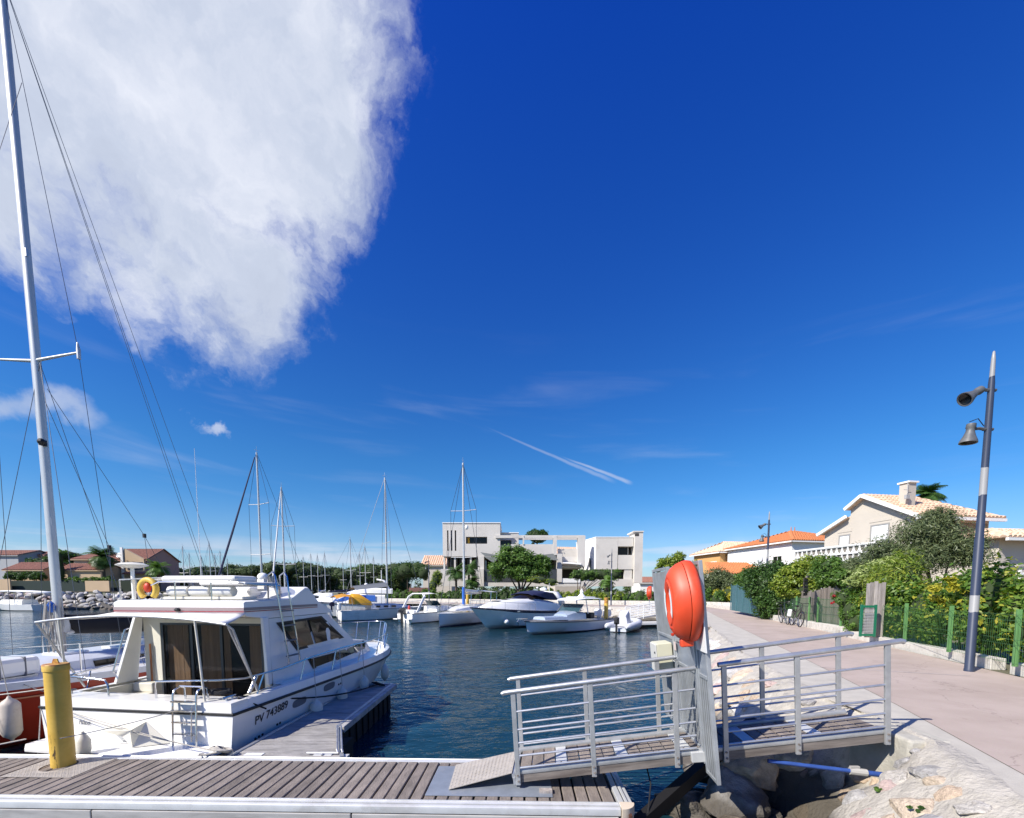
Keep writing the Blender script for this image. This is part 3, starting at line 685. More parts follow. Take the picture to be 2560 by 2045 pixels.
# ------------------------------------------------------------------ finger pontoon
fin = thing('finger_pontoon', 'narrow finger pontoon beside the white cabin cruiser', 'pontoon', (0, 0, 0))
FY0, FY1 = 5.98, 10.7
fl = lambda y: -3.99 + .2 * (y - 6.0) / 4.7
fr = lambda y: -3.07 + (.62 * max(0, (7.35 - y) / 1.37))
k = 0; y = FY0
while y < FY1 - .1:
    a, c = fl(y + .06), fr(y + .06); b = B()
    b.prism([(fl(y), y, PZ - .03), (fr(y), y, PZ - .03), (fr(y + .122), y + .122, PZ - .03), (fl(y + .122), y + .122, PZ - .03)], (0, 0, .027 + .002 * (k % 3)))
    b.build('plank', woodx, fin); y += .128; k += 1
for sd, f, off in ((-1, fl, -.03), (1, fr, .035)):
    pts = [(f(yy) + off, yy, PZ - .035) for yy in ((FY0, FY1 + .05) if sd < 0 else (FY0, 7.35, FY1 + .05))]
    for p, q in zip(pts, pts[1:]): B().bar(p, q, .06, .10).build('edge_beam', alu, fin, bevel=.006)
B().bar((fl(FY1) - .06, FY1 + .08, PZ - .035), (fr(FY1) + .07, FY1 + .08, PZ - .035), .06, .1).build('edge_beam', alu, fin, bevel=.006)
for k in range(8):
    ya = 7.32 + k * .43
    B().b2((-3.0, ya, PZ - .10), (-2.90, ya + .41, PZ + .012)).build('fender_block', fenderwood, fin, bevel=.012)
b = B(); b.b2((-3.7, 7.4, -.1), (-3.03, 10.6, .4))
for k in range(9): b.b2((-3.03, 7.5 + k * .35, -.1), (-3.0, 7.68 + k * .35, .4))
b.b2((-3.75, 6.1, .0), (-2.75, 7.3, .38)); b.build('float', mat('black_float', (.008, .008, .009), .85), fin)
b = B()
for dx in (0, .07): b.tube([(-2.52 + dx, 6.1, PZ + .02), (-2.54 + dx, 6.12, PZ + .06), (-2.98 + dx, 7.2, PZ + .06), (-2.98 + dx, 7.2, PZ - .05)], .016, 7)
b.tube([(-2.95, 6.06, PZ + .03), (-2.5, 6.06, PZ + .03)], .014, 6); b.tube([(-2.72, 6.06, PZ + .03), (-2.72, 6.02, PZ + .01)], .012, 6)
b.build('mooring_bar', alu, fin, smooth=50)
B().b2((-2.43, 5.98, .1), (-2.36, 6.12, PZ - .01)).build('bracket', alup, fin)
for k in range(4): B().b2((-2.435, 5.965, .14 + k * .1), (-2.35, 5.977, .2 + k * .1)).build('bracket_rung', alu, fin)
for xx in (-3.85, -2.85): B().b2((xx, 6.03, PZ + .0), (xx + .26, 6.12, PZ + .006)).build('hinge_plate', white, fin)
# ------------------------------------------------------------------ gangway (local x up the slope, y away, z square to the deck)
GW = thing('gangway', 'sloping aluminium gangway with handrails from quay to walkway pontoon', 'gangway', (.05, 5.03, .62), rot=Euler((0, R(-8.7), R(-5)), 'XYZ'))
GWm = Matrix.Translation((.05, 5.03, .62)) @ Euler((0, R(-8.7), R(-5)), 'XYZ').to_matrix().to_4x4()
GL, GWD = 4.18, .70
for yy in (0, GWD):
    sec = [(-.03, 0), (.03, 0), (.03, .10), (.036, .125), (.03, .15), (0, .163), (-.03, .15), (-.036, .125), (-.03, .10)]
    B().prism([(.0, yy + a, z) for a, z in sec[:3] + sec[-1:]], (GL, 0, 0)).build('side_beam', beamgrey, GW)
    B().prism([(.002, yy + a * 1.25, z) for a, z in sec[2:]], (GL - .004, 0, 0)).build('top_rail_cap', dullalu, GW, smooth=40)
for k in range(28):
    x = .06 + k * .147
    if x > GL - .1: break
    B().b2((x, .04, .095), (x + .135, GWD - .04, .12)).build('plank', wood if k % 5 != 3 else alup, GW, bevel=.004)
b = B()
for k in range(9): b.b2((.1 + k * .48, .04, .03), (.16 + k * .48, GWD - .04, .09))
b.build('cross_members', alu, GW)
LEAN = .10
posts = [0.03, .93, 1.88, 2.42, 3.2, 4.13]
for yy, s in ((-.05, 1), (GWD + .05, -1)):
    for x in posts: B().bar((x, yy, -.02 if s > 0 else .04), (x + LEAN, yy, 1.08), .055, .03, (0, 1, 0)).build('post', dullalu, GW, bevel=.004)
    for x in posts:
        if s > 0:
            for zz in (.03, .1): B().cyl((x + .01, yy - .026, zz), (x + .01, yy - .014, zz), .012, n=8).build('bolt', beamgrey, GW)
    for xa, xb in ((-.07, 2.12), (2.36, 4.27)):
        e = [(xa + LEAN - .0, yy, 1.1), (xb + LEAN, yy, 1.1)]
        if xa < 0: e = [(xa + LEAN - .03, yy, 1.088)] + e
        if xb > 4: e = e + [(xb + LEAN + .03, yy, 1.085)]
        B().tube(e, .029, 10).build('handrail', alu, GW, smooth=50)
    for fz in (.86, .645, .485, .33, .185):
        for xa, xb in zip(posts, posts[1:]):
            if xa == 1.88: xb = 2.12
            B().cyl((xa + LEAN * fz / 1.1 + .02, yy, fz), (xb + LEAN * fz / 1.1 - .02, yy, fz), .0135, n=7).build('rail', alu, GW, smooth=50)
for yy in (.02, GWD - .06): B().cyl((.02, yy, -.03), (.02, yy + .04, -.03), .04, n=12).build('wheel', rubgrey, GW, smooth=40)
b = B(); b.b2((-.03, -.03, -.02), (.05, .04, .06)); b.b2((-.04, .0, .05), (.03, GWD, .1)); b.build('end_bracket', alu, GW)
inv = GWm.inverted()
toe = [Vector((1.163, 4.665, 0)) + Matrix.Rotation(R(-1.5), 3, 'Z') @ Vector((x, y, PZ + .018)) for x, y in ((-1.915, .215), (-1.94, .93))]
hi = [Vector((-.035, .0, .108)), Vector((-.035, GWD, .108))]
tl = [inv @ p for p in toe]
b = B(); nrm = (hi[0] - tl[0]).cross(tl[1] - tl[0]).normalized() * .008
if nrm.z < 0: nrm = -nrm
b.prism([tl[0], hi[0], hi[1], tl[1]], nrm); rp = b.build('ramp_flap', checker, GW)
st = B()
for i in range(17):
    for k in range(15):
        u, v = (i + .5) / 17, (k + .5) / 15
        p = tl[0].lerp(hi[0], u).lerp(tl[1].lerp(hi[1], u), v) + nrm * 1.15
        ex = (hi[0] - tl[0]).normalized(); a = .8 if (i + k) % 2 else -.8
        ey = nrm.normalized().cross(ex); st.box(p, (.026, .009, .004), Matrix((ex * math.cos(a) + ey * math.sin(a), ey * math.cos(a) - ex * math.sin(a), nrm.normalized())).transposed())
st.build('tread_studs', checker, rp, kind='stuff')
# toe board and conduit along the near side of the deck
b = B()
for k in range(13): b.tube([(.3 + k * .29, .10, .128), (.55 + k * .29, .10, .128), (.57 + k * .29, .13, .128)], .011, 5)
b.build('cable_conduit', beamgrey, GW)
# ------------------------------------------------------------------ gate across the gangway
gate = thing('security_gate', 'galvanised slatted security gate with side wings across the gangway', 'gate', GWm @ Vector((2.2, 0, 0)), rot=Euler((0, R(-6.5), R(-5)), 'XYZ'))
galv = mat('galvanised_steel', (.43, .45, .46), .45, .5, var=.14, vs_=5)
y0, y1, H = -.42, 1.62, 2.28
def frame(b, ya, yb, za, zb, w=.05, d=.05):
    b.b2((-d / 2, ya, za), (d / 2, ya + w, zb)); b.b2((-d / 2, yb - w, za), (d / 2, yb, zb)); b.b2((-d / 2 + .002, ya + w, za), (d / 2 - .002, yb - w, za + w)); b.b2((-d / 2 + .002, ya + w, zb - w), (d / 2 - .002, yb - w, zb))
for (ya, yb, za, zb, nm) in ((y0, -.08, -.1, H, 'near_wing'), (-.02, .72, .12, H - .14, 'door'), (.80, y1, .1, H, 'far_wing')):
    b = B(); frame(b, ya, yb, za, zb, .04, .04)
    for zc in (1.02, 1.32): b.b2((-.022, ya + .05, zc), (.022, yb - .05, zc + .04))
    fr_ = b.build(nm + '_frame', galv, gate, bevel=.004)
    B().b2((-.006, ya + .05, 1.06), (.006, yb - .05, 1.32)).build('plate', zincplate, fr_)
    for (sa, sb) in ((za + .05, 1.02), (1.36, zb - .05)):
        B().b2((-.003, ya + .04, sa), (.003, yb - .04, sb)).build('backing_sheet', mat('dark_backing', (.05, .052, .055), .7), fr_)  # sheet darkened so the grooves between slats look shaded
        nb = int((yb - ya - .08) / .056)
        for k in range(nb):
            yy = ya + .05 + (k + .5) * (yb - ya - .1) / nb
            B().b2((-.010, yy - .0145, sa), (.010, yy + .0145, sb)).build('slat', galv, fr_)
B().b2((-.04, -.08, H - .1), (.04, .8, H - .02)).build('lintel', galv, gate)
for yy in (-.05, .76): B().b2((-.03, yy - .027, -.0), (.03, yy + .027, H - .12)).build('gate_post', galv, gate, bevel=.004)
for yy in (-.08, .72): B().b2((-.16, yy, .02), (0, yy + .1, .14)).build('base_bracket', alup, gate, bevel=.006)
b = B(); b.tube([(-.03, .62, 1.08), (-.09, .62, 1.08), (-.09, .52, 1.08)], .011, 7); b.build('door_handle', steel, gate)
B().b2((-.032, .64, 1.2), (-.036, .72, 1.31)).build('notice', mat('pale_notice', (.62, .5, .46), .6), gate)
bx = thing('meter_box', 'cream electrical cabinet on the water side wing of the gate', 'cabinet', gate.matrix_basis @ Vector((-.09, .98, .88)), rot=gate.rotation_euler)
B().b2((-.14, -.15, 0), (.06, .17, .40)).build('cabinet_body', mat('cream_cabinet', (.62, .60, .45), .5, var=.04), bx, bevel=.01)
bd = B().b2((-.155, -.152, .01), (-.141, .172, .39)).build('cabinet_door', mat('pale_cabinet_door', (.64, .63, .58), .5), bx, bevel=.004)
b = B()
for zz in (.10, .28): b.cyl((-.165, -.10, zz), (-.152, -.10, zz), .014, n=8)
b.build('lock', black, bd)
# ------------------------------------------------------------------ orange lifebuoy case
def lifebuoy_case(name, label, mtx, s=1.0, full=True):
    t = bpy.data.objects.new(name, None); COL.objects.link(t); tag(t, label, 'lifebuoy case')
    t.matrix_basis = mtx
    Mx = Matrix.Rotation(R(-90), 3, 'Y')                    # lathe axis z -> -x
    pr = [(0, .165), (.10, .165), (.115, .17), (.125, .182), (.205, .187), (.215, .174), (.23, .172), (.245, .178), (.275, .165), (.32, .125), (.352, .07), (.370, .012)]
    pr2 = [(.366, .004), (.374, -.002), (.38, -.05), (.372, -.10), (.335, -.135), (.2, -.145), (0, -.145)]
    def shape(b):
        out = []
        for x, y, z in b.v:
            r = math.hypot(y, z) / .378
            sq = 1 + .04 * math.cos(4 * math.atan2(z, y)) * r
            zz = z * 1.13 * sq; yy = y * .93 * sq
            if z > .2: zz *= 1 - .02 * r
            out.append((x * (1 + .12 * (z > .1) * (z - .1)), yy, zz))
        b.v = out; return b
    shape(B().lathe(pr, n=40, M=Mx)).build('front_shell', orange, t, smooth=50)
    shape(B().lathe(pr2, n=40, M=Mx)).build('back_shell', orange, t, smooth=50)
    b = B(); b.b2((-.09, -.05, -.49), (.06, .05, -.40)); b.build('latch', orange, t, bevel=.015)
    if full:
        for sg in (-1, 1):
            rows = []
            for i in range(9):
                a = R(-42 + 84 * i / 8); rows.append([(-.191, sg * q * math.cos(a) * .93, q * math.sin(a) * 1.17) for q in (.128, .208)])
            B().loft(rows).build('white_patch', white, t)
        b = B(); b.lathe([(.05, -.006), (.055, .0), (.05, .008), (.035, .008)], (-.145, 0, .0), 20, Mx); shape(b).build('boss', orange, t, smooth=50)
        b = B(); b.b2((-.185, -.045, -.285), (-.15, .045, -.265)); b.b2((-.185, -.012, -.36), (-.15, .03, -.33)); b.build('moulding', mat('dark_orange', (.45, .035, .01), .4), t, bevel=.006)
        B().b2((.135, -.24, -.55), (.145, .14, .1)).build('back_board', white, t)
    return t
lifebuoy_case('lifebuoy_case', 'large orange lifebuoy case with white patches hung on the gate', gate.matrix_basis @ Matrix.Translation((-.15, -.27, 1.87)) @ Matrix.Rotation(R(-1), 4, 'Z') @ Matrix.Diagonal((.88, .80, .99, 1)))
# ------------------------------------------------------------------ strut, cable, pipe, abutment under the gangway
B().bar((1.3, 4.62, .22), (3.5, 6.15, 1.0), .12, .16).build('mooring_strut', mat('dark_steel', (.018, .017, .017), .6, .4), label='black strut bracing the pontoon end against the quay stones', cat='strut')
b = B(); b.tube(line(GWm @ Vector((1.58, .3, .0)), GWm @ Vector((1.58, .1, -.25)), (1.55, 4.75, .38), (1.4, 4.6, .1), (1.3, 4.5, -.2)), .009, 6)
b.build('hanging_cable', roped, label='thin dark cable hanging from the gangway to the water', cat='cable')
pa, pb = Vector((2.95, 4.85, .95)), Vector((4.12, 4.62, .88))
pp = thing('water_pipe', 'blue water pipe under the gangway beside the concrete block', 'pipe', pa)
B().cyl((0, 0, 0), (pb - pa) * .72, .024, n=10).build('pipe', bluepipe, pp, smooth=50)
B().cyl((pb - pa) * .82, (pb - pa), .03, n=10).build('pipe_end', bluepipe, pp, smooth=50)
b = B(); b.cyl((pb - pa) * .70, (pb - pa) * .84, .04, n=10); b.box((pb - pa) * .74 + Vector((0, 0, .045)), (.1, .03, .03)); b.build('coupling', mat('grey_coupling', (.42, .40, .36), .6), pp)
ab = B(); P = [(4.24, 4.50), (4.66, 4.44), (4.74, 5.3), (4.28, 5.36)]
ab.prism([(x, y, .55) for x, y in P], (0, 0, .765)); ab.build('abutment_block', mat('rough_abutment', (.44, .415, .35), .9, var=.14, vs_=4, bump=.5, bs=30, dirt=(.3, .27, .2), ds=3, da=.5), bevel=.03, label='rough concrete abutment block under the landing end of the gangway', cat='concrete block')
# coil of rope and mooring lines
def coil(name, c, label, m, r=.12, turns=6, th=.0125, seed=1):
    g = random.Random(seed); pts = []
    for i in range(turns * 14):
        a = i / 14 * 2 * math.pi; rr = r * (.65 + .35 * math.sin(i * .37 + seed)) * g.uniform(.92, 1.08)
        pts.append((c[0] + rr * math.cos(a) * 1.25, c[1] + rr * math.sin(a) * .75, c[2] + .02 + .075 * abs(math.sin(i * .21)) * (1 - .3 * math.cos(a))))
    pts += [(c[0] - r * 1.5, c[1] - .06, c[2] + .02), (c[0] - r * 2.2, c[1] - .1, c[2] + .018), (c[0] - r * 2.4, c[1] - .05, c[2] + .018), (c[0] - r * 2.0, c[1] - .02, c[2] + .018)]
    return B().tube(pts, th, 6).build(name, m, smooth=60, label=label, cat='rope')
rc = gz(555, 1886, PZ + .02)
coil('rope_coil', rc, 'tangled pale rope coil on the far edge of the walkway pontoon', ropew)
# ------------------------------------------------------------------ boats: shared hull builder (local x to the bow, y to port, z up from the water)
def hull(L, hb, zr, keel, chine, rake, n=26, ts=None):
    """hb, zr, keel, chine are functions of t (0 transom, 1 stem); returns rows of port-to-starboard points"""
    rows = []
    for i in range(n + 1):
        t = i / n; t = 1 - (1 - t) ** 1.35
        h, zt, zk = max(hb(t), .015), zr(t), keel(t); cf, zc = chine(t)
        def X(z): return L * t - rake * t ** 3 * (1 - (z - zk) / max(.05, zt - zk))
        half = [(X(zt), h, zt), (X(zt * .6 + zc * .4), h * (cf * .36 + .64), zt * .6 + zc * .4), (X(zc), h * cf, zc), (X(zc) - .0, h * cf * .96, zc - .02), (X(zk * .6 + zc * .4), h * cf * .5, zk * .6 + zc * .4), (X(zk), 0, zk)]
        rows.append(half + [(x, -y, z) for x, y, z in half[-2::-1]])
    return rows
def hull_obj(name, rows, m, parent, **kw): return B().loft(rows, cap0=True).build(name, m, parent, smooth=38, **kw)
def deck_obj(name, rows, m, parent, x0=0, up=0.0, inset=.0, camber=.03):
    b = B(); R_ = []
    for r in rows:
        (x, y, z) = r[0]
        if x < x0: continue
        y = max(0, y - inset); R_.append([(x, y, z + up), (x, y * .5, z + up + camber * min(1, y)), (x, 0, z + up + camber * 1.3 * min(1, y)), (x, -y * .5, z + up + camber * min(1, y)), (x, -y, z + up)])
    return b.loft(R_).build(name, m, parent, smooth=40)
def rub(name, rows, m, parent, r, dz=0.0, out=0.0, idx=0, n=6, stern=True):
    P = [(x, y + out, z + dz) for x, y, z in (q[idx] for q in rows)]
    S = [(x, -y, z) for x, y, z in P]
    pts = P + S[::-1]
    return B().tube(pts if not stern else pts + [pts[0]], r, n).build(name, m, parent, smooth=60)
# ------------------------------------------------------------------ white flybridge cabin cruiser
TH = R(7.4)
cr = thing('cabin_cruiser', 'white flybridge cabin cruiser with striped upper deck moored beside the finger pontoon', 'motorboat', (-5.95, 6.67, 0), R(90) - TH)
CRM = Matrix.Translation((-5.95, 6.67, 0)) @ Matrix.Rotation(R(90) - TH, 4, 'Z')
CL = 8.55
def c_hb(t): return 1.72 + .05 * math.sin(min(1, t / .5) * math.pi / 2) if t < .42 else 1.77 * max(0, 1 - ((t - .42) / .58) ** 2.7) ** .78
c_zr = lambda t: 1.02 - .03 * t ** 2
c_k = lambda t: -.5 if t < .55 else -.5 + .75 * ((t - .55) / .45) ** 2
def c_ch(t): return (.94 - .34 * max(0, (t - .35) / .65) ** 1.2, .06 + .5 * t ** 2.6)
rows = hull(CL, c_hb, c_zr, c_k, c_ch, 1.0, 30)
hullw = mat('cruiser_hull_gelcoat', (.84, .825, .785), .2, var=.03, vs_=1, dirt=(.5, .48, .42), ds=1.1, da=.2, coat=.3)
ho = hull_obj('hull', rows, hullw, cr)
rub('rub_rail', rows, black, cr, .026, 0, .01)
b = B()
up = [[(x, max(.0, y - .0), z + .015), (x, max(.0, y - .035), z + .16), (x, max(0, y - .10), z + .175), (x, max(0, y - .18), z + .165)] for x, y, z in (r[0] for r in rows)]
b.loft(up); b.loft([[(x, -y, z) for x, y, z in r] for r in up])
b.b2((-.005, -1.70, 1.035), (.34, 1.70, 1.195)); b.b2((.34, -1.55, 1.14), (.42, 1.55, 1.188))
b.build('gunwale', gel, cr, smooth=35)
deck_obj('foredeck', rows, gel, cr, 1.45, .13, .1)
b = B(); b.b2((.3, -1.5, .5), (1.46, 1.5, .56)); b.b2((.34, 1.38, .56), (1.46, 1.44, 1.16)); b.b2((.34, -1.44, .56), (1.46, -1.38, 1.16)); b.build('cockpit_liner', gelcream, cr)
b = B(); b.b2((.62, .95, .56), (1.4, 1.37, 1.0)); b.b2((1.2, .95, 1.0), (1.4, 1.37, 1.18)); b.build('cockpit_seat', gelcream, cr, bevel=.02)
# cabin
SX = [1.45, 3.45, 4.25, 4.95, 6.1, 7.0]
WB = [1.33, 1.33, 1.31, 1.26, 1.02, .52]; WTp = [1.26, 1.26, 1.2, 1.1, .86, .4]; ZT = [2.40, 2.40, 1.97, 1.60, 1.47, 1.24]
def lerp_tab(x, T):
    for i in range(len(SX) - 1):
        if x <= SX[i + 1]: k = (x - SX[i]) / (SX[i + 1] - SX[i]); return T[i] + (T[i + 1] - T[i]) * k
    return T[-1]
def side(x, z, out=.012, sg=-1):
    w0, w1, zt = lerp_tab(x, WB), lerp_tab(x, WTp), lerp_tab(x, ZT); k = (z - 1.15) / (zt - 1.15)
    return (x, sg * (w0 + (w1 - w0) * k + out), z)
b = B(); b.loft([[(x, -a, 1.15), (x, -(a + c) / 2 - .004, (1.15 + z) / 2), (x, -c, z - .015), (x, -c + .03, z), (x, 0, z + .035), (x, c - .03, z), (x, c, z - .015), (x, (a + c) / 2 + .004, (1.15 + z) / 2), (x, a, 1.15)] for x, a, c, z in zip(SX, WB, WTp, ZT)], cap1=True)
b.build('deckhouse', gel, cr, smooth=30)
def pane(name, poly, m, parent, sg=-1, t=.012, out=.004):
    a = [Vector(side(x, z, out, sg)) for x, z in poly]
    return B().prism(a, (0, sg * t, 0)).build(name, m, parent)
for sg in (-1, 1):
    w = pane('side_window', [(1.68, 2.30), (3.19, 2.34), (4.2, 1.74), (2.22, 1.69)], black, cr, sg)
    pane('pane', [(1.80, 2.255), (2.62, 2.28), (2.80, 1.755), (2.26, 1.745)], glassd, w, sg, .008, .016)
    pane('pane', [(2.70, 2.28), (3.15, 2.295), (4.06, 1.775), (2.88, 1.757)], glassd, w, sg, .008, .016)
    w = pane('lower_window', [(2.55, 1.475), (5.85, 1.47), (5.95, 1.40), (5.6, 1.28), (2.72, 1.225)], black, cr, sg)
    for xa, xb in ((2.68, 3.6), (3.66, 4.7), (4.76, 5.72)): pane('pane', [(xa - .05, 1.455), (xb - .02, 1.452), (xb, 1.275 + .01 * (xb - 2.7)), (xa + .03, 1.25 + .01 * (xa - 2.7))], glassd, w, sg, .006, .015)
for ya, yb in ((-1.08, -.38), (-.34, .34), (.38, 1.08)):
    P = [(3.52, ya, 2.37), (3.52, yb, 2.37), (4.86, yb * .93, 1.665), (4.86, ya * .93, 1.665)]
    B().prism([(x + .01, y, z + .035) for x, y, z in P], (.006, 0, .012)).build('windscreen_pane', glassd, cr)
B().b2((5.4, -.32, 1.56), (5.95, .32, 1.61)).build('deck_hatch', gelgrey, cr, bevel=.02)
# aft bulkhead with sliding door and curtains
b = B(); b.b2((1.40, .93, .56), (1.452, 1.28, 2.40)); b.b2((1.40, -1.30, .56), (1.452, -1.20, 2.40)); b.b2((1.40, -1.2, 2.30), (1.452, .93, 2.40)); b.b2((1.40, -1.2, .56), (1.452, .93, .66))
b.build('aft_bulkhead', gelcream, cr)
for sg in (-1, 1):
    B().prism([(1.398, sg * 1.33, 2.42), (1.25, sg * 1.33, 2.42), (.98 if sg > 0 else 1.3, sg * (1.52 if sg > 0 else 1.36), 1.19), (1.398, sg * (1.52 if sg > 0 else 1.36), 1.19)], (0, -sg * .06, 0)).build('cabin_wing', gel, cr, bevel=.01)
df = B()
for yy in (.90, .28, -.34, -1.17): df.b2((1.405, yy - .025, .66), (1.44, yy + .025, 2.30))
df.b2((1.405, -1.19, .66), (1.44, .92, .70)); df.b2((1.405, -1.19, 2.26), (1.44, .92, 2.299)); dfo = df.build('sliding_door', mat('door_alloy', (.05, .055, .06), .4, .5), cr)
gg = random.Random(4); y = .88
while y > -1.15:
    wd = gg.uniform(.1, .3); k = gg.random()
    B().b2((1.50 + .02 * k, max(-1.17, y - wd), .66), (1.52 + .02 * k, y, 2.28)).build('curtain', curtain if k < .8 else mat('dark_interior', (.008, .007, .006), .9), dfo); y -= wd
for ya, yb in ((.27, .89), (-.33, .27), (-1.16, -.35)):
    B().b2((1.418, ya + .012, .69), (1.424, yb - .012, 2.27)).build('pane', mat('smoked_pane', (.004, .004, .004), .05, alpha=.22), dfo)
B().tube([(1.36, 1.12, 1.9), (1.36, 1.12, 1.1)], .018, 6).build('wooden_pole', mat('varnished_pole', (.28, .11, .04), .5), cr)
B().tube([(1.22, 1.40, 2.2), (1.16, 1.41, 2.18), (1.0, 1.53, 1.42), (1.05, 1.52, 1.38)], .014, 7).build('grab_rail', steel, cr)
# flybridge
pf = [(.93, 2.46), (.88, 2.50), (.87, 2.71), (.91, 2.735), (2.15, 2.755), (2.62, 2.98), (2.74, 2.985), (3.1, 2.66), (3.66, 2.44), (3.66, 2.40), (1.45, 2.40)]
b = B(); rowsf = []
for y, k in ((-1.27, 1.0), (-1.22, 1.0), (-.6, 1), (0, 1), (.6, 1), (1.22, 1), (1.27, 1.0)):
    edge = abs(y) > 1.25
    rowsf.append([(x + (.06 * (1 - (y / 1.27) ** 2) if x > 3 else 0) - (.0), y, z - (.02 if edge and z > 2.7 else 0)) for x, z in pf])
b.loft(rowsf, True, True, True).build('flybridge', gel, cr, smooth=32)
for (za, zb, c, nm) in ((2.565, 2.615, mat('taupe_stripe', (.30, .235, .225), .4), 'taupe_stripe'), (2.538, 2.552, mat('red_stripe', (.36, .03, .035), .4), 'red_stripe')):
    b = B(); b.b2((.864, -1.274, za), (.872, 1.274, zb))
    for sg in (-1, 1): b.b2((.872, sg * 1.274 - .004, za), (3.05, sg * 1.274 + .004, zb))
    b.build(nm, c, cr)
b = B(); b.ell((.85, -.02, 2.575), (.05, .05, .035), 10, 6); b.build('horn', black, cr)
b = B(); b.loft([[(2.2 + .42 * math.cos(a) * 1.2 - .25, .98 * math.sin(a) * -1.0, 2.80 if j == 0 else 3.17) if j == 0 else (2.08 + .42 * math.cos(a) * 1.2 - .25, .93 * math.sin(a) * -1.0, 3.2) for j in range(2)] for a in [R(-100 + 200 * i / 14) for i in range(15)]])
smoke = mat('smoked_acrylic', (.10, .11, .13), .12, alpha=.75)
ws = b.build('fly_windscreen', smoke, cr, smooth=50); ws.location = (.28, 0, 0)
b = B(); b.b2((2.0, -.5, 2.74), (2.35, .2, 2.98)); b.build('helm_console', gel, cr, bevel=.04)
b = B(); b.ell((2.05, -.75, 3.18), (.10, .10, .08), 10, 7); b.b2((1.98, -.82, 2.9), (2.12, -.68, 3.13)); b.build('spotlight', gel, cr, smooth=50)
# seat pads, raft rolls and their rail on the flybridge
def pad(nm, a, c, m, bev): return B().b2(a, c).build(nm, m, cr, bevel=bev)
pad('sun_pad', (1.0, -1.02, 3.06), (1.55, .44, 3.17), canvas, .045); pad('sun_pad', (1.02, -1.2, 3.0), (1.9, -.3, 3.06), canvas, .025)
for k, (ya, yb) in enumerate(((.40, -.03), (-.04, -.46), (-.47, -.9))):
    b = B(); b.tube([(1.13, ya - .0, 2.895), (1.13, ya - .03, 2.895), (1.13, yb + .05, 2.895), (1.13, yb + .02, 2.895)], [.06, .098, .098, .088], 14); b.build('bolster', canvas, cr, smooth=50)
pad('bolster_tray', (1.0, -1.15, 2.752), (1.35, .46, 2.80), gelcream, .01)
b = B(); b.tube([(.93, .55, 3.0), (.93, .40, 3.06), (.93, -.8, 3.06), (.95, -1.12, 3.04), (1.1, -1.2, 3.02), (1.9, -1.22, 3.0)], .014, 7)
b.build('fly_rail', steel, cr, smooth=50)
for p in ((.93, .08), (.93, -.62)): B().cyl((p[0], p[1], 2.73), (p[0], p[1], 3.06), .014, n=7).build('rail_post', steel, cr, smooth=50)
b = B(); b.loft([[(.98 + .7 * i / 4, 1.22 - .72 * k / 5, 3.10 + .03 * math.sin(math.pi * i / 4) + .03 * k / 5) for k in range(6)] for i in range(5)]); b.build('bimini_top', canvas, cr, smooth=50)
for pts in ([(.98, 1.24, 2.74), (.96, 1.22, 3.10), (.98, .48, 3.13)], [(1.7, .3, 2.8), (1.55, .35, 3.05), (1.2, .42, 3.13)], [(1.6, 1.2, 2.75), (1.68, 1.2, 3.1)], [(.98, .86, 2.74), (.97, .9, 3.1)]): B().tube(pts, .013, 6).build('bimini_tube', alu, cr, smooth=50)
B().tube([(1.7, .28, 2.75), (1.72, .3, 5.6)], [.008, .004], 5).build('whip_antenna', gel, cr)
b = B(); b.cyl((1.15, 1.16, 2.75), (1.15, 1.16, 3.32), .03, n=8); b.build('radar_post', gel, cr, smooth=50)
b = B(); b.lathe([(0, 3.31), (.12, 3.32), (.235, 3.36), (.24, 3.375), (.16, 3.41), (0, 3.425)], (1.15, 1.16, 0), 20); b.build('radar_dome', gelcream, cr, smooth=60)
hb = thing('horseshoe_buoy', 'yellow horseshoe lifebuoy hung on the flybridge rail of the cabin cruiser', 'lifebuoy', CRM @ Vector((.97, .66, 2.93)), R(90) - TH)
b = B(); b.tube([(0, .16 * math.sin(R(a)), .17 * math.cos(R(a))) for a in range(-140, 141, 20)], .05, 10); b.build('ring', mat('yellow_vinyl', (.66, .44, .07), .5, var=.06), hb, smooth=60)
b = B(); b.ell((-.01, 0, .03), (.05, .07, .09), 10, 7); b.build('light', mat('red_lamp_case', (.5, .04, .01), .5), hb, smooth=60)
# side ladder to the flybridge
b = B()
for xx in (1.68, 2.02):
    b.tube([(xx, -1.47, 1.50), (xx, -1.50, 1.56), (xx - .02, -1.42, 2.3), (xx - .06, -1.36, 2.85), (xx - .06, -1.33, 3.18), (xx - .02, -1.25, 3.26), (xx + .03, -1.12, 3.2), (xx + .04, -1.1, 2.75)], .016, 7)
lad = b.build('fly_ladder', steel, cr, smooth=50)
for zz in (1.66, 1.95, 2.24, 2.52): B().b2((1.67, -1.50 + (zz - 1.66) * .1, zz - .012), (2.02, -1.45 + (zz - 1.66) * .1, zz + .012)).build('rung', rubgrey, lad)
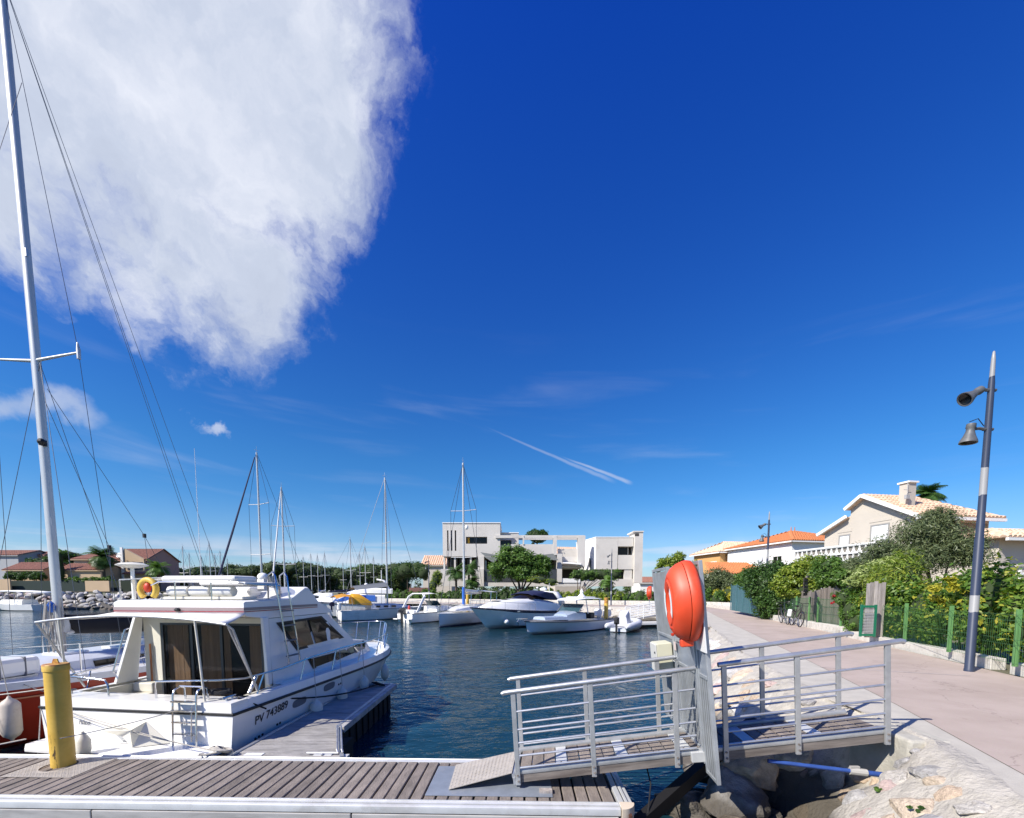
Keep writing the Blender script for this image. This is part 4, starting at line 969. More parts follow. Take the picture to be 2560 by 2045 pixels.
# awning over the cockpit
rowsA = []
for i in range(7):
    k = i / 6; x = .02 + .88 * k
    row = []
    for j in range(17):
        s_ = -1 + 2 * j / 16; y = s_ * (1.66 - .38 * k)
        zz = (2.405 + .115 * (1 - s_ * s_)) * (1 - k) + 2.525 * k - .03 * math.sin(math.pi * k) * (1 + .5 * math.cos(9 * s_))
        row.append((x, y, zz))
    rowsA.append(row)
aw = B().loft(rowsA).build('awning', canvas, cr, smooth=60); aw.modifiers.new('solid', 'SOLIDIFY').thickness = .006
rowsA = []
for i in range(2): rowsA.append([(.0 + .01 * i, s_ * 1.66, 2.405 + .115 * (1 - s_ * s_) - .05 * i) for s_ in [-1 + 2 * j / 16 for j in range(17)]])
b = B(); b.tube([(0, s_ * 1.68, 2.40 + .115 * (1 - s_ * s_)) for s_ in [-1 + 2 * j / 20 for j in range(21)]], .02, 8)
for pts in ([(0, -1.68, 2.4), (.1, -1.7, 2.32), (.62, -1.66, 1.24)], [(.06, -1.66, 2.36), (.68, -1.62, 1.24)], [(0, 1.68, 2.4), (.05, 1.7, 2.34), (.62, 1.66, 1.22)]): b.tube(pts, .017, 8)
b.build('awning_frame', alu, cr, smooth=50)
for pts in ([(0, -1.16, 2.46), (.06, -1.2, 1.2)], [(0, 1.25, 2.45), (.06, 1.25, 1.2)]): B().tube(pts, .017, 8).build('awning_prop', gelcream, cr, smooth=50)
# rails
b = B()
st = [(.16, -.25, 1.19), (.15, -.25, 1.42), (.14, -.29, 1.47), (.12, -.9, 1.5), (.16, -1.35, 1.51), (.4, -1.62, 1.5), (1.2, -1.70, 1.52), (2.2, -1.72, 1.60), (3.3, -1.74, 1.63), (4.6, -1.72, 1.62), (5.8, -1.5, 1.6), (6.6, -1.25, 1.58), (7.1, -1.05, 1.57)]
b.tube(st, .016, 7)
b.tube([(.16, .62, 1.19), (.15, .62, 1.40), (.16, .68, 1.46), (.2, 1.45, 1.5), (.6, 1.62, 1.5), (2.2, 1.72, 1.6), (4.6, 1.72, 1.62), (5.8, 1.5, 1.6), (7.1, 1.05, 1.57)], .016, 7)
b.build('guard_rail', steel, cr, smooth=50)
b = B()
b.tube([(6.75, -1.16, 1.15), (6.95, -1.10, 1.78), (7.9, -.72, 1.82), (8.62, -.3, 1.82), (8.7, 0, 1.82), (8.62, .3, 1.82), (7.9, .72, 1.82), (6.95, 1.1, 1.78), (6.75, 1.16, 1.15)], .017, 7)
for x, y in ((7.55, .85), (8.2, .5), (8.5, .22)):
    for sg in (-1, 1): b.tube([(x - .1, sg * y * .95, 1.12), (x + .12, sg * y, 1.82)], .014, 6)
b.build('bow_pulpit', steel, cr, smooth=50)
for x in (.75, 1.9, 3.0, 4.2, 5.4, 6.5):
    yb = c_hb(x / CL) - .1
    zt = 1.5 if x < 1.5 else 1.61
    for sg in (-1, 1): B().tube([(x - .12, sg * yb, 1.17), (x, sg * (yb + .05), zt)], .013, 6).build('stanchion', steel, cr)
B().tube([(.62, -1.5, 1.2), (.82, -1.5, 1.47)], .032, 10).build('rod_holder', steel, cr, smooth=50)
# stern ladder, platform, box
b = B()
for yy in (-.76, -1.16): b.tube([(-.10, yy, .50), (-.09, yy, .56), (-.05, yy, 1.30), (-.02, yy, 1.38), (.08, yy, 1.42), (.16, yy, 1.38), (.17, yy, 1.2)], .015, 7)
for yy in (-.80, -1.12): b.tube([(-.13, yy, .62), (-.10, yy, 1.15)], .010, 6)
b.tube([(.08, -.76, 1.42), (.08, -1.16, 1.42)], .015, 7)
sl_ = b.build('stern_ladder', steel, cr, smooth=50)
for zz in (.72, .90, 1.08, 1.22): B().b2((-.115, -1.15, zz - .012), (-.06, -.77, zz + .012)).build('rung', steel, sl_, bevel=.006)
b = B(); b.prism([(0, -1.62, .46), (0, 1.62, .46), (-.3, 1.62, .46), (-.46, 1.40, .46), (-.50, .5, .46), (-.50, -.9, .46), (-.44, -1.35, .46), (-.22, -1.60, .46)], (0, 0, .065)); b.build('swim_platform', gel, cr, bevel=.015)
b = B(); b.add([(-.005, .52, .74), (-.005, -.22, .86), (-.18, .40, .735), (-.26, -.22, .80), (-.005, -.62, .535), (-.26, -.24, .535), (-.02, .1, .535), (-.20, .0, .68)], [(0, 1, 3, 2), (1, 4, 5, 3), (3, 5, 7), (2, 3, 7)]); b.build('step_box', gelcream, cr)
# lettering, ports, skin fittings
wm = mat('black_letters', (.01, .01, .012), .5); gm = mat('grey_letters', (.17, .17, .18), .5)
def hull_y(x, z):
    t = x / CL; h = c_hb(t); cf, zc = c_ch(t); zt = c_zr(t)
    return h * (cf + (1 - cf) * (z - zc) / (zt - zc)) if z > zc else h * cf
def on_side(x, z, out=.006): return Vector((x, -hull_y(x, z) - out, z))
A, C_, D_ = on_side(.43, .79), on_side(1.17, .86), on_side(.8, .90)
text('PV 743889', .2, wm, cr, basis(on_side(.86, .815, .012), C_ - A, on_side(.8, .95) - on_side(.8, .75)), 'registration_number', .12, sx=.93)
text('Nice', .11, gm, cr, basis((-.012, .90, .80), (0, -1, 0), (0, 0, 1)), 'home_port_lettering', .25)
for x, z in ((1.62, .80), (2.62, .88)):
    P = []
    for k in range(20):
        a = 2 * math.pi * k / 20; q = .6; u = abs(math.cos(a)) ** q * math.copysign(1, math.cos(a)) * .20; v = abs(math.sin(a)) ** q * math.copysign(1, math.sin(a)) * .075
        P.append(on_side(x + u, z + v + u * .04, .003))
    B().prism(P, (0, -.012, 0)).build('porthole', mat('grey_port', (.16, .165, .18), .35), cr)
for x, z in ((.50, .475), (.58, .485), (.66, .495), (1.02, .555), (1.09, .56), (3.0, .84), (3.08, .845)):
    p = on_side(x, z, -.01); B().cyl(p, p + Vector((0, -.022, 0)), .022, n=10).build('skin_fitting', black, cr)
for x, y in ((.22, -1.48), (.22, 1.48)):
    b = B(); b.cyl((x - .06, y, 1.19), (x - .06, y, 1.24), .015, n=6); b.cyl((x + .06, y, 1.19), (x + .06, y, 1.24), .015, n=6); b.tube([(x - .13, y, 1.245), (x + .13, y, 1.245)], .016, 7); b.build('cleat', steel, cr)
# fenders, ropes
def fender(name, top, r, h, label, m=gelcream, line_to=None, lm=ropew):
    t = thing(name, label, 'fender', top)
    B().lathe([(0, .0), (.02, 0), (.03, -.03), (r * .7, -.08), (r, -.14), (r, -h + .12), (r * .75, -h + .05), (.03, -h), (.02, -h - .03), (0, -h - .03)], n=14).build('body', m, t, smooth=60)
    if line_to is not None: B().tube([(0, 0, -.01), Vector(line_to) - Vector(top)], .007, 5).build('lanyard', lm, t)
    return t
ordn = ['rearmost', 'second from the stern', 'third from the stern', 'foremost']
for k, (x, zt) in enumerate(((1.98, .78), (2.95, .82), (4.0, .85), (5.4, .9))):
    top = CRM @ (on_side(x, zt) + Vector((0, -.11, 0))); fender('boat_fender', top, .105 if k else .12, .46, 'dusty white fender on the cruiser side above the finger pontoon, ' + ordn[k], line_to=CRM @ Vector((x + .1, -c_hb(x / CL) + .0, 1.60)))
p = gz(207, 1852, .72); fender('boat_fender', (p.x, p.y, .86), .09, .40, 'white fender standing against the swim platform behind the yellow pile')
b = B(); g = random.Random(8); p0 = CRM @ Vector((.22, -1.45, 1.26)); pts = []
for i in range(60): a = i * .55; pts.append((p0.x - .1 + .16 * math.cos(a) * g.uniform(.7, 1.1), p0.y + .07 * math.sin(a), p0.z + .03 + .06 * abs(math.sin(i * .3))))
b.tube(pts, .016, 6); b.build('rope_pile', roped, label='black mooring rope heaped on the cruiser stern cleat', cat='rope')
def rope(p, q, s, label, m=ropew, r=.009, name='mooring_line', n=14): return B().tube(sag(p, q, s, n), r, 6).build(name, m, smooth=60, label=label, cat='rope')
rope(CRM @ Vector((.3, -1.56, 1.24)), (-3.30, 10.45, PZ + .06), .16, 'black mooring line along the cruiser side to the finger end', roped, .016)
rope(CRM @ Vector((.25, -1.6, 1.22)), CRM @ Vector((.62, -1.80, .95)), .0, 'short black rope tail over the cruiser gunwale', roped, .016)
coil('rope_coil', (-3.3, 10.5, PZ), 'small black rope coil at the far end of the finger pontoon', roped, .12, 4, .016, 2)
rope(CRM @ Vector((-.03, 1.3, 1.02)), rc + Vector((-.1, 0, .04)), .03, 'thin pale line slanting across the cruiser transom to the rope coil', ropew, .006)
rope(CRM @ Vector((-.03, 1.5, 1.02)), rc + Vector((-.06, .02, .04)), .05, 'second pale line crossing below the stern box to the rope coil', ropew, .007)
rope(CRM @ Vector((-.06, -.78, 1.06)), (-6.0, 5.6, .95), .02, 'thin taut line from the stern ladder to the yellow pile', ropew, .006)
rope(CRM @ Vector((.02, 1.72, 1.15)), gz(95, 1885, .3), .02, 'pale stern line hanging down at the outer corner of the cruiser', ropew, .008)
# ------------------------------------------------------------------ other boats
def simple_hull(t, L, Bm, fs, fb, m, rake=.6, full=.45, transom=.85, keel=-.3, flare=.8, deckm=None, deck=True, rubm=None, rr=.03, pw=2.2, n=18):
    def hb(u): return Bm / 2 * (transom + (1 - transom) * math.sin(min(1, u / full) * math.pi / 2)) if u < full else Bm / 2 * max(.0, 1 - ((u - full) / (1 - full)) ** pw) ** .85
    zr = lambda u: fs + (fb - fs) * u ** 1.8
    kl = lambda u: keel if u < .6 else keel + (-.0 - keel + .15) * ((u - .6) / .4) ** 2
    ch = lambda u: (flare + (1 - flare) * .4 - .45 * max(0, (u - .4) / .6) ** 1.3, .08 + .35 * fb * max(0, u - .3) ** 1.6)
    rows = hull(L, hb, zr, kl, ch, rake, n)
    h = hull_obj('hull', rows, m, t)
    if deck: deck_obj('deck', rows, deckm or gel, t, 0, -.04, .02)
    if rubm: rub('rub_rail', rows, rubm, t, rr, 0, .005, stern=True)
    return rows, hb, zr
def blockloft(name, secs, m, t, smooth=35, cap=True):
    """secs: (x, half width bottom, half width top, z bottom, z top)"""
    rows = [[(x, -a, z0), (x, -(a + (c - a) * .8), z0 + (z1 - z0) * .8), (x, -c * .82, z1), (x, 0, z1 + .03), (x, c * .82, z1), (x, (a + (c - a) * .8), z0 + (z1 - z0) * .8), (x, a, z0)] for x, a, c, z0, z1 in secs]
    return B().loft(rows, cap, cap).build(name, m, t, smooth=smooth)
def rail_loop(name, t, rows, x0, h, m=steel, r=.018, inset=.08, posts=5):
    P = [(x, max(.05, y - inset), z + h) for x, y, z in (q[0] for q in rows) if x > x0]
    S = [(x, -y, z) for x, y, z in P]
    b = B(); b.tube(P + S[::-1], r, 5)
    for k in range(posts):
        x, y, z = P[int(k * (len(P) - 1) / max(1, posts - 1))]
        for sg in (-1, 1): b.tube([(x, sg * y, z - h), (x, sg * y, z)], r * .8, 5)
    return b.build(name, m, t)
def outboard(t, x, y, z, m=black, s=1.0, tilt=0):
    b = B(); M3 = Matrix.Rotation(tilt, 3, 'Y')
    b.loft([[M3 @ Vector((a * s, q[0] * s, (q[1]) * s)) + Vector((x, y, z)) for q in ((-w, h0), (-w * .9, h1), (0, h1 + .04), (w * .9, h1), (w, h0))] for a, w, h0, h1 in ((-.42, .13, .2, .42), (-.2, .19, .05, .62), (.1, .19, .05, .62), (.25, .13, .12, .5))], True, True, True)
    b.bar(M3 @ Vector((-.12 * s, 0, .1 * s)) + Vector((x, y, z)), M3 @ Vector((-.12 * s, 0, -.75 * s)) + Vector((x, y, z)), .12 * s, .22 * s, (1, 0, 0))
    b.box(M3 @ Vector((-.16 * s, 0, -.66 * s)) + Vector((x, y, z)), (.45 * s, .3 * s, .03 * s))
    return b.build('outboard_motor', m, t, smooth=35)
def rig(t, mx, z0, H, L, hbm, boom=None, cover=navy, spread=(.5,), mm=mastm, r=.075, bowz=1.1, sternz=1.0, furl=None, wr=.012, bow=None, boomz=1.3):
    bow = L if bow is None else bow
    B().tube([(mx, 0, z0), (mx, 0, H)], [r, r * .8], 9).build('mast', mm, t, smooth=60)
    b = B(); b.tube([(mx, 0, H), (bow - .15, 0, bowz)], wr, 4); b.tube([(mx, 0, H), (.1, 0, sternz)], wr, 4)
    sp = B()
    for f in spread:
        zz = z0 + (H - z0) * f
        B().tube([(mx, -hbm * .75, zz), (mx, 0, zz - .06), (mx, hbm * .75, zz)], .03, 5).build('spreader', mm, t)
    sp.tube([(mx, 0, H), (mx - .0, 0, H + .5)], .012, 4); sp.tube([(mx - .25, 0, H + .18), (mx + .2, 0, H + .18)], .012, 4)
    sp.build('masthead_gear', mm, t)
    for sg in (-1, 1):
        pts = [(mx, 0, H - .1)] + [(mx, sg * hbm * .75, z0 + (H - z0) * f) for f in sorted(spread, reverse=True)] + [(mx - .1, sg * hbm, 1.0)]
        b.tube(pts, wr, 4)
    b.build('standing_rigging', wirem, t)
    if furl: B().tube([(mx + (bow - mx) * .04, 0, H * .97), (mx + (bow - mx) * .5, 0, H * .5 + .4), (bow - .2, 0, bowz + .35)], [.035, .075, .085], 7).build('furled_jib', furl, t)
    if boom:
        B().tube([(mx - .1, 0, z0 + boomz), (mx - boom, 0, z0 + boomz + .05)], .06, 7).build('boom', mm, t)
        B().tube([(mx - .05, 0, z0 + boomz + .45), (mx - .3, 0, z0 + boomz + .28), (mx - boom * .6, 0, z0 + boomz + .2), (mx - boom, 0, z0 + boomz + .12)], [.1, .16, .14, .07], 8).build('sail_cover', cover, t, smooth=60)
# --- red hulled sailing yacht beside the cruiser, bow towards the viewer; origin at the mast
YR = R(-97)
ry = thing('sailing_yacht', 'red hulled sailing yacht with tall mast and black boom cover behind the yellow pile', 'sailboat', (-9.97, 9.5, 0), YR)
RYM = Matrix.Translation((-9.97, 9.5, 0)) @ Matrix.Rotation(YR, 4, 'Z')
rl, rs = 10.4, -5.6
def r_hb(u): return 1.15 + .42 * math.sin(min(1, u / .45) * math.pi / 2) if u < .45 else 1.57 * max(0, 1 - ((u - .45) / .55) ** 2.0) ** .8
rrows = hull(rl, r_hb, lambda u: .98 + .30 * u ** 2, lambda u: -.5 + .5 * u ** 4, lambda u: (.93 - .45 * max(0, u - .5) / .5, .0 + .25 * u ** 3), 1.2, 24)
rrows = [[(x + rs, y, z) for x, y, z in r] for r in rrows]
hull_obj('hull', rrows, redhull, ry)
up = [[(x, max(0, y - .004), z), (x, max(0, y - .03), z + .13), (x, max(0, y - .07), z + .14)] for x, y, z in (r[0] for r in rrows)]
b = B(); b.loft(up); b.loft([[(x, -y, z) for x, y, z in r] for r in up]); b.build('toe_rail', gelgrey, ry, smooth=40)
rub('rub_strip', rrows, mat('tan_strip', (.42, .17, .08), .5), ry, .016, -.16, .0)
deck_obj('deck', rrows, gel, ry, rs, .12, .05, .06)
blockloft('coachroof', [(-2.6, .95, .85, 1.1, 1.50), (.6, .9, .78, 1.12, 1.50), (1.8, .6, .5, 1.16, 1.40), (2.5, .3, .25, 1.2, 1.28)], gelgrey, ry)
blockloft('coaming', [(-5.2, .8, .75, 1.05, 1.3), (-2.6, 1.0, .9, 1.05, 1.42)], gel, ry)
for x in (-.4, -1.3): B().b2((x, .80, 1.25), (x + .45, .88, 1.38)).build('cabin_window', glassd, ry)
for (x, y, w_) in ((.0, .1, .55), (-1.2, .2, .7), (1.2, 0, .45)): B().b2((x - w_ / 2, y - .25, 1.51), (x + w_ / 2, y + .25, 1.57)).build('hatch', gel, ry, bevel=.02)
b = B(); b.b2((-2.2, .0, 1.5), (-1.5, .6, 1.72)); b.build('hatch_garage', gel, ry, bevel=.05)
b = B(); b.ell((-2.0, .3, 1.76), (.07, .07, .07), 10, 7); b.build('red_lamp', mat('red_plastic', (.4, .02, .02), .4), ry)
b = B(); b.tube([(0, 0, 1.1), (-.02, -.12, 8), (-.05, -.3, 15.4)], [.075, .072, .062], 14, flat=1.3); b.build('mast', mastm, ry, smooth=60)
b = B()
for zz in (7.75,): B().tube([(0, -1.15, zz + .1), (0, -.14, zz), (0, .95, zz + .1)], [.02, .035, .02], 7).build('spreader', mastm, ry, smooth=60)
b.tube([(0, .95, 7.72), (0.0, .95, 7.9), (0.0, .94, 8.05)], [.035, .04, .015], 6); b.build('spreader_boot', mastm, ry, smooth=60)
b = B(); b.ell((.10, .02, 6.05), (.07, .07, .07), 8, 6); b.b2((.0, -.03, 5.98), (.12, .03, 6.1)); b.build('deck_light', black, ry)
for zz in (3.0, 4.4, 9.9): B().box((.0, .09 - .02 * zz, zz), (.07, .05, .16)).build('mast_cleat', alu, ry)
b = B(); wr = .0055
masth = (-.05, -.3, 15.3)
for pts in ([masth, (0, .95, 7.85), (-.1, 1.45, 1.1)], [masth, (0, -1.15, 7.85), (-.1, -1.45, 1.1)], [(0, 0, 7.7), (-.6, 1.4, 1.1)], [(0, 0, 7.7), (.6, 1.35, 1.1)], [(0, 0, 7.7), (.6, -1.35, 1.1)], [(0, 0, 7.7), (-.6, -1.4, 1.1)],
            [masth, (4.6, 0, 1.3)], [masth, (-5.5, .0, 1.1)], [masth, (-4.4, .05, 2.2)], [masth, (-4.5, -.15, 2.2)], [(-.06, 0, 13.2), (3.2, 0, 1.25)],
            [(-.06, .05, 7.2), (-1.7, .4, 4.3), (-2.2, .05, 2.3)], [(-1.7, .4, 4.3), (-3.2, .05, 2.25)], [(-.06, -.05, 7.0), (-1.5, -.4, 4.0), (-2.6, 0, 2.3)], [(-1.5, -.4, 4.0), (-1.2, -.05, 2.3)]): b.tube(pts, wr, 5)
b.build('rigging', wirem, ry)
b = B()
for x, z in ((-1.7, 4.3), (-1.5, 4.0)): b.box((x, .4 if x < -1.6 else -.4, z), (.06, .05, .1))
b.build('block', black, ry)
B().tube([(-.1, 0, 2.0), (-4.7, 0, 2.1)], .06, 8).build('boom', mastm, ry)
b = B(); b.tube([(-.05, 0, 2.3), (-.3, 0, 2.15), (-1.6, 0, 2.1), (-3.4, 0, 2.08), (-4.7, 0, 2.05)], [.1, .25, .3, .27, .12], 12, flat=.9); b.build('sail_cover', blackc, ry, smooth=60)
b = B(); g = random.Random(2)
for k in range(16):
    a = g.uniform(0, 6.28); z = g.uniform(2.2, 2.75); b.tube([(.1 + .12 * math.cos(a), .12 * math.sin(a), z), (.12 + .16 * math.cos(a), .16 * math.sin(a), z - .5), (.1 + .13 * math.cos(a + .4), .15 * math.sin(a + .4), z - g.uniform(.8, 1.2)), (.05 + .1 * math.cos(a), .1 * math.sin(a), z - .3)], .011, 5)
b.build('halyard_coils', ropew, ry, kind='stuff')
b = B(); b.b2((-.13, -.12, 1.98), (.05, .12, 2.3)); b.build('gooseneck', alu, ry, bevel=.03)
b = B(); b.ell((.14, .0, 2.55), (.07, .07, .12), 8, 6); b.build('blue_cover', blue, ry, smooth=60)
b = B()
for sg in (-1, 1):
    b.tube([(x, sg * max(.05, y - .08), z + .75) for x, y, z in (r[0] for r in rrows[2:-1])], .008, 5)
    for r in rrows[3:-2:3]: x, y, z = r[0]; b.tube([(x, sg * (y - .08), z + .12), (x, sg * (y - .08), z + .76)], .014, 5)
b.build('guard_rail', steel, ry)
b = B(); b.b2((1.05, .35, 1.3), (1.95, .95, 1.66)); cn = b.build('liferaft_canister', gel, ry, bevel=.09)
b = B()
for xx in (1.3, 1.68): b.b2((xx, .34, 1.295), (xx + .03, .96, 1.668))
b.build('strap', rubgrey, cn, bevel=.09); B().b2((1.1, .4, 1.2), (1.9, .9, 1.3)).build('canister_rack', alu, ry)
B().cyl((-.9, 1.1, 1.15), (-.9, 1.1, 1.55), .035, n=10).build('vent_pipe', steel, ry, smooth=60)
pt = at(20, 1722, 7.05); fender('boat_fender', (pt.x, pt.y, 1.16), .13, .72, 'large grubby fender hanging on the red hull at the left edge', mat('grubby_fender', (.55, .48, .40), .6, var=.1, vs_=5, dirt=(.35, .2, .13), ds=4, da=.5), line_to=(pt.x - .1, pt.y, 1.9))
rope(RYM @ Vector((1.6, 1.3, 1.2)), CRM @ Vector((.4, 1.6, 1.1)), .04, 'dark line from the red yacht to the cruiser stern', wirem, .008)
rope(RYM @ Vector((3.0, 1.0, 1.25)), (-6.15, 5.85, 1.6), .05, 'pale mooring line from the red yacht to the yellow pile', ropew, .01)
rope(RYM @ Vector((3.2, .9, .35)), CRM @ Vector((-.3, 1.6, .6)), .03, 'pale line stretched low between red hull and swim platform', ropew, .012)
# --- T-top day boat
t = thing('day_boat', 'pale grey open day boat with white hardtop at the right of the moored row', 'motorboat', (7.1, 34.4, 0), R(-134))
t.scale = (1, 1, .82)
rows, hb, zr = simple_hull(t, 9.0, 2.8, .85, 1.1, mat('pale_grey_hull', (.74, .75, .79), .15, coat=.5, var=.02), rake=.25, full=.5, flare=.9, rubm=rubgrey, rr=.06, pw=3.0)
blockloft('foredeck_lounge', [(5.2, .7, .6, 1.05, 1.35), (7.6, .55, .45, 1.15, 1.4)], silverblue, t)
blockloft('console', [(3.3, .85, .8, 1.0, 1.6), (4.6, .8, .7, 1.0, 1.75), (5.3, .7, .55, 1.0, 1.5)], silverblue, t)
b = B(); b.loft([[(4.35, y, 1.7), (3.75, y * .9, 2.3)] for y in (-.95, -.8, -.4, 0, .4, .8, .95)]); b.build('windscreen', glassb, t)
b = B(); b.tube([(4.4, -.98, 1.68), (3.75, -.9, 2.32), (3.75, .9, 2.32), (4.4, .98, 1.68)], .04, 6); b.build('windscreen_frame', rubgrey, t)
b = B(); b.loft([[(x, -w, z - .05), (x, -w, z), (x, -w * .6, z + .06), (x, w * .6, z + .06), (x, w, z), (x, w, z - .05)] for x, w, z in ((1.3, .9, 2.78), (2.0, 1.15, 2.82), (3.8, 1.15, 2.84), (4.6, .85, 2.72))], True, True, True); b.build('hardtop', white, t, smooth=40)
for sg in (-1, 1):
    for pq, q_ in (([(1.7, sg * 1.05, 1.0), (1.9, sg * 1.05, 2.8)], .05), ([(3.3, sg * 1.0, 1.5), (3.6, sg * 1.0, 2.8)], .035)): B().tube(pq, q_, 7).build('hardtop_leg', gelgrey, t)
b = B(); b.b2((2.0, -.75, 2.9), (3.6, -.71, 2.98)); b.b2((2.0, .71, 2.9), (3.6, .75, 2.98)); b.b2((2.0, -.75, 2.9), (2.04, .75, 2.98)); b.b2((3.56, -.75, 2.9), (3.6, .75, 2.98)); b.build('roof_rack', white, t)
b = B(); b.lathe([(.3, 2.9), (.28, 3.05), (.14, 3.2), (.1, 3.35), (.16, 3.4), (.1, 3.5), (0, 3.75)], (2.7, 0, 0), 12); b.build('radar_mast', white, t, smooth=50)
for y in (-.42, .42): outboard(t, -.15, y, 1.0, white, 1.15)
for y in (-.5, .5): B().b2((2.2, y - .35, 1.0), (2.7, y + .35, 1.55)).build('seat', black, t, bevel=.06)
b = B(); b.b2((9.0, -.22, 1.3), (9.6, .22, 1.36)); b.tube([(9.5, 0, 1.35), (9.75, 0, 1.1), (9.6, 0, .9)], .04, 6); b.build('bow_anchor', steel, t)
# --- sports cruiser with navy canopy
t = thing('sports_cruiser', 'white sports cruiser with navy canopy and dark hull band', 'motorboat', (4.0, 39.6, 0), R(-130))
t.scale = (1, 1, .9)
rows, hb, zr = simple_hull(t, 10.9, 3.5, 1.25, 1.85, gel, rake=1.6, full=.42, flare=.85, rubm=navy, rr=.05, pw=2.3)
b = B()
for sg in (-1, 1):
    b.loft([[(q[0][0] + .0, sg * (q[0][1] + .006), q[0][2] - .06), (q[1][0], sg * (q[1][1] * .28 + q[0][1] * .72 + .014), q[0][2] * .72 + q[1][2] * .28 - .05)] for q in rows[:-1]])
b.build('hull_band', navy, t, smooth=50)
blockloft('superstructure', [(.4, 1.55, 1.5, 1.2, 1.8), (3.0, 1.6, 1.45, 1.25, 2.3), (5.0, 1.55, 1.3, 1.35, 2.5), (7.0, 1.3, 1.0, 1.5, 2.42), (8.6, .9, .65, 1.65, 2.2), (9.7, .5, .3, 1.78, 1.9)], gel, t)
b = B(); b.loft([[(6.0 - .9 * (y / 1.3) ** 2, y, 2.44), (4.9 - .8 * (y / 1.3) ** 2, y * .92, 2.9)] for y in (-1.3, -1.05, -.6, 0, .6, 1.05, 1.3)]); b.build('windscreen', glassd, t, smooth=50)
b = B(); b.loft([[(x, -w, z0), (x, -w * .95, z1 - .15), (x, -w * .6, z1), (x, 0, z1 + .05), (x, w * .6, z1), (x, w * .95, z1 - .15), (x, w, z0)] for x, w, z0, z1 in ((1.6, 1.35, 2.3, 2.95), (3.2, 1.35, 2.45, 3.2), (4.4, 1.25, 2.75, 3.1), (5.0, 1.2, 2.86, 2.92))], True); b.build('canopy', navy, t, smooth=45)
b = B()
for sg in (-1, 1): b.loft([[(x, sg * w, z), (x + .75, sg * w, z)] for x, w, z in ((.7, 1.55, 1.5), (1.0, 1.5, 2.4), (1.5, 1.3, 3.1))])
b.loft([[(1.5, -1.3, 3.1), (2.25, -1.3, 3.1)], [(1.6, 0, 3.22), (2.35, 0, 3.22)], [(1.5, 1.3, 3.1), (2.25, 1.3, 3.1)]])
ar = b.build('radar_arch', gel, t, smooth=50); ar.modifiers.new('s', 'SOLIDIFY').thickness = .12
b = B(); b.lathe([(0, 3.24), (.3, 3.26), (.32, 3.4), (.2, 3.5), (0, 3.52)], (1.9, 0, 0), 14); b.build('radar_dome', gel, t, smooth=60)
b = B(); b.tube([(2.0, .7, 3.2), (2.3, .9, 3.9)], .03, 5); b.ell((1.6, -.9, 3.5), (.1, .1, .1), 8, 6); b.build('antenna', white, t)
rail_loop('bow_rail', t, rows, 5.2, .62, posts=7)
for x, y in ((8.1, .35), (7.0, .3)): B().b2((x - .25, -.25, 2.3 if x > 7.5 else 2.43), (x + .25, .25, 2.35 if x > 7.5 else 2.48)).build('deck_hatch', glassd, t)
b = B(); b.ell((8.3, 1.18, .62), (.22, .22, .22), 10, 7); b.build('round_fender', gel, t, smooth=60)
b = B(); b.ell((7.2, 1.55, 1.45), (.28, .02, .08), 12, 6); b.build('porthole', steel, t)
# --- white sailing yacht, bow to the viewer
t = thing('sailing_yacht', 'white sailing yacht with plumb bow and tall bare mast left of the navy canopy', 'sailboat', (-2.6, 43.6, 0), R(-107))
rows, hb, zr = simple_hull(t, 10.6, 3.4, .95, 1.12, mat('cool_white_hull', (.82, .82, .84), .2, coat=.3), rake=.12, full=.4, flare=.8, transom=.9, pw=1.8)
rub('boot_stripe', [[(a[0] - .02, max(0, a[1] * .9), .06)] + r[1:] for r, a in ((r, r[2]) for r in rows)], navy, t, .05)
blockloft('coachroof', [(2.2, 1.1, 1.0, 1.1, 1.6), (4.5, 1.05, .95, 1.15, 1.65), (6.8, .8, .65, 1.2, 1.5), (8.2, .4, .3, 1.25, 1.32)], gel, t)
rig(t, 5.6, 1.3, 13.9, 10.6, 1.6, boom=4.2, cover=canvas, spread=(.36, .68), r=.10, bowz=1.3, wr=.018)
b = B(); b.tube([(5.75, 0, 1.7), (5.75, 0, 3.2)], .12, 8); b.build('mast_boot', blue, t)
b = B(); b.loft([[(x, y * w, 2.75 + .14 * (1 - y * y)) for y in (-1, -.5, 0, .5, 1)] for x, w in ((.4, 1.35), (1.6, 1.4), (2.4, 1.3))]); b.build('bimini', mat('grey_canvas', (.45, .45, .42), .8), t, smooth=60)
for x in (.6, 2.3): B().tube([(x + .3, -1.35, 1.1), (x, -1.35, 2.75), (x, 0, 2.9), (x, 1.35, 2.75), (x + .3, 1.35, 1.1)], .03, 6).build('bimini_frame', steel, t)
rail_loop('guard_rail', t, rows, .3, .6, posts=8, r=.014)
b = B(); b.ell((5.5, .25, 8.4), (.16, .16, .2), 10, 7); b.build('radar_dome', gel, t, smooth=60)
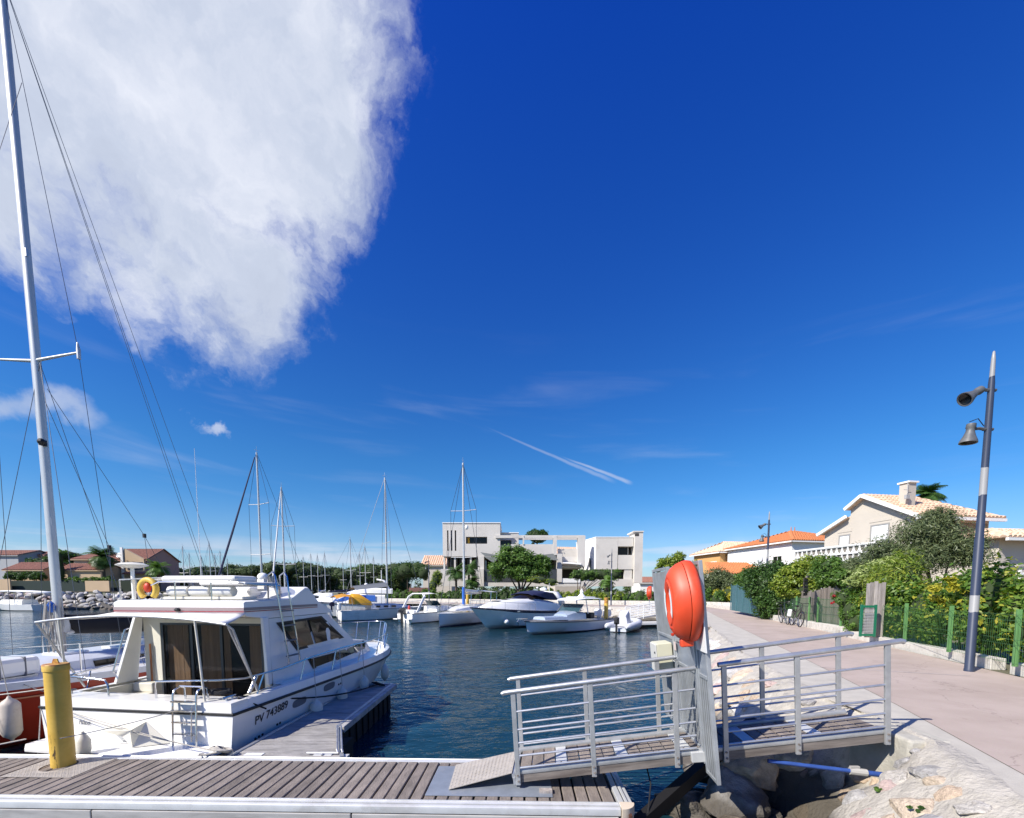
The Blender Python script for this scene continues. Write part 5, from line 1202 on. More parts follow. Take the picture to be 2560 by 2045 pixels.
# --- small motorboat with outboard
t = thing('small_motorboat', 'small white motorboat with arched frame and black outboard facing the basin', 'motorboat', (-9.6, 38.6, 0), R(52))
rows, hb, zr = simple_hull(t, 6.6, 2.5, .85, 1.25, gel, rake=.8, full=.4, flare=.85, rubm=rubgrey, rr=.035)
outboard(t, -.2, 0, .75, mat('charcoal_cowl', (.02, .022, .028), .25, coat=.5), 1.0)
B().b2((-.45, .5, .3), (0, 1.1, .4)).build('swim_step', gel, t, bevel=.02); B().b2((-.45, -1.1, .3), (0, -.5, .4)).build('swim_step', gel, t, bevel=.02)
blockloft('cuddy', [(3.0, .95, .85, .9, 1.45), (4.6, .8, .6, 1.0, 1.5), (5.9, .4, .25, 1.15, 1.25)], gel, t)
blockloft('cockpit_seat', [(.3, .95, .9, .8, 1.15), (.8, .95, .9, .8, 1.15)], gel, t)
b = B()
for x in (.9, 1.05): b.tube([(x - .5, -1.12, .95), (x + .4, -1.08, 2.35), (x + .6, -.7, 2.62), (x + .6, .7, 2.62), (x + .4, 1.08, 2.35), (x - .5, 1.12, .95)], .055, 7)
b.build('arch_frame', white, t, smooth=60)
b = B(); b.loft([[(x, y, z + .1 * (1 - y * y)) for y in (-1, -.5, 0, .5, 1)] for x, z in ((1.5, 2.55), (2.6, 2.62), (3.4, 2.5))]); b.build('bimini_top', canvas, t, smooth=60)
b = B(); b.loft([[(4.0 - .4 * y * y, y * .95, 1.45), (3.5 - .4 * y * y, y * .9, 1.95)] for y in (-1, -.5, 0, .5, 1)]); b.build('windscreen', glassb, t)
rail_loop('bow_rail', t, rows, 3.2, .5, posts=5)
b = B(); b.ell((.9, .5, 1.3), (.12, .12, .25), 8, 6); b.build('red_bag', mat('red_bag', (.5, .05, .04), .6), t)
# --- sailing yacht with yellow awning and a dinghy on its stern
t = thing('sailing_yacht', 'white sailing yacht with yellow cockpit awnings and a dinghy on its stern', 'sailboat', (-16.6, 41.4, 0), R(37))
rows, hb, zr = simple_hull(t, 9.2, 3.1, 1.0, 1.25, mat('aged_white_hull', (.76, .76, .74), .35, dirt=(.4, .38, .34), ds=1, da=.4), rake=1.3, full=.45, transom=.6, flare=.75, pw=2)
blockloft('coachroof', [(2.8, 1.0, .9, 1.05, 1.6), (5.5, .85, .7, 1.12, 1.55), (7.2, .4, .3, 1.2, 1.3)], gelgrey, t)
for x in (3.3, 4.1, 4.9): B().b2((x, -1.0, 1.25), (x + .4, -.85, 1.42)).build('cabin_window', glassd, t)
rig(t, 4.8, 1.3, 14.2, 9.2, 1.45, boom=None, spread=(.5,), r=.095, wr=.018, furl=None)
B().tube([(4.7, 0, 3.4), (1.2, 0, 3.2)], .07, 7).build('boom', mastm, t)
b = B(); b.loft([[(4.6, -.9, 3.3), (4.6, 0, 3.75), (4.6, .9, 3.3)], [(1.3, -1.2, 2.95), (1.3, 0, 3.35), (1.3, 1.2, 2.95)]]); b.build('boom_tent', mat('dark_grey_canvas', (.14, .15, .16), .85), t)
b = B(); b.loft([[(x, y * w, z + .25 * (1 - y * y)) for y in (-1, -.6, 0, .6, 1)] for x, w, z in ((-.5, 1.1, 2.15), (.3, 1.2, 2.35), (1.0, 1.1, 2.25))]); b.build('stern_awning', mat('orange_canvas', (.55, .25, .02), .75), t, smooth=60)
b = B(); b.loft([[(x, y * w, z + h * (1 - y ** 2) ** .5) for y in (-1, -.85, -.5, 0, .5, .85, 1)] for x, w, z, h in ((1.2, 1.0, 1.6, 1.0), (2.0, 1.05, 1.5, 1.05), (2.9, .95, 1.45, .5))], True); b.build('spray_hood', yellowc, t, smooth=45)
b = B()
for p in ((-.2, -1.0), (-.2, 1.0), (1.0, -1.1), (1.0, 1.1)): b.tube([(p[0], p[1], 1.0), (p[0] - .1, p[1], 2.2)], .025, 5)
b.tube([(-.3, -1.1, 1.0), (-.35, -1.1, 1.6), (-.35, 1.1, 1.6), (-.3, 1.1, 1.0)], .025, 5); b.build('stern_frame', steel, t)
B().b2((-.3, -1.15, 1.1), (-.12, -.5, 1.75)).build('life_raft_box', white, t, bevel=.04)
rail_loop('guard_rail', t, rows, 1.0, .6, posts=7, r=.014)
B().b2((5.5, -1.62, .35), (7.1, -1.5, .55)).build('fender_plank', gel, t, bevel=.05)
dg = thing('inflatable_dinghy', 'blue and white inflatable dinghy hoisted on the stern of the yacht', 'dinghy', (-17.3, 40.5, .35), R(37 + 90))
tb = B(); tb.tube([(-1.1, .55, .0), (-.9, .55, .0), (.6, .55, .05), (1.15, .3, .15), (1.3, 0, .2), (1.15, -.3, .15), (.6, -.55, .05), (-.9, -.55, 0), (-1.1, -.55, 0)], [.1, .2, .2, .2, .2, .2, .2, .2, .1], 10); tb.build('tube', pvcgrey, dg, smooth=60)
b = B(); b.tube([(-.6, .55, 0), (-.2, .55, 0)], .206, 10); b.tube([(-.6, -.55, 0), (-.2, -.55, 0)], .206, 10); b.build('blue_band', navy, dg, smooth=60)
B().b2((-.9, -.45, -.1), (.9, .45, -.03)).build('floor', white, dg)
dg.rotation_euler = (R(50), R(-20), R(37 + 90)); outboard(t, -.45, .5, 1.35, navy, .7)
# --- motor yacht with blue screen cover
t = thing('motor_yacht', 'white motor yacht with blue windscreen cover behind the yellow awnings', 'motorboat', (-13.2, 49.4, 0), R(-166))
rows, hb, zr = simple_hull(t, 11.5, 3.8, 1.3, 1.9, gel, rake=1.5, full=.42, flare=.85, rubm=rubgrey, rr=.05)
blockloft('superstructure', [(1.2, 1.5, 1.4, 1.4, 2.5), (4.8, 1.55, 1.4, 1.5, 2.6), (6.4, 1.4, 1.15, 1.6, 2.1), (9.2, .7, .5, 1.8, 2.0)], gel, t)
b = B(); b.loft([[(4.9, -1.42, 2.45), (4.9, 0, 2.66), (4.9, 1.42, 2.45)], [(6.5, -1.38, 1.75), (6.7, 0, 2.12), (6.5, 1.38, 1.75)]])
for sg in (-1, 1): b.add([(4.9, sg * 1.47, 2.45), (6.5, sg * 1.44, 1.75), (2.2, sg * 1.56, 1.75), (2.2, sg * 1.5, 2.4)], [(0, 1, 2, 3)])
b.build('screen_cover', blue, t)
blockloft('flybridge', [(.4, 1.3, 1.3, 2.55, 3.1), (3.0, 1.35, 1.25, 2.6, 3.2), (4.3, 1.1, .8, 2.62, 3.0), (5.2, .8, .5, 2.62, 2.72)], gel, t)
b = B(); b.tube([(.8, -1.2, 3.0), (1.3, -1.1, 4.0), (2.0, -1.0, 4.1), (2.0, 1.0, 4.1), (1.3, 1.1, 4.0), (.8, 1.2, 3.0)], .1, 7); b.build('radar_arch', gel, t, smooth=60)
b = B(); b.lathe([(0, 3.2), (.22, 3.3), (.25, 3.5), (.15, 3.7), (0, 3.75)], (3.3, -.6, 0), 12); b.build('satellite_dome', gel, t, smooth=60)
b = B(); b.tube([(1.6, 0, 4.1), (1.6, 0, 5.2)], .04, 5); b.tube([(1.6, -.5, 4.8), (1.6, .5, 4.8)], .03, 5); b.build('antenna', white, t)
rail_loop('bow_rail', t, rows, 6.0, .7, posts=6)
# --- grey inflatable
t = thing('inflatable_boat', 'grey inflatable boat with covered console and black outboard by the far pontoon', 'inflatable boat', (7.35, 29.9, 0), R(58))
tb = B(); tb.tube([(-.35, .72, .38), (0, .72, .38), (2.4, .72, .42), (3.4, .5, .5), (3.9, 0, .58), (3.4, -.5, .5), (2.4, -.72, .42), (0, -.72, .38), (-.35, -.72, .38)], [.06, .26, .27, .26, .25, .26, .27, .26, .06], 12); tb.build('tube', pvcgrey, t, smooth=60)
B().b2((-.05, -.6, .05), (3.2, .6, .3)).build('floor', gelgrey, t)
blockloft('console_cover', [(.9, .4, .3, .35, 1.1), (1.5, .45, .35, .35, 1.45), (1.9, .4, .2, .35, 1.3)], mat('silver_cover', (.55, .55, .58), .6, bump=.3, bs=6), t)
outboard(t, -.2, 0, .55, black, .8)
# far pontoon where the inflatable lies
t = thing('finger_pontoon', 'pale far pontoon between the day boat and the grey inflatable', 'pontoon', (6.1, 32.6, 0), R(14))
for k in range(18): B().b2((k * .36, 0, .42), (k * .36 + .34, 1.1, .46)).build('plank', woodx, t)
B().b2((-.1, -.12, .2), (6.5, 0, .48)).build('edge_beam', gel, t, bevel=.05); B().b2((0, .05, 0), (6.4, 1.1, .4)).build('float', black, t)
b = B(); b.tube([(-.25, -.1, .4), (-.25, 1.2, .4)], .18, 10); b.build('end_fender', gel, t, smooth=60)
t = thing('white_railed_gangway', 'white railed gangway down to the far pontoon', 'gangway', (9.3, 33.9, .5), R(8))
for yy in (0, 1.0):
    for fz in (.15, .35, .55, .75, .95, 1.1): B().cyl((0, yy, fz), (4.4, yy, fz + .75), .03, n=6).build('rail', white, t)
    for x in (0, 1.1, 2.2, 3.3, 4.4): B().cyl((x, yy, x * .17), (x, yy, x * .17 + 1.12), .035, n=6).build('post', white, t)
B().bar((0, .5, .02), (4.4, .5, .77), 1.0, .08).build('deck', woodx, t)
p = at(1624, 1482, 36.5)
B().cyl((p.x, 36.5, 1.2), (p.x, 36.5, 3.2), .05, n=8).build('lifebuoy_post', lampgrey, label='slim post carrying the distant orange lifebuoy case', cat='post')
lifebuoy_case('lifebuoy_case', 'distant orange lifebuoy case on a slim post by the white railed gangway', Matrix.Translation((p.x - .05, 36.35, 2.75)) @ Matrix.Rotation(R(-20), 4, 'Z') @ Matrix.Diagonal((1.2, 1.2, 1.2, 1)), full=False)
# --- boat under the far embankment
t = thing('small_motorboat', 'white boat with long pale canopy moored under the far embankment', 'motorboat', (-68, 62.5, 0), R(172))
rows, hb, zr = simple_hull(t, 9, 3, .9, 1.2, gel, rake=.8)
b = B(); b.loft([[(x, y * 1.3, 2.6 + .25 * math.sin(math.pi * (x + 2.5) / 13) + .1 * (1 - y * y)) for y in (-1, 0, 1)] for x in (-2.5, -.5, 1.5, 4, 6.5, 8.5, 10.5)]); aw = b.build('canopy', white, t, smooth=60); aw.modifiers.new('s', 'SOLIDIFY').thickness = .12
b = B()
for x in (0, 3, 6, 8.5):
    for y in (-1.1, 1.1): b.tube([(x, y, .9), (x, y, 2.7)], .04, 5)
b.build('canopy_post', alu, t)
blockloft('cabin', [(2, 1, .9, .9, 1.6), (6, .9, .7, 1.0, 1.6)], gel, t)
# --- masts beyond: yachts lying in the inner basin
far_names = []
def far_yacht(loc, rz, L, H, label, m=gel, furl=None, cov=navy, group='sailing yachts lying in the inner basin'):
    t = thing('sailing_yacht', label, 'sailboat', loc, rz, group)
    rows, hb, zr = simple_hull(t, L, L * .31, .95, 1.2, m, rake=.9, flare=.78, transom=.8, n=10)
    blockloft('coachroof', [(L * .25, L * .1, L * .09, 1.0, 1.5), (L * .55, L * .085, L * .07, 1.05, 1.5), (L * .75, L * .04, L * .03, 1.1, 1.2)], gel, t)
    rig(t, L * .56, 1.3, H, L, L * .145, boom=L * .36, cover=cov, spread=(.5,) if H < 13 else (.36, .68), r=.085, wr=.016, furl=furl)
    return t
far_yacht((-18.4, 41.2, 0), R(-112), 10.5, 14.0, 'sailing yacht with navy furled jib and tall mast behind the cruiser flybridge', furl=navy)
far_yacht((-24.0, 49.5, 0), R(-80), 10, 13.2, 'sailing yacht with white furled sail just right of the navy furled jib', furl=canvas)
MX = [(384, 1150, 80), (398, 1165, 96), (424, 1172, 104), (440, 1142, 82), (452, 1168, 100), (463, 1160, 98), (478, 1176, 112), (638, 1172, 108), (654, 1166, 101), (668, 1168, 104), (683, 1163, 98), (722, 1185, 112), (737, 1134, 66), (757, 1166, 100), (768, 1150, 84), (786, 1172, 104)]
words = ['first', 'second', 'third', 'fourth', 'fifth', 'sixth', 'seventh']
proto = None
for k, (mx, ty, D) in enumerate(MX):
    p = at(mx * 1.1873, ty * 1.1873, D); Lb = 9.0 + (k * 7 % 5) * .5
    lb = ('bare yacht mast left of the navy furled jib, %s from the embankment' % words[k]) if k < 7 else ('slim yacht mast before the dark wood, %s right of the white furled sail' % (words + ['eighth', 'ninth'])[k - 7])
    rz = R([-100, 75, -85, 95, -110, 60, 250][k % 7])
    loc = (p.x - math.cos(rz) * Lb * .56, D - math.sin(rz) * Lb * .56, 0)
    far_yacht(loc, rz, Lb, p.z, lb, cov=[navy, blue, canvas, blackc][k % 4])
for k, (x, D, rz, c, lb) in enumerate([(770, 62, -120, blue, 'distant motorboat under a blue cover beyond the cruiser bow'), (812, 68, -60, white, 'distant white motorboat under the trees, right of the blue cover'), (790, 74, 150, navy, 'distant motorboat under a dark cover close to the wood'), (842, 80, 190, white, 'distant white launch at the far end of the inner basin')]):
    p = at(x, 1500, D); t = thing('small_motorboat', lb, 'motorboat', (p.x, D, 0), R(rz), 'motorboats in the inner basin')
    simple_hull(t, 7.5, 2.7, 1.0, 1.4, gel, rake=.8, n=10)
    blockloft('cover', [(.3, 1.1, .9, 1.0, 1.9), (3.0, 1.1, .9, 1.1, 2.5), (4.6, .9, .6, 1.2, 2.0), (6.4, .4, .2, 1.3, 1.5)], c, t)
# ------------------------------------------------------------------ buildings
def tile_plane(b, e0, e1, up, Ls, wa=0, wb=None, pitch=.24, rowl=.38, nr=None):
    """barrel tiles running up a roof plane from the eave e0-e1; ridge spans wa..wb of the eave width (hips beside it)"""
    e0, e1, up = Vector(e0), Vector(e1), Vector(up).normalized(); W_ = (e1 - e0).length; ex = (e1 - e0) / W_; wb = W_ if wb is None else wb
    nrm = ex.cross(up).normalized()
    if nrm.z < 0: nrm = -nrm
    n = max(2, int(W_ / pitch)); pw = W_ / n
    for i in range(n):
        w = (i + .5) * pw; k = 1.0
        if wa > 0 and w < wa: k = min(k, w / wa)
        if wb < W_ and w > wb: k = min(k, (W_ - w) / (W_ - wb))
        L = Ls * k; m = max(1, int(L / rowl)); rows = []
        for j in range(m):
            for (t, lift) in ((j / m, .035), ((j + .98) / m, .0)):
                c = e0 + ex * w + up * (L * t)
                rows.append([c + ex * (pw * .5 * math.cos(a)) + nrm * (pw * .36 * math.sin(a) + lift * math.sin(a)) for a in (math.pi, math.pi * .72, math.pi * .5, math.pi * .28, 0)])
        b.loft(rows, True)
    a, c = e0 + ex * wa + up * Ls, e0 + ex * wb + up * Ls
    b.add([e0 - nrm * .02, e1 - nrm * .02, c - nrm * .02, a - nrm * .02], [(0, 1, 2, 3)])
def win(t, x0, x1, y, z0, z1, axis, frame=white, glass=glassd, out=-1, shutter=None, fw=.07, parts=2):
    """window in a wall lying along x (axis='x', at y) or along y (axis='y', at x=y); out = direction of the outside"""
    def bx(a, c, z, w, d0, d1): return ((a, y + out * d0, z), (c, y + out * d1, w)) if axis == 'x' else ((y + out * d0, a, z), (y + out * d1, c, w))
    b = B()
    for a, c, z, w in ((x0, x1, z0, z0 + fw), (x0, x1, z1 - fw, z1), (x0, x0 + fw, z0 + fw, z1 - fw), (x1 - fw, x1, z0 + fw, z1 - fw)): b.b2(*bx(a, c, z, w, -.05, .03))
    for k in range(1, parts): xx = x0 + (x1 - x0) * k / parts; b.b2(*bx(xx - fw * .4, xx + fw * .4, z0 + fw, z1 - fw, -.05, .02))
    o = b.build('window', frame, t)
    B().b2(*bx(x0 + fw, x1 - fw, z0 + fw, z1 - fw, .004, .008)).build('pane' if shutter is None else 'shutter', glass if shutter is None else shutter, o)
    return o
# --- modern terraced villa across the basin (front faces the viewer at distance 64)
VD = 64.0
vb = at(1107, 1466, VD)
villa = thing('modern_villa', 'modern beige concrete villa with terraces, pergola and white block across the basin', 'house', (vb.x, VD, 1.28))
def V(zx, zy):      # zoomed-photo point (x from 1000, y from 1270, scale 3.267) -> local x, z on the front plane
    p = at(1000 + zx / 3.267, 1270 + zy / 3.267, VD); return p.x - vb.x, p.z - 1.28
def vbox(name, x0, y0, x1, y1, d0, d1, m, parent=villa, bev=0):
    a, c = V(x0, y1), V(x1, y0); return B().b2((a[0], d0, max(-.1, a[1])), (c[0], d1, c[1])).build(name, m, parent, bevel=bev)
def vwin(x0, y0, x1, y1, d0, parts=2, frame=mat('dark_frame', (.03, .03, .035), .5)):
    a, c = V(x0, y1), V(x1, y0); return win(villa, a[0], c[0], d0, a[1], c[1], 'x', frame, glassd, -1, parts=parts)
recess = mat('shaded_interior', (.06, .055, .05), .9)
# upper left block with slits (built round its openings)
vbox('wall', 350, 122, 383, 395, 0, 9, stucco_b); vbox('wall', 383, 122, 818, 182, 0, 9, stucco_b); vbox('wall', 383, 350, 818, 395, 0, 9, stucco_b)
for a, c in ((397, 413), (428, 446), (460, 537)): vbox('wall', a, 182, c, 350, 0, 9, stucco_b)
vbox('wall', 537, 182, 818, 235, 0, 9, stucco_b); vbox('wall', 537, 292, 818, 350, 0, 9, stucco_b); vbox('wall', 712, 235, 818, 292, 0, 9, stucco_b)
for a, c in ((383, 397), (413, 428), (446, 460)): vbox('slit_glazing', a, 182, c, 350, .6, .7, glassd)
vwin(537, 235, 712, 292, .5, 3); vbox('coping', 346, 118, 822, 124, -.1, 9.1, stucco_w)
b_ = vbox('curtain_patch', 550, 240, 566, 290, .42, .46, yellowc)
# recessed middle floor of the left block
vbox('recess_wall', 360, 395, 690, 600, 3, 3.2, recess); vbox('glazing', 372, 400, 636, 500, 2.7, 2.75, glassd)
for x in (352, 440, 505, 570): vbox('column', x, 395, x + 12, 505, .3, .9, stucco_b)
vbox('parapet', 340, 500, 686, 640, -.6, .2, stucco_b); vbox('pier', 638, 395, 686, 640, -.1, 3, stucco_b)
# second block, terrace and pergola
vbox('wall', 818, 190, 970, 253, 1.5, 9, stucco_b); vbox('wall', 910, 253, 970, 300, 1.5, 9, stucco_b); vbox('wall', 818, 293, 912, 400, 1.5, 9, stucco_b); vwin(818, 253, 910, 293, 1.7, 1); vbox('coping', 816, 188, 972, 194, 1.4, 9.1, stucco_w)
vbox('terrace_parapet', 905, 297, 1262, 385, -.2, .25, stucco_b); vbox('terrace_slab', 690, 385, 1300, 400, 0, 8, stucco_b)
vbox('pergola_beam', 780, 224, 1505, 246, -.25, .15, stucco_b); vbox('pergola_beam', 960, 220, 1480, 236, 3.5, 3.9, stucco_b)
for x, w, y1 in ((1002, 12, 300), (1250, 30, 385), (1448, 64, 480)): vbox('pergola_post', x, 228, x + w, y1, -.3, .6, stucco_b)
vbox('recess_wall', 690, 400, 1310, 620, 4, 4.2, recess)
for x in (742, 860, 980, 1100, 1225): vbox('post', x, 400, x + 8, 500, .2, .4, mat('dark_frame', (.03, .03, .035), .5))
vbox('glass_rail', 690, 500, 1300, 600, -.3, -.22, mat('smoked_rail', (.055, .06, .065), .3)); vbox('wing_wall', 1280, 375, 1322, 605, -.4, 4, stucco_b)
for poly in (((660, 366), (815, 392), (700, 400)), ((690, 402), (812, 404), (770, 455)), ((1120, 392), (1245, 378), (1288, 432), (1130, 425))):
    b = B(); b.prism([(V(x, y)[0], -1.2 + .012 * k, V(x, y)[1]) for k, (x, y) in enumerate(poly)], (0, .05, 0)); b.build('shade_sail', mat('grey_sail', (.22, .23, .22), .85), villa)
# middle link
vbox('parapet', 1322, 395, 1480, 440, .4, .8, stucco_b); vbox('recess_wall', 1322, 300, 1500, 395, 6, 6.2, stucco_b); vbox('recess_wall', 1322, 440, 1500, 610, 5, 5.2, recess); vbox('slab', 1322, 470, 1490, 490, .6, 5, stucco_b); vbox('low_parapet', 1310, 575, 1470, 610, -.3, .1, stucco_w)
b = B(); b.prism([(V(1330, 440)[0], .3, V(1330, 440)[1]), (V(1480, 450)[0], .3, V(1480, 450)[1]), (V(1470, 468)[0], -1.4, V(1470, 468)[1]), (V(1320, 455)[0], -1.4, V(1320, 455)[1])], (0, 0, .04)); b.build('awning', canvas, villa)
# right white block
a, c = V(1600, 500), V(1910, 240)
x0, x1, z0, z1 = a[0], c[0], a[1], c[1]
vbox('wall', 1600, 240, 1783, 500, .2, 7, stucco_b); vbox('wall', 1783, 240, 1910, 312, .2, 7, stucco_b); vbox('wall', 1783, 383, 1910, 500, .2, 7, stucco_b); vbox('window_recess', 1783, 312, 1908, 383, 1.6, 1.7, glassd); vbox('mullion', 1880, 312, 1886, 383, 1.4, 1.5, white)
sx = V(1495, 300)[0]
b = B(); b.prism([(x0, .22, z0), (x0, .22, z1), (sx, 6.8, z1 - .15), (sx, 6.8, z0)], (.12, .25, 0)); b.build('side_wall', stucco_w, villa)  # sun-facing side in whiter stucco than the front, its brightness put into colour
b = B(); b.prism([(x0 - .05, .15, z1), (x1, .15, z1), (x1, 6.9, z1), (sx - .05, 6.9, z1 - .1)], (0, 0, .12)); b.build('coping', stucco_w, villa)
for f in (.25, .6): 
    px_ = x0 + (sx - x0) * f; b = B(); b.b2((px_ - .22, .22 + 6.6 * f - .4, z1 - 4.2), (px_ - .1, .22 + 6.6 * f + .2, z1 - 2.9)); b.build('slit_window', glassd, villa)
vbox('tower', 1906, 197, 1980, 612, -.4, 3, stucco_b); vbox('tower_cap', 1900, 190, 1984, 200, -.5, 3.1, stucco_b)
b = B(); cc = V(1912, 204); b.b2((cc[0], -.42, cc[1] - .5), (cc[0] + .6, -.38, cc[1] - .1)); b.build('vent_opening', recess, villa)
vbox('recess_wall', 1500, 500, 1906, 612, 3, 3.2, recess); vbox('pier', 1835, 500, 1900, 612, .3, .8, stucco_b); vbox('plinth', 1500, 580, 1910, 640, .1, .5, stucco_b); vbox('base_wall', 686, 598, 1500, 640, -.2, .2, stucco_b)
# --- small tiled houses seen behind the villa
def gable_house(name, label, loc, rz, W_, D_, H_, rise, wm, tm, over=.4, detail=True, hip=0.0, tp=.26, wins=()):
    t = thing(name, label, 'house', loc, rz)
    b = B(); b.b2((0, 0, -.2), (W_, D_, H_))
    if not hip:
        for x in (0, W_ - .2): b.prism([(x, 0, H_), (x, D_, H_), (x, D_ / 2, H_ + rise)], (.2, 0, 0))
    b.build('wall', wm, t)
    sl = math.hypot(D_ / 2 + over, rise * (D_ / 2 + over) / (D_ / 2)); up = Vector((0, D_ / 2, rise)).normalized(); ze = H_ - rise * over / (D_ / 2) + .06
    b = B(); W2 = W_ + 2 * over; hl = hip * D_ / 2 + over * bool(hip)
    tile_plane(b, (-over, -over, ze), (W_ + over, -over, ze), up, sl, hl, W2 - hl, tp); tile_plane(b, (W_ + over, D_ + over, ze), (-over, D_ + over, ze), (0, -up.y, up.z), sl, hl, W2 - hl, tp)
    if hip:
        uh = Vector((hl, 0, rise)).normalized(); sh = math.hypot(hl, rise * (D_ / 2 + over) / (D_ / 2))
        hw = D_ / 2 + over
        tile_plane(b, (-over, D_ + over, ze), (-over, -over, ze), uh, sh, hw, hw + .01, tp); tile_plane(b, (W_ + over, -over, ze), (W_ + over, D_ + over, ze), (-uh.x, 0, uh.z), sh, hw, hw + .01, tp)
    b.build('roof', tm, t)
    b = B(); b.b2((-over, -over, ze - .16), (W_ + over, -over + .12, ze - .02))
    b.b2((-over, -over, ze - .16), (-over + .1, D_ + over, ze - .02)) if hip else None
    b.build('eaves', wm if not hip else stucco_w, t)
    for (ax, a, c, y, z0, z1, kw) in wins: win(t, a, c, y, z0, z1, ax, **kw)
    return t
p = at(1058, 1476, 84); gable_house('small_house', 'small house with tan tiled roof left of the modern villa', (p.x, 84, 1.28), 0, 5.5, 7, 6.6, 1.9, stucco_c, tile_p, tp=.4)
p = at(1388, 1476, 82); gable_house('small_house', 'tiled house seen through the pergola of the villa', (p.x, 82, 1.28), R(8), 6, 7, 8.4, 1.6, stucco_c, tile_p, tp=.4)
p = at(1600, 1476, 84); gable_house('small_house', 'small white house with brown roof right of the villa tower', (p.x, 84, 1.28), 0, 6, 6, 3.2, 1.0, stucco_w, tile_r, tp=.4)
# --- white house with orange hip roof (corner towards the viewer)
wz = QZ
wh = gable_house('white_house', 'white two storey house with orange hip roof and blue shutters', (29.5, 46, wz), R(10.7), 9.5, 10, 6.9, 1.6, stucco_w, tile_o, .45, hip=.85, tp=.27,
    wins=[('x', 2.5, 4.2, 0, 3.2, 5.2, dict(shutter=blueshut, frame=blueshut, out=-1)), ('y', 1.2, 2.5, 0, 3.2, 5.4, dict(frame=white)), ('y', 5.6, 6.4, 0, 3.6, 4.7, dict(frame=white, parts=1))])
for x, y in ((4.5, 5), (5.0, 5)): B().cyl((x, y, 8.4), (x, y, 9.1), .09, .03, 8).build('ridge_finial', tile_o, wh)
B().cyl((-.12, 4.3, 5.3), (-.2, 4.3, 5.3), .45, n=16).build('satellite_dish', gelgrey, wh)
p = at(1778, 1476, 46.5)
t = thing('tiled_wing', 'low wing with orange lean-to roof in front of the white house', 'house', (p.x, 46.5, wz), R(6))
t.scale = (1.12, 1, 1.12)
b = B(); b.b2((0, 0, -.1), (6.2, 3.0, 3.0)); b.build('wall', stucco_w, t)
b = B(); tile_plane(b, (-.5, -.5, 2.95), (6.6, -.5, 2.95), (0, 3.2, 1.25), 3.5, 1.2, 5.6, .27); b.build('roof', tile_o, t)
B().b2((-.5, -.52, 2.78), (6.6, -.4, 2.93)).build('eaves', tile_r, t)
p = at(1797, 1476, 56)
oh = gable_house('ochre_house', 'ochre house with pale tiled hip roof and white shutters', (p.x, 56, wz), R(10.7), 9, 5.6, 6.7, 1.4, stucco_o, tile_p, .45, hip=.9, tp=.3,
    wins=[('y', .6, 2.0, 0, 3.0, 5.4, dict(shutter=white, out=-1)), ('x', 1.6, 3.4, 0, 3.5, 5.2, dict(shutter=white, out=-1))])
# --- cream house above the hedge
CH = thing('cream_house', 'cream house with pale tiled gable roof, chimney and patterned balcony above the hedge', 'house', (19.4, 21.2, QZ), R(9))
ZE, ZR, ZB, ZL = 5.3, 6.65, 6.12, 5.12
gp = [(0, 0, -.2), (0, 0, ZE), (0, 2.48, ZR), (0, 3.3, ZB), (0, 3.3, ZB - .36), (0, 4.9, ZL - .15), (0, 4.9, -.2)]
B().prism(gp, (.25, 0, 0)).build('gable_wall', stucco_c, CH)
B().b2((.25, 0, -.2), (4.5, .22, ZE)).build('front_wall', stucco_c, CH); B().b2((4.3, .22, -.2), (4.5, 4.6, ZE)).build('end_wall', stucco_c, CH)
b = B(); up = Vector((0, 2.48, ZR - ZE)).normalized(); sl = math.hypot(2.48 + .4, (ZR - ZE) * 2.88 / 2.48)
tile_plane(b, (-.28, -.4, ZE - .16), (4.9, -.4, ZE - .16), up, sl, 0, 3.1, .23, .34); tile_plane(b, (4.9, 3.4, ZB - .05), (-.28, 3.4, ZB - .05), (0, -.92, ZR - ZB - .02), 1.06, 2.0, None, .23)
tile_plane(b, (4.9, -.4, ZE - .16), (4.9, 4.9, ZE - .16), (-2.08, 0, ZR - ZE + .16), 2.56, 2.7, 2.9, .23); tile_plane(b, (3, 5.1, ZL - .2), (-.28, 5.1, ZL - .2), (0, -1.8, .75), 1.9, 0, None, .23)
b.build('roof', tile_p, CH)
b = B(); b.bar((-.3, -.42, ZE - .17), (-.3, 2.48, ZR + .02), .1, .16, (0, 0, 1)); b.bar((-.3, 2.48, ZR + .02), (-.3, 3.42, ZB - .02), .1, .16); b.bar((-.3, 3.3, ZB - .42), (-.3, 5.15, ZL - .22), .1, .16)
b.b2((-.3, -.46, ZE - .32), (4.9, -.36, ZE - .18)); b.build('barge_board', stucco_w, CH)
b = B(); b.tube([(-.06, -.3, ZE - .25), (-.08, -.06, ZE - .5), (-.08, -.06, 1.5)], .05, 7); b.build('downpipe', stucco_w, CH)
ch = B().b2((.55, .75, ZE), (1.0, 1.2, 6.98)).build('chimney', stucco_c, CH); B().b2((.48, .68, 6.98), (1.07, 1.27, 7.06)).build('chimney_cap', stucco_w, ch)
b = B(); b.tube([(.42, .7, 6.3), (.42, .7, 7.0)], .015, 4); b.tube([(.2, .7, 6.6), (.6, .7, 6.6)], .012, 4); b.b2((.3, .62, 6.15), (.5, .74, 6.35)); b.build('antenna', lampgrey, ch)
for (a, c, z0, z1) in ((1.1, 2.1, 4.3, 5.2), (3.25, 3.95, 4.05, 4.9)):
    B().b2((-.02, a - .08, z1 - .02), (.005, c + .08, z1 + .14)).build('lintel_shade', stucco_c, CH); win(CH, a, c, 0, z0 - .15, z1 - .15, 'y', mat('reveal_grey', (.3, .29, .27), .8), out=-1, shutter=white, parts=1)
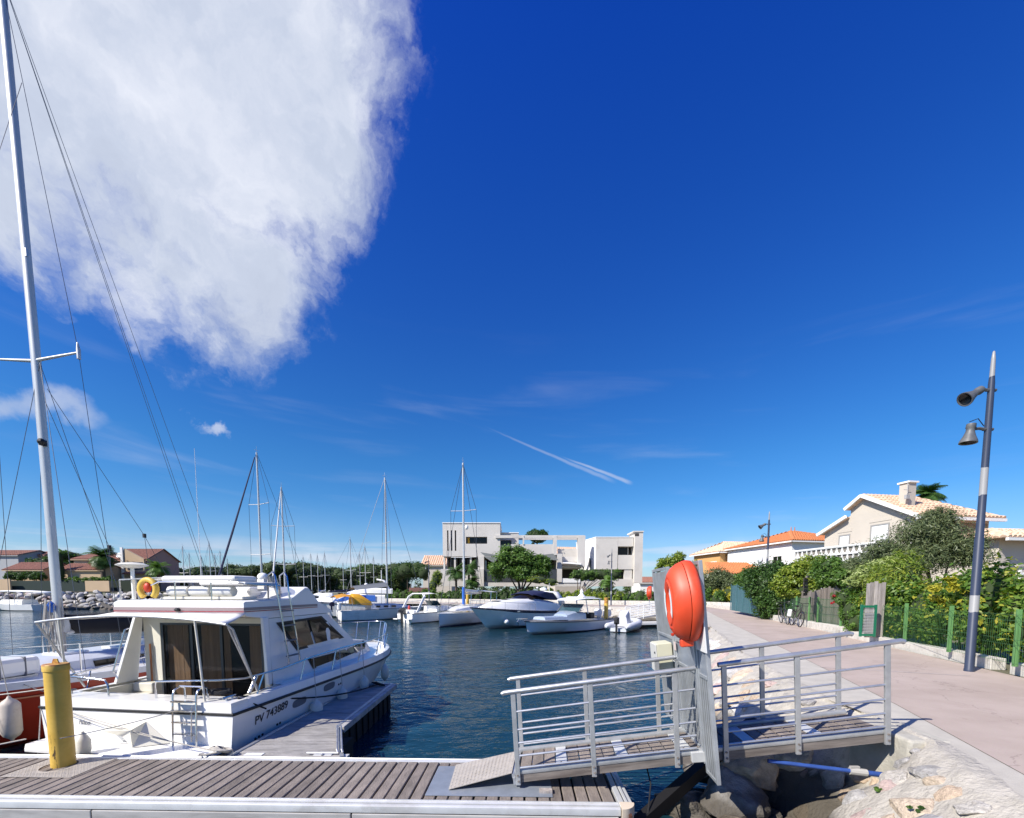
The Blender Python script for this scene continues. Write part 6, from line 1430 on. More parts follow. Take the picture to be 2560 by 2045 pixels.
B().b2((.3, -.03, 3.4), (4.4, .0, 4.9)).build('brown_panel', mat('brown_render', (.25, .19, .14), .9, var=.1), CH)  # thin dark brown panel set on the front wall
def claustra(t, x0, x1, z0, z1, at_, axis, n, r):
    """pierced fan-pattern blocks: one shared mesh, copied along the balcony"""
    cw, chh = (x1 - x0) / n, (z1 - z0) / r; b = B()
    for sgn in (1, -1):
        pts = [(cw * (.5 + sgn * (.5 - .5 * math.sin(a))), 0, chh * (.04 + .92 * (1 - math.cos(a)))) for a in [math.pi / 2 * k / 4 for k in range(5)]]
        for p_, q_ in zip(pts, pts[1:]): b.bar(p_, q_, .06, .035, (0, 1, 0))
    b.b2((0, -.03, 0), (cw, .03, .03)); b.b2((0, -.03, chh - .03), (cw, .03, chh - .0)); b.b2((cw * .48, -.028, .03), (cw * .52, .028, chh - .03))
    me = b.mesh('claustra_block'); me.materials.append(stucco_w)
    for i in range(n):
        for j in range(r):
            if axis == 'x': link('claustra_block', me, t, (x0 + i * cw, at_, z0 + j * chh))
            else: link('claustra_block', me, t, (at_, x0 + i * cw, z0 + j * chh), (0, 0, R(90)))
bal = B(); bal.b2((-1.7, -.2, 2.9), (0, 5.4, 3.12)); bal.b2((-1.7, -.2, 3.9), (-1.55, 5.4, 3.98)); bal.b2((-1.72, 5.2, 2.2), (-1.5, 5.45, 4.0)); bal.b2((-1.72, -.2, .5), (-1.5, 0.0, 3.98)); B().b2((-1.60, .0, 3.13), (-1.58, 5.2, 3.9)).build('balcony_backing', mat('shaded_render', (.22, .20, .175), .9), CH)
bal.build('balcony', stucco_w, CH); claustra(CH, .02, 5.18, 3.14, 3.9, -1.65, 'y', 16, 2)
t = thing('cream_annex', 'cream annex with pale tiled roof and balcony behind the near lamp post', 'house', (20.2, 18.1, QZ), R(9))
b = B(); t.scale = (1, 1, .86); b.b2((0, 0, -.1), (7, 2.6, 4.4)); b.build('wall', stucco_c, t)
b = B(); tile_plane(b, (-.4, -.5, 4.35), (7.4, -.5, 4.35), (0, 1.7, .65), 1.85, 1.6, 6, .23, .34); tile_plane(b, (7.4, 2.9, 4.35), (-.4, 2.9, 4.35), (0, -1.7, .65), 1.85, 1.6, 6, .23, .34); tile_plane(b, (-.4, 2.9, 4.35), (-.4, -.5, 4.35), (1.6, 0, .65), 1.75, 1.6, 1.8, .23); b.build('roof', tile_p, t)
B().b2((-.4, -.55, 4.2), (7.4, -.45, 4.33)).build('eaves', stucco_w, t)
bal = B(); bal.b2((-1.2, -.9, 2.2), (0, .0, 2.4)); bal.b2((-.5, -1.0, 2.95), (2.4, -.86, 3.05)); bal.b2((-.5, -1.0, 2.1), (2.4, -.0, 2.22)); bal.b2((2.2, -1.02, 1.0), (2.42, -.84, 3.3)); bal.b2((-.5, -.98, 1.6), (2.2, -.9, 2.1)); bal.build('balcony', stucco_c, t)
claustra(t, -.45, 2.2, 2.24, 2.94, -.93, 'x', 9, 2)
b = B()
for k in range(9): b.b2((3.0, -1.9, .2 + k * .3), (6.5, -1.84, .2 + k * .3 + .27))
b.b2((2.95, -1.84, .0), (6.5, -1.5, 2.95)); b.build('timber_screen', mat('dark_timber', (.07, .055, .045), .8, var=.2, vs_=5), t); B().b2((2.9, -1.95, 2.95), (6.6, -1.4, 3.05)).build('screen_cap', lampgrey, t)
# --- houses on the far embankment
def ehouse(name, label, px0, px1, ez_, rise, D, wm, tm, deep=8, **kw):
    a, c = at(px0, 1476, D), at(px1, 1476, D); H_ = at(px0, ez_, D).z - 2.72
    return gable_house(name, label, (a.x, D, 2.72), 0, c.x - a.x, deep, H_, rise, wm, tm, .35, tp=.45, **kw)
ehouse('embankment_house', 'grey white house at the left edge beyond the mast', -60, 52, 1388, 1.2, 88, mat('grey_stucco', (.36, .37, .38), .9), tile_r)
ehouse('embankment_house', 'low tan annex with long rust tiled roof left of the mast', 18, 112, 1424, 1.4, 82, stucco_t, tile_r, deep=6)
ehouse('embankment_house', 'reddish brown house half hidden by trees behind the mast', 84, 118, 1388, .8, 92, stucco_p, tile_r, deep=5)
h2 = ehouse('embankment_house', 'tan two storey house with rust roof beside the palm', 190, 300, 1398, 1.3, 86, stucco_t, tile_r, wins=[('x', 2.2, 3.8, 0, 3.0, 4.6, dict(shutter=mat('dusk_shutter', (.12, .14, .24), .6)))])
ehouse('embankment_house', 'low tan garage wing below the tan house', 158, 262, 1424, 1.1, 80, stucco_t, tile_r, deep=4)
h3 = ehouse('embankment_house', 'pinkish house with white pillar and blue glazed upper storey', 282, 372, 1398, 2.2, 84, stucco_p, tile_r, deep=8)
H3L = at(282, 1476, 84).x
b = B(); b.prism([(2.6, -.5, 0), (2.6, -.5, 6.4), (3.1, -.5, 8.2), (6.8, -.5, 6.2), (6.8, -.5, 0)], (0, .45, 0)); b.build('front_gable', stucco_t, h3); B().b2((2.5, -.7, 0), (2.95, -.45, 8.4)).build('pillar', stucco_w, h3)
win(h3, 3.6, 6.6, -.5, 4.1, 5.6, 'x', mat('slate_frame', (.10, .12, .18), .6), parts=4)
b = B(); tile_plane(b, (3.2, -1.4, 3.3), (7.0, -1.4, 3.3), (0, 1, .4), 1.1, 0, None, .45); b.build('porch_roof', tile_r, h3)
b = B(); b.cyl((1.9, -.2, 6.9), (1.9, -.35, 6.95), .5, n=14); b.build('satellite_dish', white, h3)
for (p0, p1, y0, y1, D, m, lb) in [(-40, 24, 1448, 1478, 77.5, stucco_t, 'tan garden wall at the left edge of the embankment'), (212, 272, 1452, 1478, 77, stucco_t, 'beige garden wall right of the mast on the embankment'), (24, 130, 1452, 1478, 78.5, mat('dark_green_screen', (.02, .035, .03), .9), 'dark green garden fence left of the mast'), (130, 212, 1450, 1478, 79, mat('dark_green_screen', (.02, .035, .03), .9), 'dark green garden fence right behind the mast'), (272, 372, 1452, 1478, 78, mat('dark_hedge_fence', (.018, .028, .016), .95), 'dark fence under the pinkish house')]:
    a, c = at(p0, y0, D), at(p1, y0, D); B().b2((a.x, D, 2.6), (c.x, D + .25, a.z)).build('garden_wall' if 'wall' in lb else 'garden_fence', m, label=lb, cat='wall' if 'wall' in lb else 'fence')
# ------------------------------------------------------------------ street lamps
def lamp_mat():
    m, N, b = nmat('patched_blue_paint')
    co = N.n('ShaderNodeTexCoord').outputs['Object']; sp = N.n('ShaderNodeSeparateXYZ'); N.put(sp.inputs[0], co)
    z = N.m('ADD', sp.outputs[2], N.m('MULTIPLY', N.m('SUBTRACT', N.noise(co, 9, 3), .5), .12))
    def band(a, c): return N.m('MULTIPLY', N.m('GREATER_THAN', z, a), N.m('LESS_THAN', z, c))
    f = N.m('MAXIMUM', N.m('MAXIMUM', band(1.18, 1.50), band(3.42, 3.95)), N.m('GREATER_THAN', z, 5.64))
    N.put(b.inputs['Base Color'], N.mix(f, N.mix(N.noise(co, 5, 3), (.028, .038, .068), (.042, .054, .09)), (.30, .30, .295))); b.inputs['Roughness'].default_value = .42
    return m
lp = thing('street_lamp', 'tall slate blue lamp post with two bell spotlights beside the hedge', 'street lamp', (9.07, 8.48, QZ))
B().lathe([(.082, -.02), (.079, .05), (.073, .06), (.069, 2.6), (.061, 2.62), (.053, 4.55), (.048, 5.5), (.038, 5.65), (.032, 5.95), (.018, 6.08), (0, 6.1)], n=18).build('pole', lamp_mat(), lp, smooth=40)
spotm = mat('grey_casting', (.10, .105, .11), .5, var=.2, vs_=8, dirt=(.2, .19, .15), ds=6, da=.4)
def spot(z, tiltdeg, x=-.34):
    M3 = Matrix.Rotation(R(tiltdeg), 3, 'Y'); c = Vector((x, 0, z))
    o = B().lathe([(0, .18), (.07, .18), (.075, .11), (.062, .09), (.066, .035), (.092, -.05), (.13, -.14), (.136, -.175), (.125, -.175), (.11, -.165)], c, 20, M3).build('spotlight', spotm, lp, smooth=45)
    B().lathe([(.11, -.15), (.05, -.11), (0, -.10)], c, 16, M3).build('reflector', mat('lamp_reflector', (.03, .03, .03), .2, .6), o, smooth=45)
    b = B(); b.tube([c + M3 @ Vector((0, 0, .08)), (x * .5, 0, z + .10), (-.06, 0, z + .08)], .028, 7); b.tube([(-.09, 0, z + .08), (.09, 0, z + .08)], .03, 8); b.build('bracket', spotm, lp)
spot(5.30, 58); spot(4.58, 6)
B().tube([(-.36, 0, 4.8), (-.2, 0, 4.86), (-.08, 0, 4.72)], .008, 5).build('cable', roped, lp)
dup(lp, (14.7, 25.06, QZ), R(-8), 'second lamp post standing behind the dark round tree')
dup(lp, (10.7, 46.7, QZ), R(-30), 'distant lamp post standing in front of the white villa block')
dup(lp, (-11.0, 57.4, QZ), R(20), 'distant dark lamp post left of the modern villa')
# ------------------------------------------------------------------ fence, gate boards, bicycles
posts_px = [(2261, 1602), (2372, 1626), (2537, 1661)]
PP = [gz(x, y, 1.54) for x, y in posts_px]
fence = thing('mesh_fence', 'green wire mesh fence with square posts on the kerb in front of the hedge', 'fence', (PP[0].x, PP[0].y, 1.53))
d = (PP[2] - PP[0]); d.z = 0; dn = d.normalized(); fo = fence.location
sp_ = (PP[1] - PP[0]).length * .5 + (PP[2] - PP[1]).length * .5
stations = [PP[0] - dn * 2.0, PP[0], PP[1], PP[2], PP[2] + dn * 2.2, PP[2] + dn * 4.4]
for k, p in enumerate(stations):
    B().bar(Vector((p.x, p.y, 1.50)) - fo, Vector((p.x, p.y, 2.56)) - fo, .07, .05, dn).build('post', greenp, fence, bevel=.004)
for a, c in zip(stations, stations[1:]):
    b = B(); L = (c - a).length; n = int(L / .06); off = Vector((dn.y, -dn.x, 0)) * .05
    for k in range(1, n):
        q = a + dn * (L * k / n) + off
        b.tube([Vector((q.x, q.y, z)) + off * (.5 if 0.35 < (z - 1.55) % .45 < .45 else 0) - fo for z in (1.55, 1.9, 1.95, 2.0, 2.35, 2.4, 2.45)], .0024, 3, cap=False)
    for z in (1.56, 1.9, 2.0, 2.35, 2.46): b.tube([Vector((a.x, a.y, z)) + off - fo, Vector((c.x, c.y, z)) + off - fo], .004, 3, cap=False)
    b.build('wire_panel', wiregreen, fence, kind='stuff')
# board post and green letter gate at the kerb corner
p = gz(2188, 1592, 1.53)
t = thing('board_post', 'leaning silver grey wooden boards beside the small green gate', 'boards', (p.x + .05, p.y + .12, 1.5), R(-12))
for k in range(5): B().bar((-.2 + k * .095, 0, 0), (-.23 + k * .1 + .02, .0 + .012 * (k % 2), 1.62 + .03 * (k % 3)), .09, .025, (0, 1, 0)).build('plank', greywood, t)
p = gz(2165, 1592, 1.53)
t = thing('small_gate', 'small dark green framed gate panel standing on the kerb corner', 'gate', (p.x - .02, p.y - .06, 1.54), R(-14))
t.scale = (.68, 1, 1)
b = B(); b.b2((-.3, -.03, 0), (-.22, .03, .95)); b.b2((.22, -.03, 0), (.3, .03, .95)); b.b2((-.24, -.028, .86), (.24, .028, .93)); b.b2((-.24, -.028, .02), (.24, .028, .08)); b.build('frame', greend, t)
for k in range(17): B().b2((-.24, .0, .10 + k * .045), (.24, .012, .10 + k * .045 + .02)).build('slat', lampgrey, t)
b = B()
for k in range(10): b.b2((-.22 + k * .048, .013, .08), (-.21 + k * .048, .018, .86))
b.build('backing_bars', lampgrey, t)
# weathered paling fence behind the bicycles
F0, F1 = Vector((12.45, 16.6, 1.6)), Vector((13.9, 21.6, 1.6))
fd = (F1 - F0); fd.z = 0; fL = fd.length; fd.normalize(); fo = Vector((F0.x + .25, F0.y + .1, 1.55))
t = thing('paling_fence', 'weathered grey paling fence behind the two bicycles', 'fence', fo)
g = random.Random(9); x = 0
while x < fL:
    w_ = g.uniform(.12, .2); h = 1.38 + .1 * math.sin(x * 1.3) + g.uniform(-.05, .05); a = fd * (x + w_ / 2)
    B().bar(a, a + Vector((g.uniform(-.02, .02), 0, h)), w_ - .012, .025, Vector((-fd.y, fd.x, 0))).build('plank', oldwood, t); x += w_
B().bar(fd * .0 + Vector((-.9, .7, 1.9)), fd * 1.4 + Vector((-.3, .7, 1.95)), .06, .08).build('top_rail', oldwood, t)
for k in range(5): B().bar(Vector((-1.0, .7, 1.2 + k * .15)), fd * 1.4 + Vector((-.3, .72, 1.2 + k * .15)), .03, .12).build('plank', mat('dark_slats', (.05, .042, .036), .85), t)
t = thing('mesh_fence', 'low green post and wire fence in front of the weathered palings', 'fence', (F0.x, F0.y, 1.55))
gp = [Vector((x, y, 0)) - Vector((F0.x, F0.y, 0)) for x, y in ((12.28, 16.1), (12.85, 18.15), (13.05, 18.95), (13.5, 20.5), (13.95, 22.1))]
for q in gp: B().bar((q.x, q.y, 0), (q.x, q.y, 1.08), .075, .05).build('post', greenp, t)
for a, c in zip(gp, gp[1:]):
    b = B(); n = max(2, int((c - a).length / .1))
    for k in range(1, n): q = a.lerp(c, k / n); b.tube([(q.x, q.y, 0), (q.x, q.y, 1.02)], .006, 3, cap=False)
    for z in (.02, .35, .7, 1.0): b.tube([(a.x, a.y, z), (c.x, c.y, z)], .007, 3, cap=False)
    b.build('wire_panel', wiregreen, t, kind='stuff')
a, c = gz(1895, 1533, 1.6), gz(1828, 1522, 1.6)
t = thing('windbreak_fence', 'blue green windbreak cloth fence beyond the dark round tree', 'fence', (a.x, a.y, 1.5))
dd = Vector((c.x - a.x, c.y - a.y, 0)); b = B()
b.loft([[(dd.x * k / 14, dd.y * k / 14 + .06 * (k % 2), z) for z in (0, .6, 1.2, 1.75)] for k in range(15)]); b.build('cloth', grnsheet, t)
for k in range(5): B().cyl((dd.x * k / 4, dd.y * k / 4 + .1, 0), (dd.x * k / 4, dd.y * k / 4 + .1, 1.85), .03, n=6).build('post', grnsheet, t)
def bicycle(label, loc, rz, lean, fm, bag=False):
    t = thing('bicycle', label, 'bicycle', loc, rot=(R(lean), 0, rz))
    for k, x in enumerate((-.52, .52)):
        b = B(); b.tube([(x + .33 * math.cos(a), 0, .335 + .33 * math.sin(a)) for a in [2 * math.pi * i / 24 for i in range(24)]], .022, 6, closed=True); w_ = b.build('wheel', black, t, smooth=60)
        b = B(); b.tube([(x + .305 * math.cos(a), 0, .335 + .305 * math.sin(a)) for a in [2 * math.pi * i / 24 for i in range(24)]], .011, 5, closed=True)
        for i in range(12): a = math.pi * i / 6; b.tube([(x, 0, .335), (x + .3 * math.cos(a), 0, .335 + .3 * math.sin(a))], .003, 3)
        b.build('rim', steel, w_)
        b = B(); b.tube([(x + .365 * math.cos(a), 0, .335 + .365 * math.sin(a)) for a in [R(20 + 14 * i) for i in range(11)]], .02, 5, flat=.5); b.build('mudguard', fm, t)
    b = B()
    for pq in (((-.52, 0, .335), (-.1, 0, .30)), ((-.52, 0, .335), (-.22, 0, .78)), ((-.1, 0, .30), (-.25, 0, .86)), ((-.1, 0, .30), (.38, 0, .78)), ((-.2, 0, .62), (.36, 0, .86)), ((.34, 0, 1.0), (.42, 0, .7)), ((.42, 0, .7), (.52, 0, .335))): b.tube(pq, .017, 6)
    b.build('frame', fm, t)
    b = B(); b.ell((-.27, 0, .90), (.14, .09, .04), 10, 6); b.build('saddle', black, t, smooth=60)
    b = B(); b.tube([(.24, -.28, 1.06), (.36, -.2, 1.08), (.36, 0, 1.02), (.36, .2, 1.08), (.24, .28, 1.06)], .014, 6); b.build('handlebar', black, t)
    b = B(); b.tube([(-.1, -.05, .3), (-.02, -.08, .17)], .014, 5); b.tube([(-.1, .05, .3), (-.18, .08, .43)], .014, 5); b.cyl((-.1, -.03, .3), (-.1, .03, .3), .09, n=14); b.build('crank', rubgrey, t)
    b = B(); b.b2((-.8, -.08, .72), (-.35, .08, .74)); b.tube([(-.75, .06, .72), (-.52, .06, .34)], .008, 4); b.build('rack', black, t)
    if bag: B().b2((-.72, -.2, .38), (-.42, -.09, .72)).build('pannier', white, t, bevel=.04)
    return t
bicycle('dark bicycle leaning on the fence, the one farther from the lamp beside the hedge', Vector((13.12, 20.75, QZ)), R(252), 8, mat('dark_cycle', (.02, .03, .04), .4))
bicycle('dark bicycle with white pannier in front of the weathered palings', Vector((12.72, 19.35, QZ)), R(-106), -8, mat('grey_cycle', (.04, .035, .035), .4), True)
# ------------------------------------------------------------------ vegetation on the near bank
def bush(name, label, blobs, n, l, w, m, seed, trunk=None, cat='shrub', clump=.33, corek=.7, per=60, group=None, base=None, shell=.5, tr=.08):
    c = base or (blobs[0][0], blobs[0][1], QZ)
    t = thing(name, label, cat, c, group=group)
    bl = [(b_[0] - c[0], b_[1] - c[1], b_[2] - c[2], *b_[3:6]) for b_ in blobs]
    crown('crown' if cat == 'tree' else 'foliage', bl, n, l, w, m, t, seed, clump, per, shell)
    if corek: core('shade_core', bl, corem, t, corek)
    if trunk: limbs((0, 0, -.05), [Vector(b_[:3]) for b_ in bl[:trunk]], tr, seed).build('trunk', bark, t, smooth=60)
    return t
def P(px_, py_, D): p = at(px_, py_, D); return (p.x, p.y, p.z)
# big hedge: a run of blobs along the fence
hb_ = []
hd = Vector((KA2[2][0] - KA[0][0], KA2[2][1] - KA[0][1], 0)); n = 15
for k in range(n):
    q = Vector((12.3, 15.1, 0)).lerp(Vector((8.35, .6, 0)), k / (n - 1)); top = 3.3 + .16 * math.sin(k * 1.7) + .25 * (k / n)
    hb_.append((q.x + .25 + .12 * math.sin(k * 2.3), q.y, (top + 1.45) / 2, .72, .85, (top - 1.3) / 2))
t = thing('hedge', 'tall green and yellow leafed hedge behind the mesh fence and near lamp post', 'hedge', (10.5, 8, QZ))
bl = [(b_[0] - 10.5, b_[1] - 8, b_[2] - QZ, *b_[3:6]) for b_ in hb_]
crown('foliage', bl, 64000, .13, .062, leaf_hedge, t, 21, .34, 50, .8); core('shade_core', bl, corem, t, .7)
b = B(); gq = random.Random(6)
for q in bl: b.tube([(q[0], q[1], 0), (q[0] + gq.uniform(-.15, .15), q[1] + gq.uniform(-.15, .15), q[2])], .03, 5)
b.build('stem', bark, t)
bush('bamboo_clump', 'bright green bamboo-like shrub at the corner of the hedge by the boards', [(*P(2215, 1475, 14.2), .75, .6, 1.1), (*P(2262, 1455, 13.4), .7, .6, 1.1), (*P(2205, 1540, 14.0), .55, .4, .8)], 9000, .2, .03, leaf_lime, 22, clump=.42, corek=.6)
bush('yellow_shrub', 'patch of bright yellow foliage in the hedge left of the lamp post', [(*P(2362, 1460, 10.1), .5, .3, .26), (*P(2335, 1492, 10.5), .3, .25, .22)], 520, .11, .055, leaf_yellow, 23, corek=0)
bush('pale_shrub', 'pale variegated domed shrub above the weathered slats', [(*P(2185, 1440, 15.2), .95, .7, .6), (*P(2215, 1425, 15.2), .6, .6, .5)], 8000, .16, .05, leaf_pale, 24, corek=.6)
bush('tamarisk_tree', 'wide feathery grey green tree in front of the cream house', [(*P(2320, 1330, 16.6), 1.35, 1.0, 1.0), (*P(2230, 1385, 16.8), 1.3, 1.0, .85), (*P(2390, 1365, 16.2), 1.0, .9, .95), (*P(2300, 1395, 16.2), 1.3, .9, .7), (*P(2165, 1408, 17.0), .8, .7, .5), (*P(2432, 1385, 15.8), .7, .7, .8), (*P(2345, 1295, 16.6), .7, .6, .5)], 34000, .15, .028, leaf_olive, 25, trunk=5, cat='tree', clump=.4, corek=.42, per=90, base=(16.2, 16.6, QZ))
bush('round_tree', 'dark green round tree overhanging the path behind the bicycles', [(*P(1925, 1465, 24.4), 1.45, 1.2, 1.55), (*P(1960, 1452, 24.2), 1.3, 1.1, 1.2), (*P(1935, 1510, 23.8), 1.2, .9, 1.0), (*P(1895, 1450, 25), 1.0, .9, 1.1)], 26000, .15, .075, leaf_dark, 26, trunk=2, cat='tree', corek=.6, shell=.7)
bush('citrus_tree', 'yellow green leafy tree above the weathered palings', [(*P(2000, 1445, 21.6), 1.15, .9, .95), (*P(2035, 1425, 21.8), 1.0, .9, .9), (*P(1965, 1455, 21.4), .7, .7, .75), (*P(2010, 1475, 21.0), .9, .5, .5)], 15000, .15, .07, leaf_lime, 27, trunk=2, cat='tree', corek=.55, shell=.6)
bush('green_shrub', 'mid green shrub between citrus tree and pale domed shrub', [(*P(2070, 1430, 19.5), .75, .7, .9), (*P(2085, 1425, 20), .7, .6, .6), (*P(2100, 1445, 19), .6, .6, .6)], 9000, .13, .06, leaf_mid, 28, corek=.55)
bush('conifer_shrub', 'dark green conifer tops in front of the patterned balcony', [(*P(2090, 1428, 22), 1.0, .8, .6), (*P(2130, 1425, 21), .9, .7, .6), (*P(2050, 1432, 23), .8, .7, .6), (*P(1985, 1428, 25), 1.0, .8, .6)], 14000, .17, .05, leaf_mid, 29, corek=.5)
bush('oleander_shrub', 'leafy green shrub beside the small green gate', [(*P(2130, 1530, 15.2), .5, .4, .75), (*P(2112, 1500, 15.6), .5, .4, .5), (*P(2140, 1560, 14.6), .4, .35, .5)], 3800, .13, .035, leaf_mid, 30, corek=.55)
bush('yellow_shrub', 'bright yellow variegated shrub on the far bend of the path', [(*P(1800, 1492, 43.5), 1.3, .9, .85), (*P(1820, 1485, 43.0), .8, .8, .9), (*P(1775, 1500, 44.5), .7, .7, .6)], 7000, .2, .09, leaf_yellow, 31, corek=.6)
bush('olive_bush', 'grey green olive bushes behind the lifebuoy case, below the low orange roof', [(*P(1795, 1450, 46), 2.1, 1.2, 1.4), (*P(1840, 1460, 45), 1.6, 1.2, 1.2), (*P(1765, 1470, 46.5), 1.2, 1.0, 1.3)], 15000, .22, .07, leaf_olive, 32, corek=.58)
bush('green_shrub', 'fresh green shrub right of the olive bushes', [(*P(1865, 1450, 42), 1.3, .9, 1.1), (*P(1850, 1475, 42), 1.1, .9, .9), (*P(1885, 1460, 40), .9, .8, .9)], 10000, .2, .09, leaf_mid, 33, corek=.58)
bush('yucca_tree', 'spiky yellow green tree rising behind the gate top', [(*P(1670, 1408, 48), 1.2, 1.0, .9), (*P(1700, 1400, 48), 1.3, 1.0, 1.0), (*P(1725, 1418, 47), 1.0, .9, .9), (*P(1650, 1420, 48), .7, .7, .6)], 3200, .45, .09, leaf_lime, 34, trunk=3, cat='tree', clump=.4, corek=.4, tr=.15)
palm('palm_tree', 'dark palm crown showing above the cream house roof', (P(2316, 1240, 33)[0], 33, QZ), P(2316, 1236, 33)[2] - QZ, .2, 34, 1.3, 3, m=leaf_dark)
# red blossoms by the palings
bush('oleander_blossom', 'small red blossoms in front of the dark slats', [(*P(2090, 1492, 15.7), .12, .1, .1), (*P(2082, 1506, 15.8), .1, .1, .07)], 120, .07, .06, leafmat('petal', [(0, (.4, .02, .03)), (1, (.65, .06, .08))]), 35, cat='flower', corek=0)
# ------------------------------------------------------------------ planting across the basin
hl = []
pts = [(20.2, 42.4), (18.4, 45.4), (12.0, 49.4), (4.6, 52.7), (-3.4, 56.3), (-11.2, 59.7), (-22, 64)]
tot = sum(math.dist(a, c) for a, c in zip(pts, pts[1:])); n = 40
for k in range(n):
    q, _ = interp(pts, tot * k / n); hl.append((q.x, q.y, 1.3 + .75 + .12 * math.sin(k * 2.1), .8, .7, .95 + .15 * math.sin(k * 1.3)))
names = ['clipped green hedge on the far quay, left part below the dark villa glazing', 'mixed hedge on the far quay in front of the villa tree', 'flowering hedge on the far quay behind the day boat hardtop', 'hedge on the far quay under the tall villa tower']
for k, (a, c, m) in enumerate(((28, 40, leaf_mid), (19, 28, leaf_dark), (9, 19, leaf_lime), (0, 9, leaf_mid))):
    bush('hedge', names[k], hl[a:c], 1500 * (c - a), .24, .12, m, 50 + k, cat='hedge', corek=.72, shell=.75)
bush('villa_tree', 'spreading green tree in front of the modern villa', [(*P(1285, 1400, 58), 3.2, 2.4, 2.0), (*P(1262, 1425, 58), 2.6, 2.0, 1.6), (*P(1335, 1405, 58.5), 2.6, 2.0, 1.4), (*P(1310, 1435, 57.5), 2.4, 2.0, 1.3), (*P(1355, 1425, 58), 1.6, 1.5, 1.3), (*P(1275, 1378, 58), 1.9, 1.5, 1.1)], 12000, .42, .15, leaf_mid, 60, trunk=6, cat='tree', clump=.36, corek=.4, tr=.22, base=(P(1302, 1450, 58)[0], 58, QZ))
bl = [(*P(px_, 1437, 56), 1.15, 1.0, .78) for px_ in range(1445, 1545, 13)]
bush('topiary_hedge', 'flat topped dark green clipped trees left of the villa tower', bl, 9000, .18, .09, leaf_mid, 61, trunk=7, cat='tree', corek=.75, shell=.85, tr=.1)
bush('roof_topiary', 'dense clipped tree on the roof terrace of the villa', [(*P(1335, 1338, 69), 1.5, 1.2, .95), (*P(1352, 1338, 69), 1.4, 1.2, .95), (*P(1343, 1348, 69), 1.3, 1.1, 1.0)], 6000, .26, .12, leaf_dark, 62, trunk=2, cat='tree', corek=.65, shell=.7, base=(P(1343, 1360, 69)[0], 69, P(1343, 1362, 69)[2]))
bush('clipped_tree', 'dark rounded tree mass left of the modern villa', [(*P(1018, 1425, 70), 2.1, 1.8, 1.7), (*P(1045, 1425, 70), 2.1, 1.8, 1.7), (*P(1000, 1432, 71), 1.6, 1.5, 1.5), (*P(1060, 1432, 69), 1.3, 1.4, 1.4)], 7000, .3, .13, leaf_dark, 63, trunk=2, cat='tree', corek=.72)
palm('yucca_palm', 'spiky palm before the left block of the villa, beside the tall mast', (P(1140, 1440, 60)[0], 60, QZ), P(1140, 1428, 60)[2] - QZ, .16, 30, 1.7, 11, m=leaf_dark)
palm('yucca_palm', 'second spiky palm right of the tall mast before the villa', (P(1172, 1440, 60)[0], 60, QZ), P(1170, 1420, 60)[2] - QZ, .16, 30, 1.6, 12, m=leaf_dark)
palm('yucca_palm', 'low spiky palm bush under the villa parapet', (P(1180, 1455, 59)[0], 59, QZ), P(1180, 1452, 59)[2] - QZ, .2, 30, 1.5, 13, m=leaf_dark)
palm('yucca_palm', 'small palm beside the distant lamp post by the villa', (P(1517, 1465, 50)[0], 50, QZ), P(1517, 1452, 50)[2] - QZ, .14, 26, 1.2, 14, m=leaf_mid)
bush('lime_bush', 'yellow green bush left of the villa parapet behind the dark lamp post', [(*P(1092, 1445, 61), .9, .8, 1.3), (*P(1082, 1465, 60), .8, .7, .9)], 2200, .26, .1, leaf_lime, 64, corek=.7)
bush('lime_bush', 'bright bush in front of the villa glass rail', [(*P(1345, 1450, 55), 1.6, .8, .55), (*P(1375, 1455, 55), 1.2, .8, .5)], 2600, .22, .1, leaf_lime, 65, corek=.75)
B().b2((-14.5, 61.0, 1.3), (-10.9, 61.2, 3.3)).build('brick_wall', mat('brown_brick', (.20, .10, .08), .9, var=.2, vs_=6), label='reddish brown wall panel on the far quay behind the small motorboat', cat='wall')
# ------------------------------------------------------------------ wood beyond the inner basin
def tree_meshes(k, n, l, w, m, pine=True):
    rg = np.random.default_rng(100 + k); g = random.Random(k); bl = []
    for i in range(6): a = g.uniform(0, 6.28); r = g.uniform(.2, 2.4); bl.append((r * math.cos(a), r * math.sin(a), g.uniform(5.2, 7.6), g.uniform(1.8, 2.6), g.uniform(1.8, 2.6), g.uniform(1.2, 1.9)))
    bl.append((0, 0, 4.2, 2.6, 2.4, 1.8)); bl.append((0, 0, 2.4, 2.6, 2.4, 1.7))
    Pn, O = crown_pts(rg, bl, n, .36, 40, .5)
    o = quads('crown', leaf_quads(rg, Pn, O, l, w), m); me = o.data; bpy.data.objects.remove(o)
    b = B()
    for q in bl: b.ell(q[:3], [x * .6 for x in q[3:6]], 8, 6)
    ce = b.mesh('shade_core', 60); ce.materials.append(corem)
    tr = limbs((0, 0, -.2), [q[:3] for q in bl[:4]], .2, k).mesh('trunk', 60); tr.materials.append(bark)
    return me, ce, tr
TM = [tree_meshes(k, 4200, .5, .2, m) for k, m in enumerate((leaf_pine, leaf_pine, leaf_mid, leaf_dark))]
g = random.Random(12)
def wood_tree(px_, topy, D, k, label, group, z0=1.28, name='pine_tree'):
    p = at(px_, topy, D); s = (p.z - z0) / 8.9
    t = thing(name, label, 'tree', (p.x, D, z0), g.uniform(0, 6.28), group); t.scale = (s * g.uniform(1.0, 1.25), s * g.uniform(1.0, 1.25), s)
    for nm, me in zip(('crown', 'shade_core', 'trunk'), TM[k]): link(nm, me, t)
x = 566
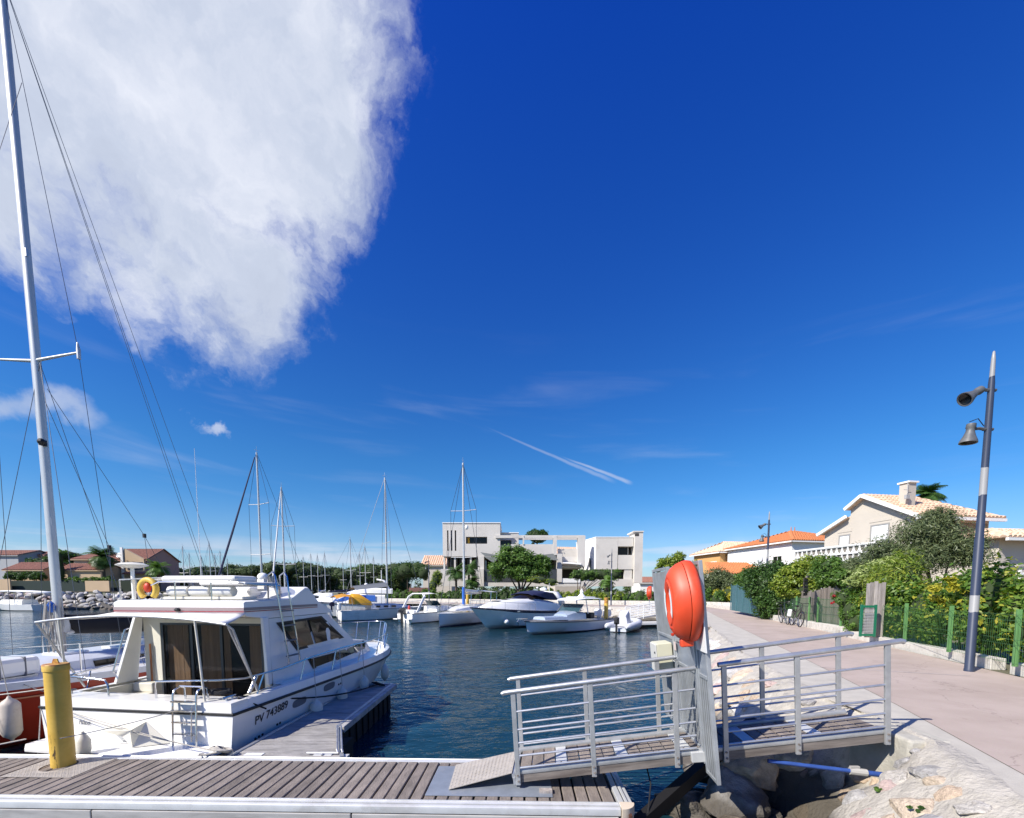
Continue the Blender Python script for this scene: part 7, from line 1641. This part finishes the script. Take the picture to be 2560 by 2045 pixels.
while x < 1010:
    wood_tree(x, 1405 - 6 * math.sin(x * .021) - g.uniform(-6, 9), 126 + g.uniform(-8, 10), g.choice((0, 0, 1, 2, 1)), 'dark tree in the wood behind the inner basin masts', 'trees of the wood beyond the inner basin'); x += g.uniform(17, 27)
for x, y, D, k in ((492, 1412, 120, 3), (520, 1406, 122, 1), (546, 1412, 126, 0), (462, 1418, 118, 1), (440, 1414, 116, 3)):
    wood_tree(x, y, D, k, 'dark tree at the near end of the wood, left of the navy furled jib', 'trees at the near end of the wood')
for x, y, D, k in ((8, 1388, 100, 1), (70, 1372, 104, 0), (100, 1374, 98, 2), (150, 1376, 100, 3), (178, 1366, 98, 2), (205, 1378, 104, 0), (228, 1386, 108, 1), (-30, 1380, 102, 1), (128, 1384, 90, 3), (52, 1392, 93, 2)):
    wood_tree(x, y, D, k, 'green tree behind the houses on the far embankment', 'trees behind the embankment houses', 2.72, 'broadleaf_tree')
palm('palm_tree', 'large palm between the tan and pinkish houses on the embankment', (P(258, 1440, 80)[0], 80, 2.72), P(258, 1392, 80)[2] - 2.72, .35, 46, 2.9, 5, m=leaf_dark)
palm('palm_tree', 'low bushy palm right of the pinkish house', (P(396, 1440, 80)[0], 80, 2.72), P(396, 1420, 80)[2] - 2.72, .3, 40, 2.3, 6, m=leaf_mid)
bush('cypress_tree', 'dark narrow cypress beside the yacht mast on the embankment', [(*P(150, 1425, 79), .75, .75, 2.4), (*P(150, 1400, 79), .5, .5, 1.8)], 2200, .3, .1, leaf_dark, 70, cat='tree', corek=.8)
bush('embankment_hedge', 'rounded garden shrubs above the beige embankment wall', [(*P(px_, 1450, 79.5), 1.3, .9, .7) for px_ in (170, 190, 212, 232, 250, 270)], 6500, .3, .12, leaf_mid, 71, corek=.6, base=(P(210, 1450, 79.5)[0], 79.5, 2.72))
bush('embankment_hedge', 'dark shrubs in front of the low tan annex', [(*P(px_, 1440, 80), 1.4, .9, 1.0) for px_ in (30, 52, 80, 100)], 6500, .3, .12, leaf_dark, 72, corek=.6, base=(P(60, 1440, 80)[0], 80, 2.72))
rg = np.random.default_rng(5); bl = []
for k in range(120):
    a = R(-74 + 148 * k / 119); D = 210 + 25 * math.sin(k * 1.7); bl.append((math.tan(a) * D if abs(a) < 1.2 else math.tan(a) * D, D, 3.4, 6, 3, 3.0 + .8 * math.sin(k * 2.3)))
t = crown('distant_wood', bl, 26000, 1.3, .6, leaf_pine, None, 80, .4, 40, kind='stuff', label='low distant tree belt along the horizon', cat='wood')
